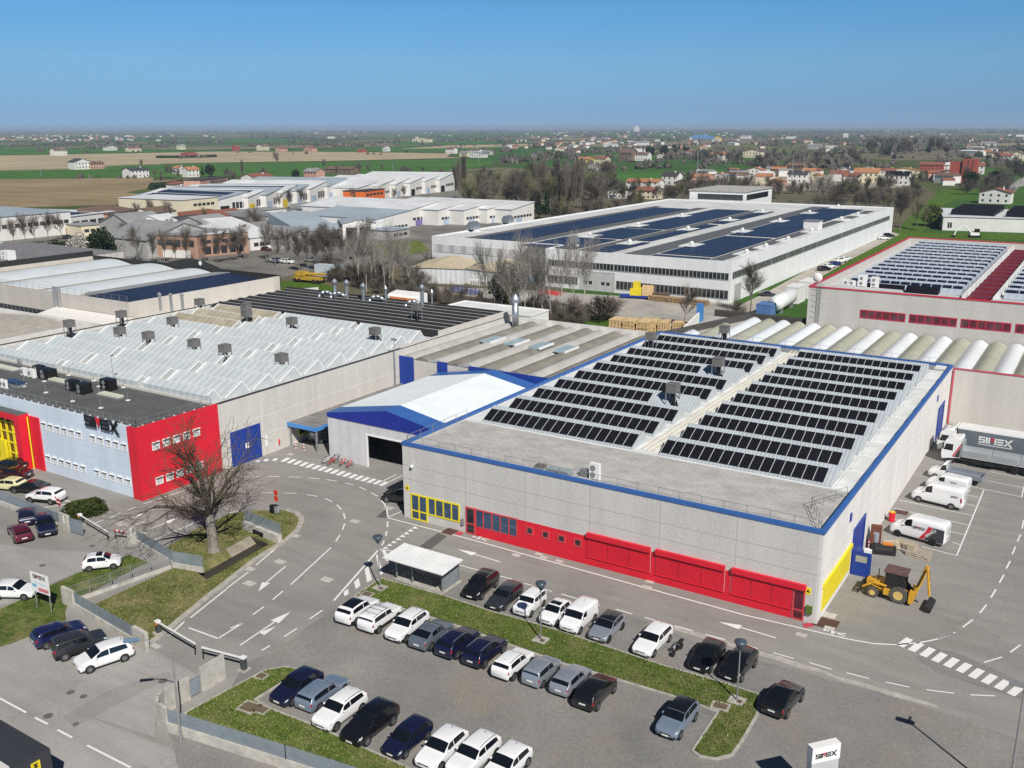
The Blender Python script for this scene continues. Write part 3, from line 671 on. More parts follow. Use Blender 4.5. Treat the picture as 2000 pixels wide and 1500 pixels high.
m = MB(o); m.lathe([(0.0, -0.2), (0.16, -0.14), (0.2, 0), (0.14, 0.14), (0.0, 0.18)], (-44.2, -0.22, 6.3), 10); m.build('camera_dome', WHITE, B1)
# right flank: yellow shutter, two blue gates
m = MB(o)
for k in range(4): Wr.box(m, 1.15+2.5*k+0.03, 1.15+2.5*(k+1)-0.03, 0.72, 3.02, 0, 0.07)
Wr.box(m, 1.1, 11.2, 3.02, 3.42, 0, 0.22); m.build('yellow_shutter', YEL, B1)
for (a, b) in ((11.75, 16.6), (59.8, 64.9)):
    m = MB(o); Wr.box(m, a, a+0.35, 0.02, 4.3, 0, 0.12); Wr.box(m, b-0.35, b, 0.02, 4.3, 0, 0.12); Wr.box(m, a, b, 4.3, 4.6, 0, 0.14)
    n = 4
    for k in range(n): Wr.box(m, a+0.37+(b-a-0.74)*k/n, a+0.34+(b-a-0.74)*(k+1)/n, 0.02, 4.29, 0, 0.05)
    m.build('gate', BLUED, B1)
m = MB(o); m.box(0.15, 1.9, 11.62, 11.74, 0.05, 1.45); m.box(0.15, 1.9, 11.62, 11.74, 2.15, 2.5); m.box(0.15, 0.45, 11.62, 11.74, 1.45, 2.15); m.box(1.55, 1.9, 11.62, 11.74, 1.45, 2.15)
lf = m.build('gate_leaf', BLUED, B1); m = MB(o); m.box(0.45, 1.55, 11.66, 11.70, 1.45, 2.15); m.build('pane', M('pane_grey', (0.35, 0.36, 0.34), 0.4), lf)
for yy in (9.5, 57.5):
    m = MB(o); Wr.box(m, yy, yy+0.5, 6.2, 7.0, 0, 0.12); m.build('sign_plate', BLUED, B1)

# ================================================================== 2. office block with red end wall
B2 = thing('office_building', 'pale blue office block with red end wall and red entrance portal', 'office', (-100, -6.4, 0))
o = B2.location
m = MB(o); m.box(-135, -76.0, -12.3, -12.05, 0, 8.85); m.box(-135, -134.8, -12.05, -0.55, 0, 8.85); m.build('wall', OFFB, B2)
m = MB(o); m.box(-76.0, -74.4, -12.5, -12.2, 0, 8.87); m.box(-74.75, -74.4, -12.2, -0.5, 0, 8.87); m.build('red_wall', REDP, B2)
m = MB(o); m.box(-134.8, -74.75, -12.05, -0.55, 8.0, 8.5); m.build('roof_deck', BITUM, B2)
railing(B2, [(-134, -11.8, 8.5), (-75.1, -11.8, 8.5), (-75.1, -0.9, 8.5)], 1.15, 1.5)
m = MB(o)
for k in range(38): m.lathe([(0.16, 0), (0.16, 0.12)], (-75.6-1.5*k, -11.2, 8.5), 8)
for k in range(7): m.lathe([(0.16, 0), (0.16, 0.12)], (-75.7, -10.5+1.5*k, 8.5), 8)
m.build('railing_weights', M('concrete_weights', (0.55, 0.54, 0.51), 0.9), B2)
Wo = Wall('-y', -12.3); Wx = Wall('+x', -74.4)
WSH = M('window_shade', (0.10, 0.11, 0.12), 0.5); WBL = M('blind_pale', (0.60, 0.62, 0.62), 0.5, var=0.2, scale=0.8)
def office_window(W, u0, u1, z0, z1):
    m = MB(o); W.frame(m, u0, u1, z0, z1, 0.09, 0.05); W.box(m, u0, u1, z1, z1+0.06, 0, 0.22); f = m.build('window', WHITE, B2)  # small hood added above the frame to throw a shadow
    m = MB(o); W.box(m, u0+0.09, u1-0.09, z0+0.09, z1-0.26, 0, 0.02); m.build('pane', WBL, f)
    m = MB(o); W.box(m, u0+0.09, u1-0.09, z1-0.26, z1-0.09, 0, 0.03); m.build('shade', WSH, f)  # dark strip paints the shade at the top of a recess
for (z0, z1) in ((5.65, 6.58), (1.33, 2.22)):
    for k in range(6): office_window(Wo, -93.2+1.44*k, -92.3+1.44*k, z0, z1)
    for k in range(5): office_window(Wo, -83.3+1.47*k, -82.4+1.47*k, z0, z1)
    for k in range(5): office_window(Wx, -10.5+1.48*k, -9.45+1.48*k, z0, z1)
m = MB(o); m.box(-95.6, -93.6, -12.5, -12.3, 0, 7.05); m.box(-107, -95.9, -13.7, -12.3, 6.5, 7.3); m.box(-97.0, -95.9, -13.7, -12.3, 0, 6.5); m.box(-107, -104.6, -13.7, -12.3, 0, 6.5)
pt = m.build('entrance_portal', REDP, B2)
m = MB(o)
for u in (-104.5, -103.1, -101.7, -100.3, -98.9, -97.35): m.box(u, u+0.28, -13.0, -12.8, 0, 6.5)
for z in (0.0, 1.5, 2.9, 4.3, 5.6): m.box(-104.5, -97.0, -12.98, -12.82, z, z+0.16)
m.box(-101.7, -100.4, -13.35, -13.0, 0, 3.2); m.tube((-95.72, -12.6, 0), (-95.72, -12.6, 6.9), 0.09, 0.09, 8); m.build('portal_frame', YEL, pt)
m = MB(o); m.box(-104.6, -97.0, -12.75, -12.6, 0, 6.5); m.build('portal_glass', GLASSR, pt)
m = MB(o); m.box(-106.9, -95.95, -13.65, -12.32, 7.3, 7.34); m.build('portal_roof', BITUM, pt)
put_logo(B2, tuple(Vector((-83.7, -12.55, 7.8))-o), (1, 0, 0), (0, 0, 1), (0, -1, 0), 1.32, BLACK, REDP, depth=0.09)
def roof_item(name, label, cat, px, py, z, w, d, h, mat, kind='box', group=None):
    c = G(px, py, z); t = thing(name, label, cat, c, 0, group)
    if kind == 'skylight':
        m = MB(); m.box(-w/2, w/2, -d/2, d/2, 0, h*0.5); m.build('upstand', GREYM, t)
        m = MB(); n = 6
        for k in range(n): m.box(-w/2+w*k/n+0.04, -w/2+w*(k+1)/n-0.04, -d/2+0.06, d/2-0.06, h*0.5, h)
        m.build('glazing', mat, t)
    elif kind == 'fan':
        m = MB(); m.box(-w/2, w/2, -d/2, d/2, 0.12, h); m.box(-w/2, -w/2+0.12, -d/2, d/2, 0, 0.12); m.box(w/2-0.12, w/2, -d/2, d/2, 0, 0.12); m.build('casing', mat, t)
        m = MB(); n = 2 if h > 1.2 else 1
        for k in range(n): m.lathe([(0.3, 0), (0.3, 0.04)], (-w*0.12, -d/2-0.045, h*(0.3+0.42*k) if n > 1 else h*0.55), 12, 0, 'y')
        m.build('fan_grille', GREYM, t)
    return t
CREAM = M('skylight_cream', (0.66, 0.66, 0.54), 0.4)
roof_item('skylight', 'cream ribbed skylight on the dark office roof behind the black letters', 'skylight', 217, 775, 8.5, 4.0, 1.1, 0.4, CREAM, 'skylight')
roof_item('skylight', 'cream ribbed skylight beside the row of black cooling units on the office roof', 'skylight', 119, 747, 8.5, 4.4, 1.1, 0.4, CREAM, 'skylight')
roof_item('skylight', 'cream ribbed skylight at the left picture edge of the office roof', 'skylight', 12, 721, 8.5, 5.0, 1.2, 0.4, CREAM, 'skylight')
roof_item('skylight', 'blue glazed roof hatch by the office railing at left', 'skylight', 29, 753, 8.5, 3.4, 1.3, 0.7, GLASSB, 'skylight')
for (px, py, w, d, h, mt, lb) in ((94, 740, 2.6, 1.3, 1.5, BLACK, 'black box cooling unit behind the white ones on the office roof'), (143, 762, 1.5, 1.2, 1.4, BLACK, 'black cooling unit left of its twin in the middle of the office roof'),
      (165, 768, 1.5, 1.4, 1.4, BLACK, 'black cooling unit at the very middle of the office roof'), (213, 761, 2.0, 1.2, 1.5, BLACK, 'black cooling unit with round fan beside the roof mast'), (78, 731, 1.6, 1.0, 1.3, BLACK, 'black cooling unit nearest the dish on the office roof'),
      (63, 737, 1.3, 0.6, 1.2, WHITE, 'white air conditioner in front of the black units on the office roof'), (48, 733, 0.9, 0.6, 1.1, WHITE, 'slim white air conditioner beside the grey dish'), (5, 757, 0.4, 0.4, 1.2, WHITE, 'slim white roof vent at the far left of the office railing'), (12, 759, 0.4, 0.4, 1.2, WHITE, 'slim white roof vent next to the blue roof hatch')):
    roof_item('air_conditioner', lb, 'air conditioner', px, py, 8.5, w, d, h, mt, 'fan', 'cooling units on the office roof')
c = G(41, 724, 8.5); t = thing('satellite_dish', 'grey satellite dish on the office roof', 'dish', c); m = MB(); m.tube((0, 0, 0), (0, 0, 1.0), 0.05); m.build('mast', GALV, t)
m = MB(); m.lathe([(0.02, 0.0), (0.35, 0.06), (0.6, 0.2), (0.62, 0.22)], (0, -0.25, 1.2), 14, 0, 'y'); m.build('reflector', GREYM, t)
c = G(224, 760, 8.5); t = thing('roof_mast', 'thin weather mast on the office roof', 'mast', c); m = MB(); m.tube((0, 0, 0), (0, 0, 4.6), 0.04, 0.03); m.build('pole', GALV, t); m = MB(); m.box(-0.3, 0.3, -0.04, 0.04, 4.5, 4.6); m.lathe([(0.1, 0), (0.12, 0.2)], (0.3, 0, 4.6), 8); m.build('sensor', GREYM, t)
for i, (px, py) in enumerate([(90, 767), (142, 784), (194, 770), (197, 797), (250, 782), (134, 733), (241, 757), (87, 745), (47, 755), (48, 750), (193, 755), (132, 757), (183, 744)]):
    c = G(px, py, 8.5); t = thing('anchor_post', 'thin fall-arrest post on a round pale base on the office roof', 'anchor post', c, 0, 'fall-arrest posts on the office roof')
    m = MB(); m.tube((0, 0, 0), (0, 0, 1.1), 0.03); m.build('post', GALV, t); m = MB(); m.lathe([(0.3, 0), (0.3, 0.08)], n=10); m.build('base', WHITE, t)

# ================================================================== 3. factory with white skylight ridges
B3 = thing('factory_hall', 'long grey factory with rows of white skylight ridges and a black ribbed rear roof', 'factory', (-102, 33, 0))
o = B3.location
m = MB(o); m.box(-74.75, -74.4, -0.48, 68, 0, 8.8); m.box(-130.6, -130.3, -0.48, 68, 0, 8.8); m.box(-130.3, -74.75, 67.7, 68, 0, 8.8); m.box(-130.3, -74.75, -0.48, -0.2, 0, 8.8); m.build('wall', CONCW, B3)
for (xa, xb) in ((-74.8, -74.34), (-130.66, -130.25)): m = MB(o); m.box(xa, xb, -0.46, 68.05, 8.8, 8.88); m.build('coping', M('coping_dark', (0.06, 0.06, 0.06), 0.5), B3)
m = MB(o); m.box(-130.3, -74.75, -0.2, 46.6, 8.0, 8.45); m.build('roof_deck', M('roof_pale_grey', (0.55, 0.57, 0.58), 0.7, var=0.2), B3)
for i in range(10):
    yr = 0.9+4.75*i; yf = max(-0.15, yr-3.0)
    for ci, (x0, x1) in enumerate(((-124.2, -108.2), (-106.8, -90.4), (-89.0, -76.6))):
        if ci == 2 and i == 0: pass
        st = i >= 7 and ci == 0
        m = MB(o); zf = 8.47+(1.5*(1-(yr-yf)/3.0))
        m.section([(yf, 8.46), (yf, zf), (yr, 10.0), (yr+0.06, 10.0), (yr+1.2, 8.47)], 'x', x0, x1, 0, True, 1)
        rd = m.build('skylight_ridge', [FIBRS if st else FIBR, ENDW], B3)
        m = MB(o)
        for xx in (x0, x1):
            m.tube((xx, yf, zf+0.05), (xx, yr, 10.07), 0.11, 0.11, 4); m.tube((xx, yr, 10.07), (xx, yr+1.2, 8.5), 0.11, 0.11, 4)
        m.tube((x0, yr, 10.05), (x1, yr, 10.05), 0.06, 0.06, 4); m.build('ridge_trim', WHITE, rd)
RIBD = ribbed('roof_black_ribbed', (0.035, 0.034, 0.034), 0, 0.9, 0.75, 0.6, var=0.25)
m = MB(o); m.box(-130.3, -74.75, 46.6, 67.7, 8.0, 8.5, 0)
for k in range(8):
    y = 46.8+2.55*k; m.section([(y, 8.55), (y, 8.6), (y+2.35, 9.15), (y+2.35, 8.55)], 'x', -130.2, -74.9, 0)
m.section([(66.9, 8.55), (67.2, 9.5), (67.7, 9.5), (67.7, 8.55)], 'x', -130.2, -74.9, 0)
m.build('black_roof', RIBD, B3)
m = MB(o)
for k in range(8): y = 46.8+2.55*k; m.box(-130.2, -74.9, y+2.36, y+2.5, 9.0, 9.2)
m.build('roof_flashing', M('flashing_pale', (0.5, 0.5, 0.5), 0.5), B3)
m = MB(o); m.box(-75.1, -74.38, 46.6, 68.02, 8.88, 9.7); m.box(-74.9, -74.38, 36, 46.6, 8.88, 9.0); m.build('parapet', CONCP, B3)
Wz = Wall('+x', -74.4)
m = MB(o); n = 4
for k in range(n): Wz.box(m, 1.05+1.28*k+0.02, 1.05+1.28*(k+1)-0.02, 0.05, 4.65, 0, 0.08)
gt = m.build('gate', BLUED, B3); m = MB(o); Wz.box(m, 3.4, 4.0, 1.9, 2.6, 0.08, 0.1); m.build('pane', WHITE, gt)
window(B3, Wz, 13.0, 25.0, 1.0, 2.9, YEL, GLASS, 8, 0.16, 0.07)
m = MB(o); Wz.box(m, 6.9, 7.3, 1.2, 2.6, 0, 0.05); m.build('notice_board', WHITE, B3)
m = MB(o); m.lathe([(0.1, 0), (0.1, 0.6), (0.04, 0.7)], (-74.2, 9.2, 0.9), 8); m.build('fire_extinguisher', REDP, B3)
# rooftop vents of the factory
def make_vent(label, loc, group):
    t = thing('roof_vent', label, 'roof vent', loc, 0, group)
    m = MB(); m.box(-0.68, 0.68, -0.68, 0.68, 1.9, 2.95); m.box(-0.72, 0.72, -0.72, 0.72, 2.95, 3.05); m.build('cooler_box', M('cooler_grey', (0.17, 0.165, 0.16), 0.6, var=0.15, scale=2), t)
    m = MB()
    for x in (-0.65, 0.65):
        for y in (-0.65, 0.65): m.box(x-0.05, x+0.05, y-0.05, y+0.05, 0, 1.9)
    m.build('stand', GALV, t)
    m = MB(); m.path([(0, 0, 1.9), (0.1, -0.1, 1.2), (0.6, -0.6, 0.5), (0.6, -0.6, 0)], 0.36, 8); m.build('duct', BLACK, t)
    return t
vp = [(-127.2, 14.8, 'at the left wall, nearest the office'), (-127.0, 24.6, 'at the left wall by the steel pipes'), (-125.1, 40.0, 'by the stained ridges near the black roof'), (-114.4, 41.4, 'rearmost of the pair near the black roof'), (-109.0, 36.6, 'front one of the pair near the black roof'),
      (-114.6, 25.4, 'in a gap between left ridges, farther back'), (-115.0, 15.5, 'left of the closest pair'), (-108.0, 15.5, 'right of the closest pair'), (-97.6, 15.6, 'standing alone in mid roof, left of two'), (-90.8, 15.5, 'standing in mid roof, right of two'),
      (-97.3, 35.7, 'by the thin roof mast'), (-79.4, 15.6, 'nearest the long right-hand wall'), (-80, 36.5, 'near the right-hand wall by the street lamp post')]
for i, (x, y, w) in enumerate(vp): make_vent('grey roof cooler on the skylight factory, '+w, (x, y, 8.45), 'roof coolers on the skylight factory')
make_vent('grey box roof cooler on the black ribbed roof', (-86, 55, 8.9), 'roof coolers on the skylight factory')
for (x, y, w) in ((-26.4, 45.3, 'beside the bare ribbed gap, rear one'), (-26.3, 29.3, 'beside the bare ribbed gap, nearer one'), (-41.1, 55.6, 'at the left end of the rear solar rows'), (-33.4, 66.8, 'at the back edge behind the last solar row')):
    t = make_vent('grey roof cooler on the blue-trimmed hall, '+w, (x, y, 8.45), 'roof coolers on the blue-trimmed hall')
# exhaust chimneys along the rear edge
for i, (px, py, hh, bend, lb) in enumerate(((655, 583, 3.0, 1, 'leftmost'), (678, 585, 3.0, 1, 'second from the left'), (710, 590, 2.8, 0, 'straight one without a duct'), (754, 592, 2.4, 1, 'thin one left of the orange board'), (825, 602, 3.6, 1, 'tall one right of the orange board'), (844, 602, 2.6, 0, 'thin rightmost one of the rear edge'))):
    c = G(px, py, 8.6); t = thing('exhaust_chimney', 'steel exhaust chimney behind the black roof, '+lb, 'chimney', (c.x, c.y, 8.4), 0, 'steel chimneys behind the black roof')
    r = 0.36 if i not in (3, 5) else 0.18
    m = MB(); m.tube((0, 0, 0), (0, 0, hh), r, r, 10); m.build('pipe', STEEL, t)
    m = MB(); m.lathe([(r*1.05, hh), (r*1.7, hh+0.5), (r*1.7, hh+0.75), (r*0.7, hh+1.15), (0.05, hh+1.3)], n=12); m.build('cap', STEEL, t)
    if bend:
        m = MB(); m.path([(0, -0.2, 0.6), (-0.6, -1.0, 1.5), (-1.5, -1.5, 1.7), (-2.4, -1.9, 1.1), (-2.7, -2.0, 0.0)], 0.34, 8); m.build('duct', STEEL, t, smooth=True)
c = G(1003, 632, 8.5); t = thing('exhaust_chimney', 'thick steel chimney with conical cap beside the white annex', 'chimney', (c.x, c.y+0.6, 8.0))
m = MB(); m.tube((0, 0, 0), (0, 0, 4.0), 0.6, 0.6, 14); m.build('pipe', STEEL, t, smooth=True); m = MB(); m.lathe([(0.62, 4.0), (0.95, 4.6), (0.95, 4.9), (0.4, 5.6), (0.3, 5.7)], n=14); m.build('cap', STEEL, t, smooth=True)
c = G(787, 590, 7.6); t = thing('sloped_hoarding', 'small orange-faced white lean-to standing behind the black roof', 'hoarding', (c.x, c.y, 0), 0.0)
m = MB(); m.section([(0, 0), (0, 8.6), (0.4, 9.0), (3, 9.4), (3, 0)], 'x', -4, 4.0); m.build('body', WHITE, t); m = MB(); m.box(-3.4, 3.4, -0.06, 0, 6.4, 8.5); m.build('orange_face', M('orange_paint', (0.75, 0.25, 0.06), 0.5, var=0.3, scale=0.7), t)

# canopy along that wall
B4 = thing('canopy', 'grey flat canopy with blue fascia along the long factory wall', 'canopy', (-71.8, 24, 0)); o = B4.location
m = MB(o); m.box(-74.38, -69.25, 11.1, 38.5, 3.25, 3.42); m.build('roof', ribbed('canopy_roof', (0.24, 0.235, 0.23), 1, 1.2, 0.85, 0.7, var=0.3), B4)
m = MB(o); m.box(-74.38, -69.1, 10.95, 11.1, 2.95, 3.5); m.box(-69.25, -69.1, 11.1, 38.5, 2.95, 3.5); m.build('fascia', BLUEC, B4)
for (x, y) in ((-69.25, 11.1), (-74.1, 11.2), (-69.25, 20), (-69.25, 29), (-69.25, 38)):
    m = MB(o); m.box(x-0.1, x+0.1, y-0.02, y+0.18, 0.02, 3.25); m.build('post', GALV, B4)
t = thing('waste_container', 'grey closed container with white notice under the canopy', 'container', (-72.2, 16.3, 0.03))
m = MB(); m.section([(-2.5, 0.3), (-2.9, 1.1), (-2.5, 1.9), (3.5, 1.9), (3.5, 0.3)], 'x', -1.1, 1.1); m.build('body', M('container_grey', (0.16, 0.17, 0.17), 0.5), t)
m = MB(); m.box(-0.45, 0.35, -2.86, -2.8, 0.9, 1.6); m.build('notice', WHITE, t); m = MB()
for x in (-0.9, 0.9):
    for y in (-1.8, 3.0): m.box(x-0.1, x+0.1, y-0.1, y+0.1, 0, 0.3)
m.build('feet', BLACK, t)
for i, (px, py) in enumerate(((578, 876), (594, 880))):
    c = G(px, py); t = thing('bollard', 'red and white striped bollard in front of the grey container, '+('left' if i == 0 else 'right')+' one', 'bollard', c, 0, 'striped bollards by the canopy')
    m = MB(); [m.lathe([(0.07, 0.2*k), (0.07, 0.2*k+0.2)], n=8, mi=k % 2) for k in range(5)]; m.build('post', [WHITE, REDP], t)
# ================================================================== 4. white fabric shed
B5 = thing('warehouse_tent', 'white fabric-roofed shed with blue gable and dark open doorway', 'shed', (-56.2, 22.8, 0)); o = B5.location
FAB = M('fabric_white', (0.66, 0.70, 0.74), 0.6, var=0.12, scale=0.25); WCLAD = ribbed('cladding_white', (0.62, 0.64, 0.66), 0, 1.6, 0.94, 0.5)
m = MB(o); m.box(-66.4, -59.8, 10.5, 10.7, 0, 5.7); m.box(-59.8, -45.9, 10.5, 10.7, 4.25, 5.7); m.box(-66.4, -66.2, 10.7, 35, 0, 5.9); m.box(-45.9, -45.75, 10.7, 35, 0, 5.9); m.box(-66.2, -45.9, 34.8, 35, 0, 5.9); m.build('wall', WCLAD, B5)
m = MB(o); m.section([(-66.45, 5.7), (-66.45, 6.22), (-56.4, 7.98), (-45.75, 6.1), (-45.75, 5.7)], 'y', 10.4, 10.68); m.build('gable_band', M('gable_blue', (0.014, 0.035, 0.29), 0.5, var=0.1), B5)
def roofslab(m, y0, y1, mi, dz=0.0):
    m.section([(-66.5, 6.2+dz), (-66.5, 6.28+dz), (-56.4, 8.06+dz), (-45.72, 6.18+dz), (-45.72, 6.1+dz), (-56.4, 7.98+dz)], 'y', y0, y1, mi)
m = MB(o); roofslab(m, 13.2, 32.4, 0); m.build('roof', M('fabric_roof', (0.80, 0.86, 0.88), 0.6, var=0.08, scale=0.3), B5)
m = MB(o); roofslab(m, 10.4, 13.2, 0); roofslab(m, 32.4, 35.0, 0); m.build('roof_band', BLUE, B5)
m = MB(o); m.box(-60.0, -59.7, 10.35, 10.5, 0, 4.4); m.box(-59.7, -46, 10.38, 10.5, 4.25, 4.4); m.build('door_frame', WHITE, B5)
m = MB(o); m.box(-59.8, -46.0, 13.5, 34.5, 0.05, 5.5); m.build('dark_hall', DARKI, B5)  # solid black block painted as the shaded inside of the shed
# ================================================================== 5. grey vaulted hall with blue curtain front
B6 = thing('vaulted_hall', 'weathered grey hall with alternating low vault strips and blue curtain front', 'hall', (-60, 52, 0)); o = B6.location
m = MB(o); m.box(-74.3, -46.0, 35.5, 35.8, 0, 7.7); m.box(-74.3, -46.0, 68.3, 68.6, 0, 8.6); m.box(-46.2, -45.9, 35.8, 68.3, 0, 7.7); m.box(-74.3, -74.1, 35.8, 68.3, 0, 7.7); m.build('wall', CONCP, B6)
VG = ribbed('vault_grey', (0.46, 0.45, 0.43), 1, 0.6, 0.95, 0.8, var=0.2); VD = ribbed('vault_dirty', (0.25, 0.235, 0.20), 1, 0.6, 0.9, 0.85, var=0.3)
def vault(m, x0, x1, y0, y1, z, h, mi, n=7):
    pr_ = [(x0+(x1-x0)*k/n, z+h*sin(pi*k/n)) for k in range(n+1)]
    m.section(pr_, 'y', y0, y1, mi)
nv = 10; wv = 28.1/nv
for k in range(nv):
    m = MB(o); vault(m, -74.15+wv*k+0.06, -74.15+wv*(k+1)-0.06, 35.4, 68.2, 7.65, 0.5, 0); m.build('roof_vault', VG if k % 2 == 0 else VD, B6)
for k, px in enumerate(((962, 664), (1009, 669), (1056, 676), (1105, 683))):
    c = G(px[0], px[1], 8.1); m = MB(o); m.box(c.x-1.0, c.x+1.0, c.y-2.2, c.y+2.2, 8.05, 8.35); m.box(c.x+1.0, c.x+1.15, c.y-2.3, c.y+2.3, 8.0, 8.4, 1); m.build('rooflight', [M('rooflight_glass', (0.36, 0.46, 0.50), 0.3), WHITE], B6)
for (xa, xb, za) in ((-74.34, -71.6, 3.4), (-67.0, -65.2, 3.4), (-61.2, -46, 5.8)): m = MB(o); m.box(xa, xb, 35.33, 35.48, za, 7.87); m.build('blue_curtain', BLUED, B6)
m = MB(o); m.box(-75, -45.9, 68.15, 68.3, 7.7, 8.7); m.build('rear_parapet', M('parapet_white', (0.68, 0.66, 0.63), 0.7, var=0.15), B6)
t = thing('annex', 'plain white flat-roofed annex behind the black roof and steel chimney', 'annex', (-87, 82, 0)); m = MB(); m.box(-10, 10.4, -3.6, 3.6, 0, 6.6); m.build('wall', WHITE, t); m = MB(); ring(m, -10.1, 10.5, -3.7, 3.7, 6.6, 6.9, 0.3); m.build('coping', WHITE, t); m = MB(); m.box(-9.8, 10.2, -3.4, 3.4, 6.55, 6.72); m.build('roof', WHITEM, t)

# ================================================================== 6. left warehouse with white vaults and blue solar field
B7 = thing('warehouse', 'beige concrete warehouse with white curved roof, arched black parapet and blue solar field', 'warehouse', (-180, 60, 0)); o = B7.location
BEI = concrete('concrete_beige', (0.56, 0.53, 0.48), 0, 0, (6.7,), 0.85, 0.12)
m = MB(o); m.box(-215, -145.2, 39.4, 39.7, 0, 9); m.box(-145.5, -145.2, 39.7, 80, 0, 9); m.box(-215, -214.7, 39.7, 80, 0, 9); m.build('wall', BEI, B7)
m = MB(o); m.box(-214.7, -145.5, 39.7, 80, 7.6, 8.0); m.build('roof_deck', M('roof_brownish', (0.33, 0.28, 0.21), 0.9), B7)
for (x0, x1, z, h) in ((-213.5, -197.5, 7.9, 1.0), (-196.9, -180.5, 7.9, 1.0), (-179.9, -166.5, 7.9, .9)):
    m = MB(o); vault(m, x0, x1, 40, 79.5, z, h, 0, 12); m.build('roof_vault', M('sheet_white', (0.62, 0.67, 0.69), 0.45, var=0.1, scale=0.2), B7)
m = MB(o); m.section([(-160.5, 8.0), (-160.5, 8.8), (-146.3, 8.25), (-146.3, 8.0)], 'y', 40.2, 78.5); m.build('solar_field', PVNAV, B7)
m = MB(o); m.section([(-166, 8.0), (-166, 8.5), (-160.6, 8.9), (-160.6, 8.0)], 'y', 44, 79); m.build('roof_slope', M('roof_grey_slope', (0.30, 0.31, 0.32), 0.7), B7)
DBR = M('parapet_black', (0.03, 0.03, 0.03), 0.6)
m = MB(o); m.box(-215.1, -214.8, 39.8, 80.3, 8.0, 10.4); m.box(-214.8, -145.2, 80.0, 80.3, 0, 9.2); pr_ = [(-185, 9.2)]+[(-185+20*k/12, 9.2+1.7*sin(pi*k/12)) for k in range(1, 12)]+[(-165, 9.2)]
m.section(pr_, 'y', 80.0, 80.3); m.build('black_parapet', DBR, B7)
m = MB(o); m.lathe([(0.55, 0), (0.55, 0.05)], (-172, 79.93, 10.1), 12, 0, 'y'); m.build('clock_roundel', WHITE, B7)
railing(B7, [(-213, 39.3, 9.0), (-145.4, 39.3, 9.0)], 1.2, 2.4); railing(B7, [(-213, 80.4, 9.2), (-186, 80.4, 9.2)], 1.2, 2.6); railing(B7, [(-164, 80.4, 9.2), (-146, 80.4, 9.2)], 1.2, 2.6)
window(B7, Wall('-y', 39.4), -214, -172, 3.0, 4.8, GREYM, GLASS, 26, 0.12, 0.08)
m = MB(o)
for x in (-169, -167.6): m.tube((x, 39.1, 1), (x, 39.1, 10.2), 0.35, 0.35, 8)
m.tube((-196, 39.0, 3), (-196, 39.0, 8.2), 0.3, 0.3, 8); m.build('wall_pipe', GALV, B7)
t = thing('lean_to', 'white sloping lean-to roof below the beige warehouse wall', 'shed', (-155, 36, 0)); m = MB(); m.section([(-1.2, 0), (-1.2, 5.2), (3.2, 6.0), (3.2, 0)], 'x', -14, 23.5); m.build('roof', M('sheet_plain_white', (0.74, 0.72, 0.69), 0.6, var=0.06), t)
t = thing('lean_to', 'narrow white lean-to strip along the right flank of the beige warehouse', 'shed', (-142.5, 60, 0)); m = MB(); m.section([(-2.6, 0), (-2.6, 5.8), (11.2, 7.9), (11.2, 0)], 'y', -19, 18); m.build('roof', M('sheet_plain_white', (0.7, 0.68, 0.65), 0.6), t)
for i, (x, y) in enumerate(((-139, 42), (-136.5, 42.6), (-134.2, 43.4))):
    t = thing('vent_stack', 'rusty grey vent stack at the left wall of the skylight factory, '+['left', 'middle', 'right'][i]+' one', 'vent stack', (x, y, 7.6), 0, 'vent stacks at the warehouse corner'); m = MB(); m.tube((0, 0, 0), (0, 0, 3.0), 0.28, 0.28, 8); m.build('pipe', GALV, t); m = MB(); m.lathe([(0.3, 3.0), (0.45, 3.3), (0.1, 3.6)], n=8); m.build('cap', GALV, t)
B8 = thing('warehouse', 'low white-walled building with beige curved roof at the left picture edge', 'warehouse', (-155, 18, 0)); o = B8.location
m = MB(o); ring(m, -190, -133.5, 4.5, 23, 0, 9.0, 0.3); m.build('wall', M('wall_offwhite', (0.70, 0.69, 0.66), 0.7, var=0.1), B8); m = MB(o)
for k in range(2): vault(m, -189+27.5*k, -162+27.5*k, 5, 22.5, 8.0, 0.7, 0, 8)
m.build('roof_vault', M('sheet_beige', (0.42, 0.39, 0.34), 0.8, var=0.2), B8)
t = thing('warehouse', 'low grey flat-roofed workshop with pale wall at far left behind the black parapet', 'workshop', (-240, 66, 0)); m = MB(); m.box(-25, 22, -22, 26, 0, 8.6); m.build('wall', M('wall_cream', (0.6, 0.57, 0.52), 0.8), t); m = MB(); m.box(-24.7, 21.7, -21.7, 25.7, 8.6, 8.75); m.build('roof', M('roof_dull_grey', (0.2, 0.195, 0.2), 0.9, var=0.3), t)
roof_item('air_conditioner', 'white double-fan cooling unit on the grey workshop roof at far left', 'air conditioner', 17, 507, 8.8, 3.4, 2.2, 2.4, WHITE, 'fan')

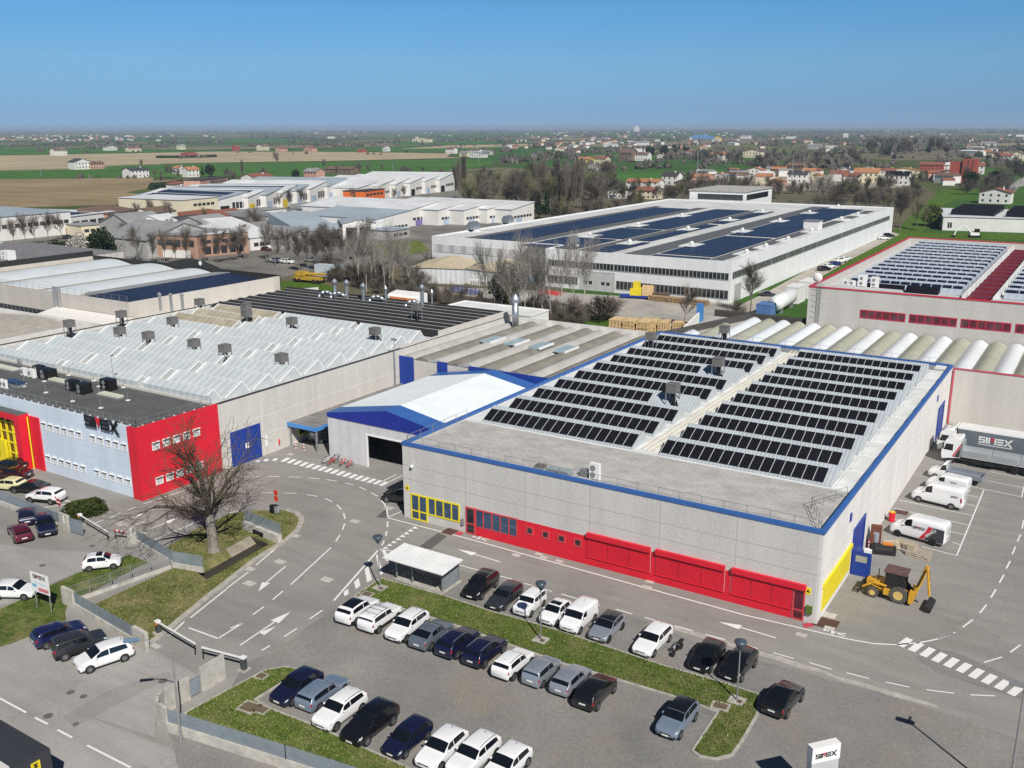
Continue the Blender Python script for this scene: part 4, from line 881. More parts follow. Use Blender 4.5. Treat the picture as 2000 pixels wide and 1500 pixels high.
# ================================================================== 7. right-hand vault hall and tall block with red windows
B9 = thing('vaulted_hall', 'hall with alternating white and grey-green barrel vaults behind the blue-trimmed hall', 'hall', (0, 82, 0)); o = B9.location
m = MB(o); m.box(0.35, 45, 69.45, 69.75, 0, 8.2); m.box(-45.6, 0.3, 69.5, 69.75, 0, 7.6); m.build('wall', CONCP, B9)
m = MB(o); m.box(0.3, 45, 69.38, 69.8, 8.2, 8.36); m.box(0.12, 0.34, 69.36, 69.7, 0, 8.36); m.build('red_trim', M('trim_pinkish_red', (0.55, 0.09, 0.13), 0.5), B9)
m = MB(o); m.box(-45.7, -38.2, 95.3, 96, 0, 8.3); m.box(-38.2, -28, 95.3, 95.7, 0, 8.3); m.prism([(-45.9, 69.8), (-45.6, 69.8), (-37.9, 96.2), (-38.2, 96.2)], 0, 8.5); m.build('dark_parapet', M('parapet_dark', (0.075, 0.07, 0.065), 0.7), B9)
VW = M('vault_white', (0.70, 0.75, 0.78), 0.3, 0.0, var=0.06); VGR = ribbed('vault_grey_green', (0.40, 0.41, 0.33), 1, 0.7, 0.85, 0.6, var=0.15)
m = MB(o); m.box(-45.4, 45, 69.8, 94.3, 6.9, 7.3); m.build('roof_deck', M('gutter_grey', (0.45, 0.44, 0.40), 0.8), B9)
for k in range(33):
    x0 = -44.2+2.72*k
    ya = 69.85; yb = 94.2 if x0 > -38 else 69.85+(x0+46.6)*3.2
    m = MB(o); vault(m, x0+0.08, x0+2.64, ya, min(94.2, yb), 7.32, 0.62, 0, 8); m.build('roof_vault', VW if k % 2 == 0 else VGR, B9, smooth=False)
B10 = thing('factory_hall', 'tall pale concrete block with red strip windows, red roof edge and long blue-grey solar rows', 'factory', (15, 140, 0)); o = B10.location
m = MB(o); ring(m, -28, 62, 94.5, 187, 0, 14.3, 0.35); m.build('wall', CONCT, B10); m = MB(o); ring(m, -28.08, 62.1, 94.4, 187.1, 14.3, 14.5, 0.5); m.build('red_coping', M('coping_red', (0.52, 0.03, 0.06), 0.5), B10)
m = MB(o); m.box(-27.6, 61.6, 94.9, 186.6, 12.6, 12.9); m.box(-27, -5, 95.2, 104, 12.9, 13.6); m.box(1, 30, 95.2, 101, 12.9, 13.8); m.build('roof_deck', M('roof_light_grey', (0.55, 0.56, 0.56), 0.7, var=0.15), B10)
Wt = Wall('-y', 94.5)
for k in range(6): window(B10, Wt, -18.8+8.12*k, -11.3+8.12*k, 9.62, 11.1, M('frame_crimson', (0.55, 0.02, 0.06), 0.5), GLASSR, 5, 0.13, 0.07)
RBL = ribbed('solar_support_blue', (0.42, 0.48, 0.55), 0, 1.1, 0.9, 0.5)
for i in range(13):
    y0 = 107+5.75*i
    for (x0, x1) in ((-24.2, -4.6), (2.2, 26.0)):
        m = MB(o); m.section([(y0, 12.95), (y0, 13.1), (y0+3.6, 14.5), (y0+3.7, 14.5), (y0+4.7, 12.95)], 'x', x0, x1); rd = m.build('roof_ridge', RBL, B10)
        m = MB(o); n = 11
        for k in range(n):
            xa = x0+(x1-x0)*k/n+0.09; xb = x0+(x1-x0)*(k+1)/n-0.09
            f0, f1 = 0.50, 0.77
            m.faces([(xa, y0+3.6*f0, 13.1+1.4*f0+0.06), (xb, y0+3.6*f0, 13.1+1.4*f0+0.06), (xb, y0+3.6*f1, 13.1+1.4*f1+0.06), (xa, y0+3.6*f1, 13.1+1.4*f1+0.06)], [(0, 1, 2, 3)])
        m.build('solar_array', PVNAV, rd)
for k in range(14): m = MB(o); m.box(-3.0, 0.6, 103+5.75*k, 106+5.75*k, 12.9, 13.5); m.build('red_rooflight', M('rooflight_maroon', (0.17, 0.015, 0.02), 0.4), B10)
m = MB(o); m.box(-3.6, -3.3, 100, 183, 12.9, 14.2); m.box(1.2, 1.5, 100, 183, 12.9, 14.2); m.build('roof_screen', WHITEM, B10)
m = MB(o); m.section([(105.0, 12.92), (105.0, 13.0), (107, 14.0), (107, 12.92)], 'x', -22, -14); m.section([(101.2, 13.7), (101.2, 13.8), (103.2, 14.7), (103.2, 13.7)], 'x', -13, -7.5); m.build('solar_array', PVBLK, B10)
m = MB(o)
for yy in (0.0, 0.55): m.tube((-26.3+yy, 94.3, 8.2), (-26.3+yy, 94.3, 15.4), 0.04)
for k in range(22): m.tube((-26.3, 94.3, 8.4+0.32*k), (-25.75, 94.3, 8.4+0.32*k), 0.03, 0.03, 4)
for k in range(6): m.path([(-26.3, 94.3, 10+k), (-26.5, 93.7, 10+k), (-25.6, 93.7, 10+k), (-25.75, 94.3, 10+k)], 0.025, 4)
m.build('cage_ladder', GREYM, B10)
for (px, py, w, h, lb) in ((1654, 557, 1.3, 1.0, 'squat white cooling unit, leftmost'), (1665, 558, 1.3, 1.0, 'squat white cooling unit, second'), (1684, 560, 1.5, 2.2, 'tall double-fan white cooling unit, left'), (1708, 562, 1.3, 2.0, 'tall double-fan white cooling unit, right')):
    roof_item('air_conditioner', lb+' on the tall concrete block', 'air conditioner', px, py, 13.6, w, 0.8, h, WHITE, 'fan', 'cooling units on the tall block')
c = G(1596, 556, 14.4); t = thing('satellite_dish', 'white satellite dish on the corner of the tall concrete block', 'dish', c); m = MB(); m.tube((0, 0, 0), (0, 0, 1.2), 0.06); m.build('mast', GALV, t); m = MB(); m.lathe([(0.02, 0), (0.5, 0.1), (0.85, 0.3)], (0, -0.3, 1.3), 14, 0, 'y'); m.build('reflector', WHITE, t)
t = roof_item('air_conditioner', 'white two-fan condenser on the terrace edge of the blue-trimmed hall', 'air conditioner', 1162, 936, 8.36, 1.05, 0.5, 1.7, WHITE, 'fan')
roof_item('skylight', 'low grey glazed hatch by the terrace railing of the blue-trimmed hall', 'skylight', 1092, 925, 8.36, 2.6, 1.0, 0.5, M('hatch_grey', (0.30, 0.36, 0.38), 0.3), 'skylight')
roof_item('skylight', 'small dark roof hatch left of the glazed one on the terrace', 'skylight', 1056, 914, 8.36, 1.1, 0.9, 0.35, M('hatch_brown', (0.16, 0.14, 0.12), 0.6), 'skylight')
t = thing('wall_block', 'small stack of grey slats beside the white condenser on the terrace', 'slats', G(1141, 930, 8.36)); m = MB(); [m.box(-0.4, 0.4, -0.25, 0.25, 0.1*k, 0.1*k+0.06) for k in range(8)]; m.build('slats', GREYM, t)

# ================================================================== 8. large white factory with blue solar roof
B11 = thing('factory_hall', 'huge white flat factory with two window bands and blue solar fields on its roof', 'factory', (-100, 240, 0)); o = B11.location
WF = concrete('render_white', (0.74, 0.76, 0.77), 0, 0, (5.5, 3.4), 0.9, 0.08)
m = MB(o); m.box(-113.5, -61, 147.4, 147.8, 0, 10.35); m.box(-61.4, -61, 147.8, 338, 0, 10.35); m.box(-159, -158.6, 157, 338, 0, 10.35); m.box(-158.6, -113.5, 157, 157.4, 0, 10.35); m.box(-113.5, -113.1, 147.8, 157, 0, 10.35); m.box(-159, -61, 337.6, 338, 0, 10.35); m.build('wall', WF, B11)
m = MB(o); m.box(-158.6, -113.1, 157.4, 337.6, 9.5, 9.9); m.box(-113.1, -61.4, 147.8, 337.6, 9.5, 9.9); m.build('roof_deck', M('roof_offwhite', (0.62, 0.63, 0.62), 0.7, var=0.2, scale=0.1), B11)
def field(x0, x1, y0, y1, z0=9.95, z1=10.15, mt=PVBLU, nm='solar_field'):
    m = MB(o); m.box(x0, x1, y0, y1, z0, z1); return m.build(nm, mt, B11)
field(-145, -131, 160, 292); field(-124, -107, 152, 178); field(-121, -106.5, 181, 210); field(-121, -106.5, 213, 296); field(-101.5, -95.5, 149, 176); field(-101.5, -97, 180, 235); field(-101.5, -97, 240, 296)
field(-83.5, -68.5, 149, 153); field(-83.5, -68.8, 156, 204); field(-83.5, -68.8, 208, 258); field(-85, -69.5, 258, 322)
RGR = M('roof_dark_strip', (0.12, 0.125, 0.13), 0.7, var=0.15)
for (a, b, c_, d_) in ((-130.5, -126, 160, 300), (-105.8, -102, 150, 300), (-91.5, -84.6, 149, 330), (-68.2, -64.6, 149, 320), (-149, -146, 160, 300)): field(a, b, c_, d_, 9.93, 10.0, RGR, 'roof_strip')
Wb = Wall('-y', 147.4); Wc = Wall('+x', -61)
WFR = M('frame_grey_window', (0.42, 0.43, 0.44), 0.5)
def bandwin(W, u0, u1, z0, z1, pitch):
    n = max(1, round((u1-u0)/pitch)); window(B11, W, u0, u1, z0, z1, WFR, M('glass_factory', (0.03, 0.035, 0.04), 0.15, var=0.7, scale=0.6, spec=0.7), n-1, 0.13, 0.09)
for k in range(4): bandwin(Wb, -103.1+10.4*k, -92.75+10.4*k, 5.7, 7.55, 1.0)
for k in range(3): bandwin(Wb, -92.0+10.2*k, -81.85+10.2*k, 1.0, 3.3, 1.1)
bandwin(Wb, -112.6, -103.3, 5.7, 7.55, 1.0); bandwin(Wb, -112.6, -103.3, 1.2, 3.3, 1.0)
for k in range(12): bandwin(Wc, 148.2+15.2*k, 163.2+15.2*k, 5.9, 7.75, 1.2)
for a in (-102.6, -97.4):
    m = MB(o); Wb.box(m, a, a+4.9, 0.05, 5.2, 0, 0.07); Wb.frame(m, a, a+4.9, 0.05, 5.2, 0.2, 0.12); d = m.build('roller_door', M('door_lightgrey', (0.5, 0.51, 0.51), 0.5), B11); m = MB(o)
    for k in range(2): Wb.box(m, a+1.1+1.5*k, a+2.1+1.5*k, 1.7, 2.6, 0.07, 0.09)
    m.build('pane', GLASS, d)
m = MB(o); Wc.box(m, 150.4, 155, 0.05, 4.4, 0, 0.06); m.build('roller_door', M('door_midgrey', (0.38, 0.39, 0.4), 0.5), B11)
m = MB(o); m.box(-158, -114, 156.9, 157, 5.6, 8.0); m.build('translucent_band', ribbed('polycarb_band', (0.62, 0.63, 0.64), 0, 4.3, 0.72, 0.4), B11)
m = MB(o); m.box(-130, -114.5, 156.6, 157, 0.02, 5.0); m.build('open_bay', DARKI, B11)  # black slab on the wall, shade of the bay put into its colour
railing(B11, [(-113, 147.5, 10.3), (-61.5, 147.5, 10.3)], 1.1, 2.0); railing(B11, [(-158.5, 157.1, 10.3), (-114, 157.1, 10.3)], 1.1, 2.0); railing(B11, [(-158.5, 337.8, 10.3), (-61.5, 337.8, 10.3)], 1.3, 4.0)
tips = []
for i, (px, py) in enumerate(((1152, 462), (1246, 442), (1332, 423), (1230, 476), (1344, 449), (1425, 431), (1489, 415), (1351, 480), (1450, 453), (1523, 433), (1581, 417), (1637, 405), (1458, 496), (1496, 484), (1539, 470), (1585, 453), (1643, 430), (1675, 421))):
    c = G(px, py, 9.9); t = thing('roof_cowl', 'small white conical vent cowl on a pale square of the white factory roof', 'vent', (c.x, c.y, 9.85), 0, 'conical vents on the white factory roof')
    m = MB(); m.box(-2.4, 2.4, -4, 4, 0.0, 0.36); m.build('plinth', WHITEM, t); m = MB(); m.lathe([(0.35, 0.36), (0.35, 0.8), (0.62, 0.8), (0.62, 1.0), (0.12, 1.4)], n=10); m.build('cowl', WHITE, t)
for i, (px, py, w) in enumerate(((925, 452, 6.5), (992, 439, 6), (1120, 482, 3.0))):
    c = G(px, py, 9.9); t = thing('roof_duct', 'silver drum ventilator on the white factory roof, '+['nearer', 'farther', 'small one above the facade step'][i], 'ventilator', (c.x, c.y, 9.9), 0, 'drum ventilators on the white factory')
    m = MB(); m.lathe([(1.5, -w/4), (1.6, -w/4), (1.6, w/4), (1.5, w/4)], (0, 0, 1.6), 14, 0, 'y'); m.build('drum', STEEL, t); m = MB(); m.box(-1.4, 1.4, -w/4, w/4, 0, 0.7); m.build('base', WHITEM, t)
t = thing('roof_cabin', 'little white roof cabin near the right edge of the white factory roof', 'cabin', G(1587, 447, 9.9)); m = MB(); m.box(-2.4, 2.4, -2.4, 2.4, 0, 2.6); m.build('wall', WHITE, t); m = MB(); m.box(-2.6, 2.6, -2.6, 2.6, 2.6, 2.8); m.build('roof', GREYM, t)
t = thing('office_building', 'flat white pavilion with window strip at the back of the huge white factory', 'office', (-136, 352, 0)); m = MB(); m.box(-14, 12, -12, 26, 0, 14.2); m.build('wall', WHITE, t); m = MB(); m.box(-14.4, 12.4, -12.4, 26.4, 14.2, 14.7); m.build('roof', M('roof_mottled', (0.42, 0.41, 0.38), 0.9, var=0.3), t)
m = MB(); m.box(-10, 11, -12.1, -12, 10.6, 13.0); m.box(12, 12.1, -10, 20, 10.6, 13.0); m.build('window', GLASS, t)
for i, (px, py, px2, py2, h) in enumerate(((802, 548, 905, 548, 6.0), (905, 546, 968, 552, 5.6))):
    a = G(px, py+ (4 if i == 0 else 6)); b = G(px2, py2+8); t = thing('storage_tent', 'white ribbed storage tent with tan roof beside the white factory, '+('left and larger' if i == 0 else 'right')+' one', 'tent', a, atan2(b.y-a.y, b.x-a.x), 'storage tents by the white factory')
    L = (b-a).length; m = MB(); m.box(0, L, 0, 16, 0, h*0.72); m.build('wall', ribbed('tent_white', (0.66, 0.68, 0.70), 0, 1.4, 0.85, 0.5), t)
    m = MB(); m.section([(-0.3, h*0.72), (L/2, h), (L+0.3, h*0.72)], 'y', -0.3, 16.3); m.build('roof', M('tent_tan', (0.52, 0.45, 0.32), 0.7, var=0.15), t)
# ------------------------------------------------------------------ vehicles
def paint(name, col, metal=0.0, rough=0.28): return M('car_'+name, col, rough, metal, var=0.0, spec=0.5, coat=0.8)
PAINTS = {'white': paint('white', (0.80, 0.81, 0.82)), 'black': paint('black', (0.008, 0.008, 0.010)), 'navy': paint('navy', (0.010, 0.013, 0.045), 0.2), 'anthracite': paint('anthracite', (0.045, 0.05, 0.058), 0.4),
          'grey': paint('grey', (0.15, 0.185, 0.225), 0.35), 'silver': paint('silver', (0.36, 0.40, 0.46), 0.45), 'steelblue': paint('steelblue', (0.25, 0.32, 0.42), 0.4), 'burgundy': paint('burgundy', (0.11, 0.008, 0.022), 0.2),
          'darkred': paint('darkred', (0.035, 0.008, 0.012), 0.2), 'yellow': paint('pale_yellow', (0.70, 0.68, 0.40)), 'blue': paint('blue', (0.02, 0.03, 0.18), 0.2), 'deepblue': paint('deepblue', (0.013, 0.016, 0.085), 0.2), 'greige': paint('greige', (0.33, 0.32, 0.30), 0.3)}
TYRE = M('tyre', (0.018, 0.018, 0.018), 0.85, var=0.0); RIM = M('rim_alloy', (0.42, 0.43, 0.45), 0.35, 0.8, var=0); RIMD = M('rim_dark', (0.03, 0.03, 0.035), 0.4, 0.5, var=0)
CGL = M('car_glass', (0.006, 0.008, 0.011), 0.04, var=0, spec=0.9); TRIM = M('car_trim', (0.02, 0.02, 0.021), 0.6, var=0); HEADL = M('headlamp', (0.62, 0.66, 0.70), 0.15, 0.2, var=0, spec=0.8)
TAILL = M('tail_lamp', (0.30, 0.008, 0.012), 0.2, var=0, spec=0.7); PLATE = M('plate_white', (0.75, 0.75, 0.75), 0.5, var=0)
# stations: (s, bottom, belt, top, width factor)
def prof(kind):
    if kind == 'hatch': st = [(0, .34, .58, .62, .74), (.02, .22, .66, .69, .90), (.08, .20, .74, .78, .97), (.17, .20, .82, .87, 1), (.265, .20, .88, .94, 1), (.29, .20, .89, .97, 1), (.46, .20, .93, 1.42, 1), (.58, .20, .95, 1.48, 1), (.74, .20, .97, 1.46, 1), (.87, .22, .99, 1.39, .99), (.955, .26, 1.0, 1.06, .96), (.985, .30, .93, .97, .91), (1, .42, .80, .83, .80)]
    elif kind == 'suv': st = [(0, .42, .72, .76, .78), (.02, .28, .82, .86, .92), (.07, .26, .92, .96, .98), (.16, .26, .98, 1.03, 1), (.255, .26, 1.03, 1.09, 1), (.28, .26, 1.04, 1.12, 1), (.43, .26, 1.08, 1.58, 1), (.56, .26, 1.10, 1.65, 1), (.76, .26, 1.12, 1.63, 1), (.89, .28, 1.14, 1.55, .99), (.965, .32, 1.14, 1.20, .96), (.988, .36, 1.02, 1.06, .92), (1, .48, .88, .92, .84)]
    elif kind == 'jeep': st = [(0, .46, .80, .86, .86), (.015, .32, .95, 1.0, .95), (.05, .30, 1.0, 1.06, .99), (.16, .30, 1.03, 1.09, 1), (.265, .30, 1.06, 1.12, 1), (.285, .30, 1.06, 1.15, 1), (.40, .30, 1.08, 1.62, 1), (.52, .30, 1.10, 1.69, 1), (.80, .30, 1.12, 1.68, 1), (.935, .32, 1.13, 1.62, .99), (.975, .34, 1.12, 1.17, .97), (.99, .38, 1.02, 1.06, .95), (1, .5, .9, .94, .90)]
    elif kind == 'wagon': st = [(0, .34, .58, .62, .74), (.02, .22, .66, .69, .90), (.08, .20, .74, .78, .97), (.17, .20, .82, .86, 1), (.275, .20, .88, .93, 1), (.30, .20, .89, .96, 1), (.45, .20, .93, 1.40, 1), (.58, .20, .95, 1.47, 1), (.80, .20, .97, 1.45, 1), (.915, .22, .98, 1.38, .98), (.97, .28, .98, 1.03, .95), (.988, .32, .90, .94, .91), (1, .42, .78, .82, .82)]
    elif kind == 'sedan': st = [(0, .34, .58, .62, .74), (.02, .22, .66, .69, .90), (.08, .20, .74, .78, .97), (.17, .20, .82, .86, 1), (.275, .20, .88, .93, 1), (.30, .20, .89, .96, 1), (.46, .20, .93, 1.38, 1), (.58, .20, .95, 1.44, 1), (.70, .20, .96, 1.38, 1), (.865, .22, .98, 1.04, .99), (.965, .26, .96, 1.0, .94), (.988, .30, .88, .92, .90), (1, .42, .76, .80, .80)]
    elif kind == 'coupe': st = [(0, .42, .70, .74, .78), (.02, .28, .80, .84, .92), (.07, .26, .90, .94, .98), (.16, .26, .96, 1.01, 1), (.26, .26, 1.01, 1.07, 1), (.285, .26, 1.02, 1.10, 1), (.44, .26, 1.05, 1.54, 1), (.55, .26, 1.07, 1.60, 1), (.70, .26, 1.09, 1.53, 1), (.90, .28, 1.11, 1.20, .98), (.965, .32, 1.08, 1.12, .95), (.988, .36, .98, 1.02, .91), (1, .48, .84, .88, .83)]
    elif kind == 'mini': st = [(0, .34, .62, .68, .74), (.025, .22, .72, .77, .88), (.08, .20, .80, .86, .95), (.16, .20, .86, .93, .99), (.235, .20, .90, .98, 1), (.26, .20, .91, 1.01, 1), (.43, .20, .94, 1.43, 1), (.55, .20, .95, 1.49, 1), (.74, .20, .96, 1.46, 1), (.86, .22, .97, 1.38, .98), (.96, .26, .98, 1.04, .93), (.985, .30, .90, .95, .87), (1, .42, .76, .82, .74)]
    elif kind == 'mpv': st = [(0, .36, .64, .68, .76), (.02, .24, .76, .80, .91), (.06, .22, .84, .89, .97), (.13, .22, .92, .97, 1), (.20, .22, .97, 1.05, 1), (.225, .22, .98, 1.08, 1), (.42, .22, 1.02, 1.57, 1), (.55, .22, 1.03, 1.64, 1), (.78, .22, 1.04, 1.61, 1), (.90, .24, 1.05, 1.52, .99), (.965, .28, 1.05, 1.12, .96), (.988, .32, .96, 1.0, .92), (1, .44, .84, .88, .83)]
    elif kind == 'van': st = [(0, .38, .68, .73, .78), (.02, .24, .82, .88, .92), (.06, .22, .92, .98, .98), (.14, .22, 1.0, 1.06, 1), (.205, .22, 1.05, 1.12, 1), (.225, .22, 1.06, 1.16, 1), (.345, .22, 1.10, 1.74, 1), (.45, .22, 1.12, 1.85, 1), (.7, .22, 1.12, 1.86, 1), (.965, .24, 1.12, 1.82, .99), (.99, .26, 1.12, 1.72, .98), (.996, .3, 1.1, 1.5, .97), (1, .4, 1.0, 1.3, .95)]
    elif kind == 'bigvan': st = [(0, .42, .80, .86, .80), (.015, .28, .95, 1.02, .93), (.05, .26, 1.08, 1.16, .98), (.12, .26, 1.20, 1.28, 1), (.165, .26, 1.27, 1.36, 1), (.18, .26, 1.28, 1.42, 1), (.30, .26, 1.34, 2.28, 1), (.38, .26, 1.36, 2.48, 1), (.7, .26, 1.36, 2.52, 1), (.97, .28, 1.36, 2.48, .99), (.99, .30, 1.36, 2.38, .985), (.996, .34, 1.3, 2.2, .98), (1, .45, 1.2, 2.0, .97)]
    return st
DIM = {'hatch': (4.15, .89, .80), 'suv': (4.45, .92, .80), 'jeep': (4.3, .91, .86), 'wagon': (4.65, .905, .79), 'sedan': (4.7, .92, .76), 'coupe': (4.45, .93, .77), 'mini': (3.6, .815, .77), 'mpv': (4.4, .91, .79), 'van': (4.2, .91, .90), 'bigvan': (5.6, 1.02, .90), 'city': (3.68, .82, .84)}
class Shape:
    def __init__(s, kind, lw=None):
        s.kind = kind; base = 'jeep' if kind == 'city' else kind
        s.st = prof(base)
        if kind == 'city': s.st = [(a, b*0.72, c*0.90, d*0.925, w) for a, b, c, d, w in s.st]
        s.L, s.W, s.rt = DIM[kind]; s.H = max(q[3] for q in s.st)
    def at(s, u):
        st = s.st
        for a, b in zip(st, st[1:]):
            if u <= b[0] or b is st[-1]:
                k = (u-a[0])/(b[0]-a[0]); k = max(0, min(1, k)); return [a[i]+(b[i]-a[i])*k for i in range(5)]
    def P(s, u, t):
        _, zb, be, to, w = s.at(u); W = s.W*w
        g = max(0.0, min(1.0, (to-be-0.05)/(s.H-be-0.05)))
        w5 = W*(0.93+(s.rt-0.93)*g)
        zm = (zb+be)/2
        pts = [(0, zb), (W*.90, zb), (W*.985, zb+.13), (W*1.0, zm+.08), (W*.968, be), (w5, be+(to-be)*(.88 if g > .05 else .8)), (w5*.80, to-.025*g-.004), (0, to)]
        i = min(6, int(t)); k = t-i; a, b = pts[i], pts[i+1]
        return Vector((s.L*(0.5-u), a[0]+(b[0]-a[0])*k, a[1]+(b[1]-a[1])*k))
    def patch(s, m, cs, n=6, k=3, side=1, off=.012, mi=0):
        """cs: four (s,t) corners; bilinear patch lying on the body"""
        def q(u, v):
            a, b, c, d = cs
            return ((a[0]*(1-u)+b[0]*u)*(1-v)+(d[0]*(1-u)+c[0]*u)*v, (a[1]*(1-u)+b[1]*u)*(1-v)+(d[1]*(1-u)+c[1]*u)*v)
        vs = []; fs = []
        for i in range(n+1):
            for j in range(k+1):
                u, t = q(i/n, j/k); p = s.P(u, t); e = 1e-3
                du = s.P(min(.9999, u+e), t)-s.P(max(0, u-e), t); dt = s.P(u, min(6.9999, t+e))-s.P(u, max(0, t-e))
                nn = du.cross(dt)
                if nn.length < 1e-12: nn = Vector((0, 0, 1))
                nn.normalize()
                c = Vector((p.x, p.y*0.0, s.H*0.4))
                if nn.dot(p-c) < 0: nn = -nn
                p = p+nn*off; vs.append((p.x, p.y*side, p.z))
        for i in range(n):
            for j in range(k):
                f = (i*(k+1)+j, (i+1)*(k+1)+j, (i+1)*(k+1)+j+1, i*(k+1)+j+1); fs.append(f if side > 0 else f[::-1])
        m.faces(vs, fs, mi)
CARP = {}
def car_proto(kind):
    if kind in CARP: return CARP[kind]
    s = Shape(kind); parts = []
    us = sorted(set([q[0] for q in s.st]+[(a[0]+b[0])/2 for a, b in zip(s.st, s.st[1:])])); ts = [0, 1, 1.5, 2, 2.5, 3, 3.5, 4, 4.33, 4.66, 5, 5.33, 5.66, 6, 6.5, 7]
    full = [(t, 1) for t in ts]+[(t, -1) for t in ts[-2:0:-1]]
    m = MB(); n = len(full); vs = []; fs = []
    for u in us:
        for t, sd in full: p = s.P(u, t); vs.append((p.x, p.y*sd, p.z))
    for i in range(len(us)-1):
        for j in range(n): fs.append((i*n+j, i*n+(j+1) % n, (i+1)*n+(j+1) % n, (i+1)*n+j))
    fs.append(tuple(range(n))[::-1]); fs.append(tuple(range((len(us)-1)*n, len(us)*n)))
    m.faces(vs, fs); me = m.mesh('car_body_'+kind, [PAINTS['white']], True); parts.append(('body', me, 'paint', []))
    def part(name, mat, *patches, smooth=True):
        m = MB()
        for cs, sd, n_, k_ in patches: s.patch(m, cs, n_, k_, sd)
        parts.append((name, m.mesh(name+'_'+kind, [mat], smooth), None, []))
    big = kind in ('van', 'bigvan')
    ws0, ws1 = [(q[0]) for q in s.st][5]+.008, [(q[0]) for q in s.st][6]-.012
    r0, r1 = s.st[9][0]+.012, s.st[10][0]-.014
    if kind == 'sedan': r0, r1 = s.st[8][0]+.02, s.st[9][0]-.012
    if kind == 'coupe': r0, r1 = s.st[8][0]+.03, s.st[9][0]-.012
    both = lambda cs, n_=5, k_=3: [(cs, 1, n_, k_), (cs, -1, n_, k_)]
    part('windscreen', CGL, *both([(ws0, 5.12), (ws1, 5.12), (ws1, 7), (ws0, 7)]))
    if not big: part('rear_window', CGL, *both([(r0, 5.25), (r1, 5.25), (r1, 7), (r0, 7)]))
    a0 = ws0+.05; mid = .55 if kind not in ('mini',) else .60; a1 = s.st[9][0]-.02 if kind not in ('sedan', 'coupe') else s.st[8][0]+.04
    if kind == 'bigvan': segs = [(.235, .405)]
    elif kind == 'van': segs = [(.27, .455)]
    else: segs = [(a0, mid-.008), (mid+.008, a1)]
    for (p0, p1) in segs:
        for sd in (1, -1): part('side_window', CGL, ([(p0, 4.1), (p1, 4.1), (p1-(.02 if p1 > .7 else 0), 4.9), (p0+(.055 if p0 < .4 else 0), 4.9)], sd, 5, 2))
    for sd in (1, -1):
        part('headlight', HEADL, ([(.012, 3.35), (.085, 3.55), (.085, 4.25), (.012, 4.1)], sd, 3, 2))
        part('tail_light', TAILL, ([(.962, 3.2), (.994, 3.2), (.992, 4.1), (.955, 4.2)], sd, 2, 2))
    m = MB()
    for sd in (1, -1):
        s.patch(m, [(.0, 1.0), (1, 1.0), (1, 1.9), (.0, 1.9)], 14, 2, sd, .006)
        s.patch(m, [(.0005, .2), (.02, .2), (.02, 2.2), (.0005, 2.2)], 2, 4, sd, .01)
    parts.append(('lower_trim', m.mesh('lower_trim_'+kind, [TRIM]), None, []))
    m = MB(); z = s.st[-1][2]-.13 if not big else 1.0; m.box(-s.L/2-.02, -s.L/2+.03, -.26, .26, z-.06, z+.06); parts.append(('number_plate', m.mesh('rear_plate_'+kind, [PLATE]), None, []))
    m = MB(); m.box(s.L/2-.04, s.L/2+.025, -.26, .26, .40, .51); parts.append(('number_plate', m.mesh('front_plate_'+kind, [PLATE]), None, []))
    m = MB(); m.box(s.L/2-.06, s.L/2+.012, -.42, .42, .53, .62); parts.append(('grille', m.mesh('grille_'+kind, [TRIM]), None, []))
    pm = s.P(ws0+.075, 4.3)
    for sd in (1, -1):
        m = MB(); m.lathe([(.03, -.10), (.075, -.06), (.08, .05), (.04, .09)], (pm.x, (pm.y+.10)*sd, pm.z+.03), 8, 0, 'x'); parts.append(('mirror', m.mesh('mirror_'+kind, [PAINTS['white']]), 'paint', []))
    rw = {'suv': .35, 'jeep': .345, 'coupe': .355, 'bigvan': .345, 'mini': .295, 'city': .295}.get(kind, .32)
    xf = s.L*(.5-(.185 if kind != 'bigvan' else .16)); xr = s.L*(.5-(.80 if kind not in ('van', 'bigvan') else .80))
    for x in (xf, xr):
        for sd in (1, -1):
            W = s.W
            m = MB()
            def ly(prof_, mi=0): m.lathe([(r, (yy if sd > 0 else -yy)) for r, yy in prof_], (x, 0, rw), 18, mi, 'y')
            m2 = MB(); m = m2; ly([(.05, W-.2), (rw+.065, W-.2), (rw+.065, W+.008), (.05, W+.008)]); arch = m2.mesh('arch_'+kind, [TRIM])
            m3 = MB(); m = m3; ly([(.1, W-.19), (rw, W-.18), (rw, W+.005), (rw-.05, W+.022), (.1, W+.018)]); ty = m3.mesh('tyre_'+kind, [TYRE])
            m4 = MB(); m = m4; ly([(.02, W), (rw*.66, W+.0), (rw*.66, W+.026), (.12, W+.034), (.02, W+.03)])
            for k in range(5):
                a = 2*pi*k/5+.3; rr = rw*.42; q = Vector((x+rr*cos(a), (W+.036)*sd, rw+rr*sin(a)))
                m4.box(q.x-.045, q.x+.045, q.y-.004, q.y+.004, q.z-.045, q.z+.045, 1)
            parts.append(('wheel', ty, None, [('rim', m4.mesh('rim_'+kind, [RIM, TRIM]), 'rim')])); parts.append(('wheel_arch', arch, None, []))
    CARP[kind] = (s, parts, xf, xr); return CARP[kind]
def put_part(name, me, mat, parent):
    o = bpy.data.objects.new(name, me); COL.objects.link(o); o.parent = parent
    if mat is not None:
        o.material_slots[0].link = 'OBJECT'; o.material_slots[0].material = mat
    return o
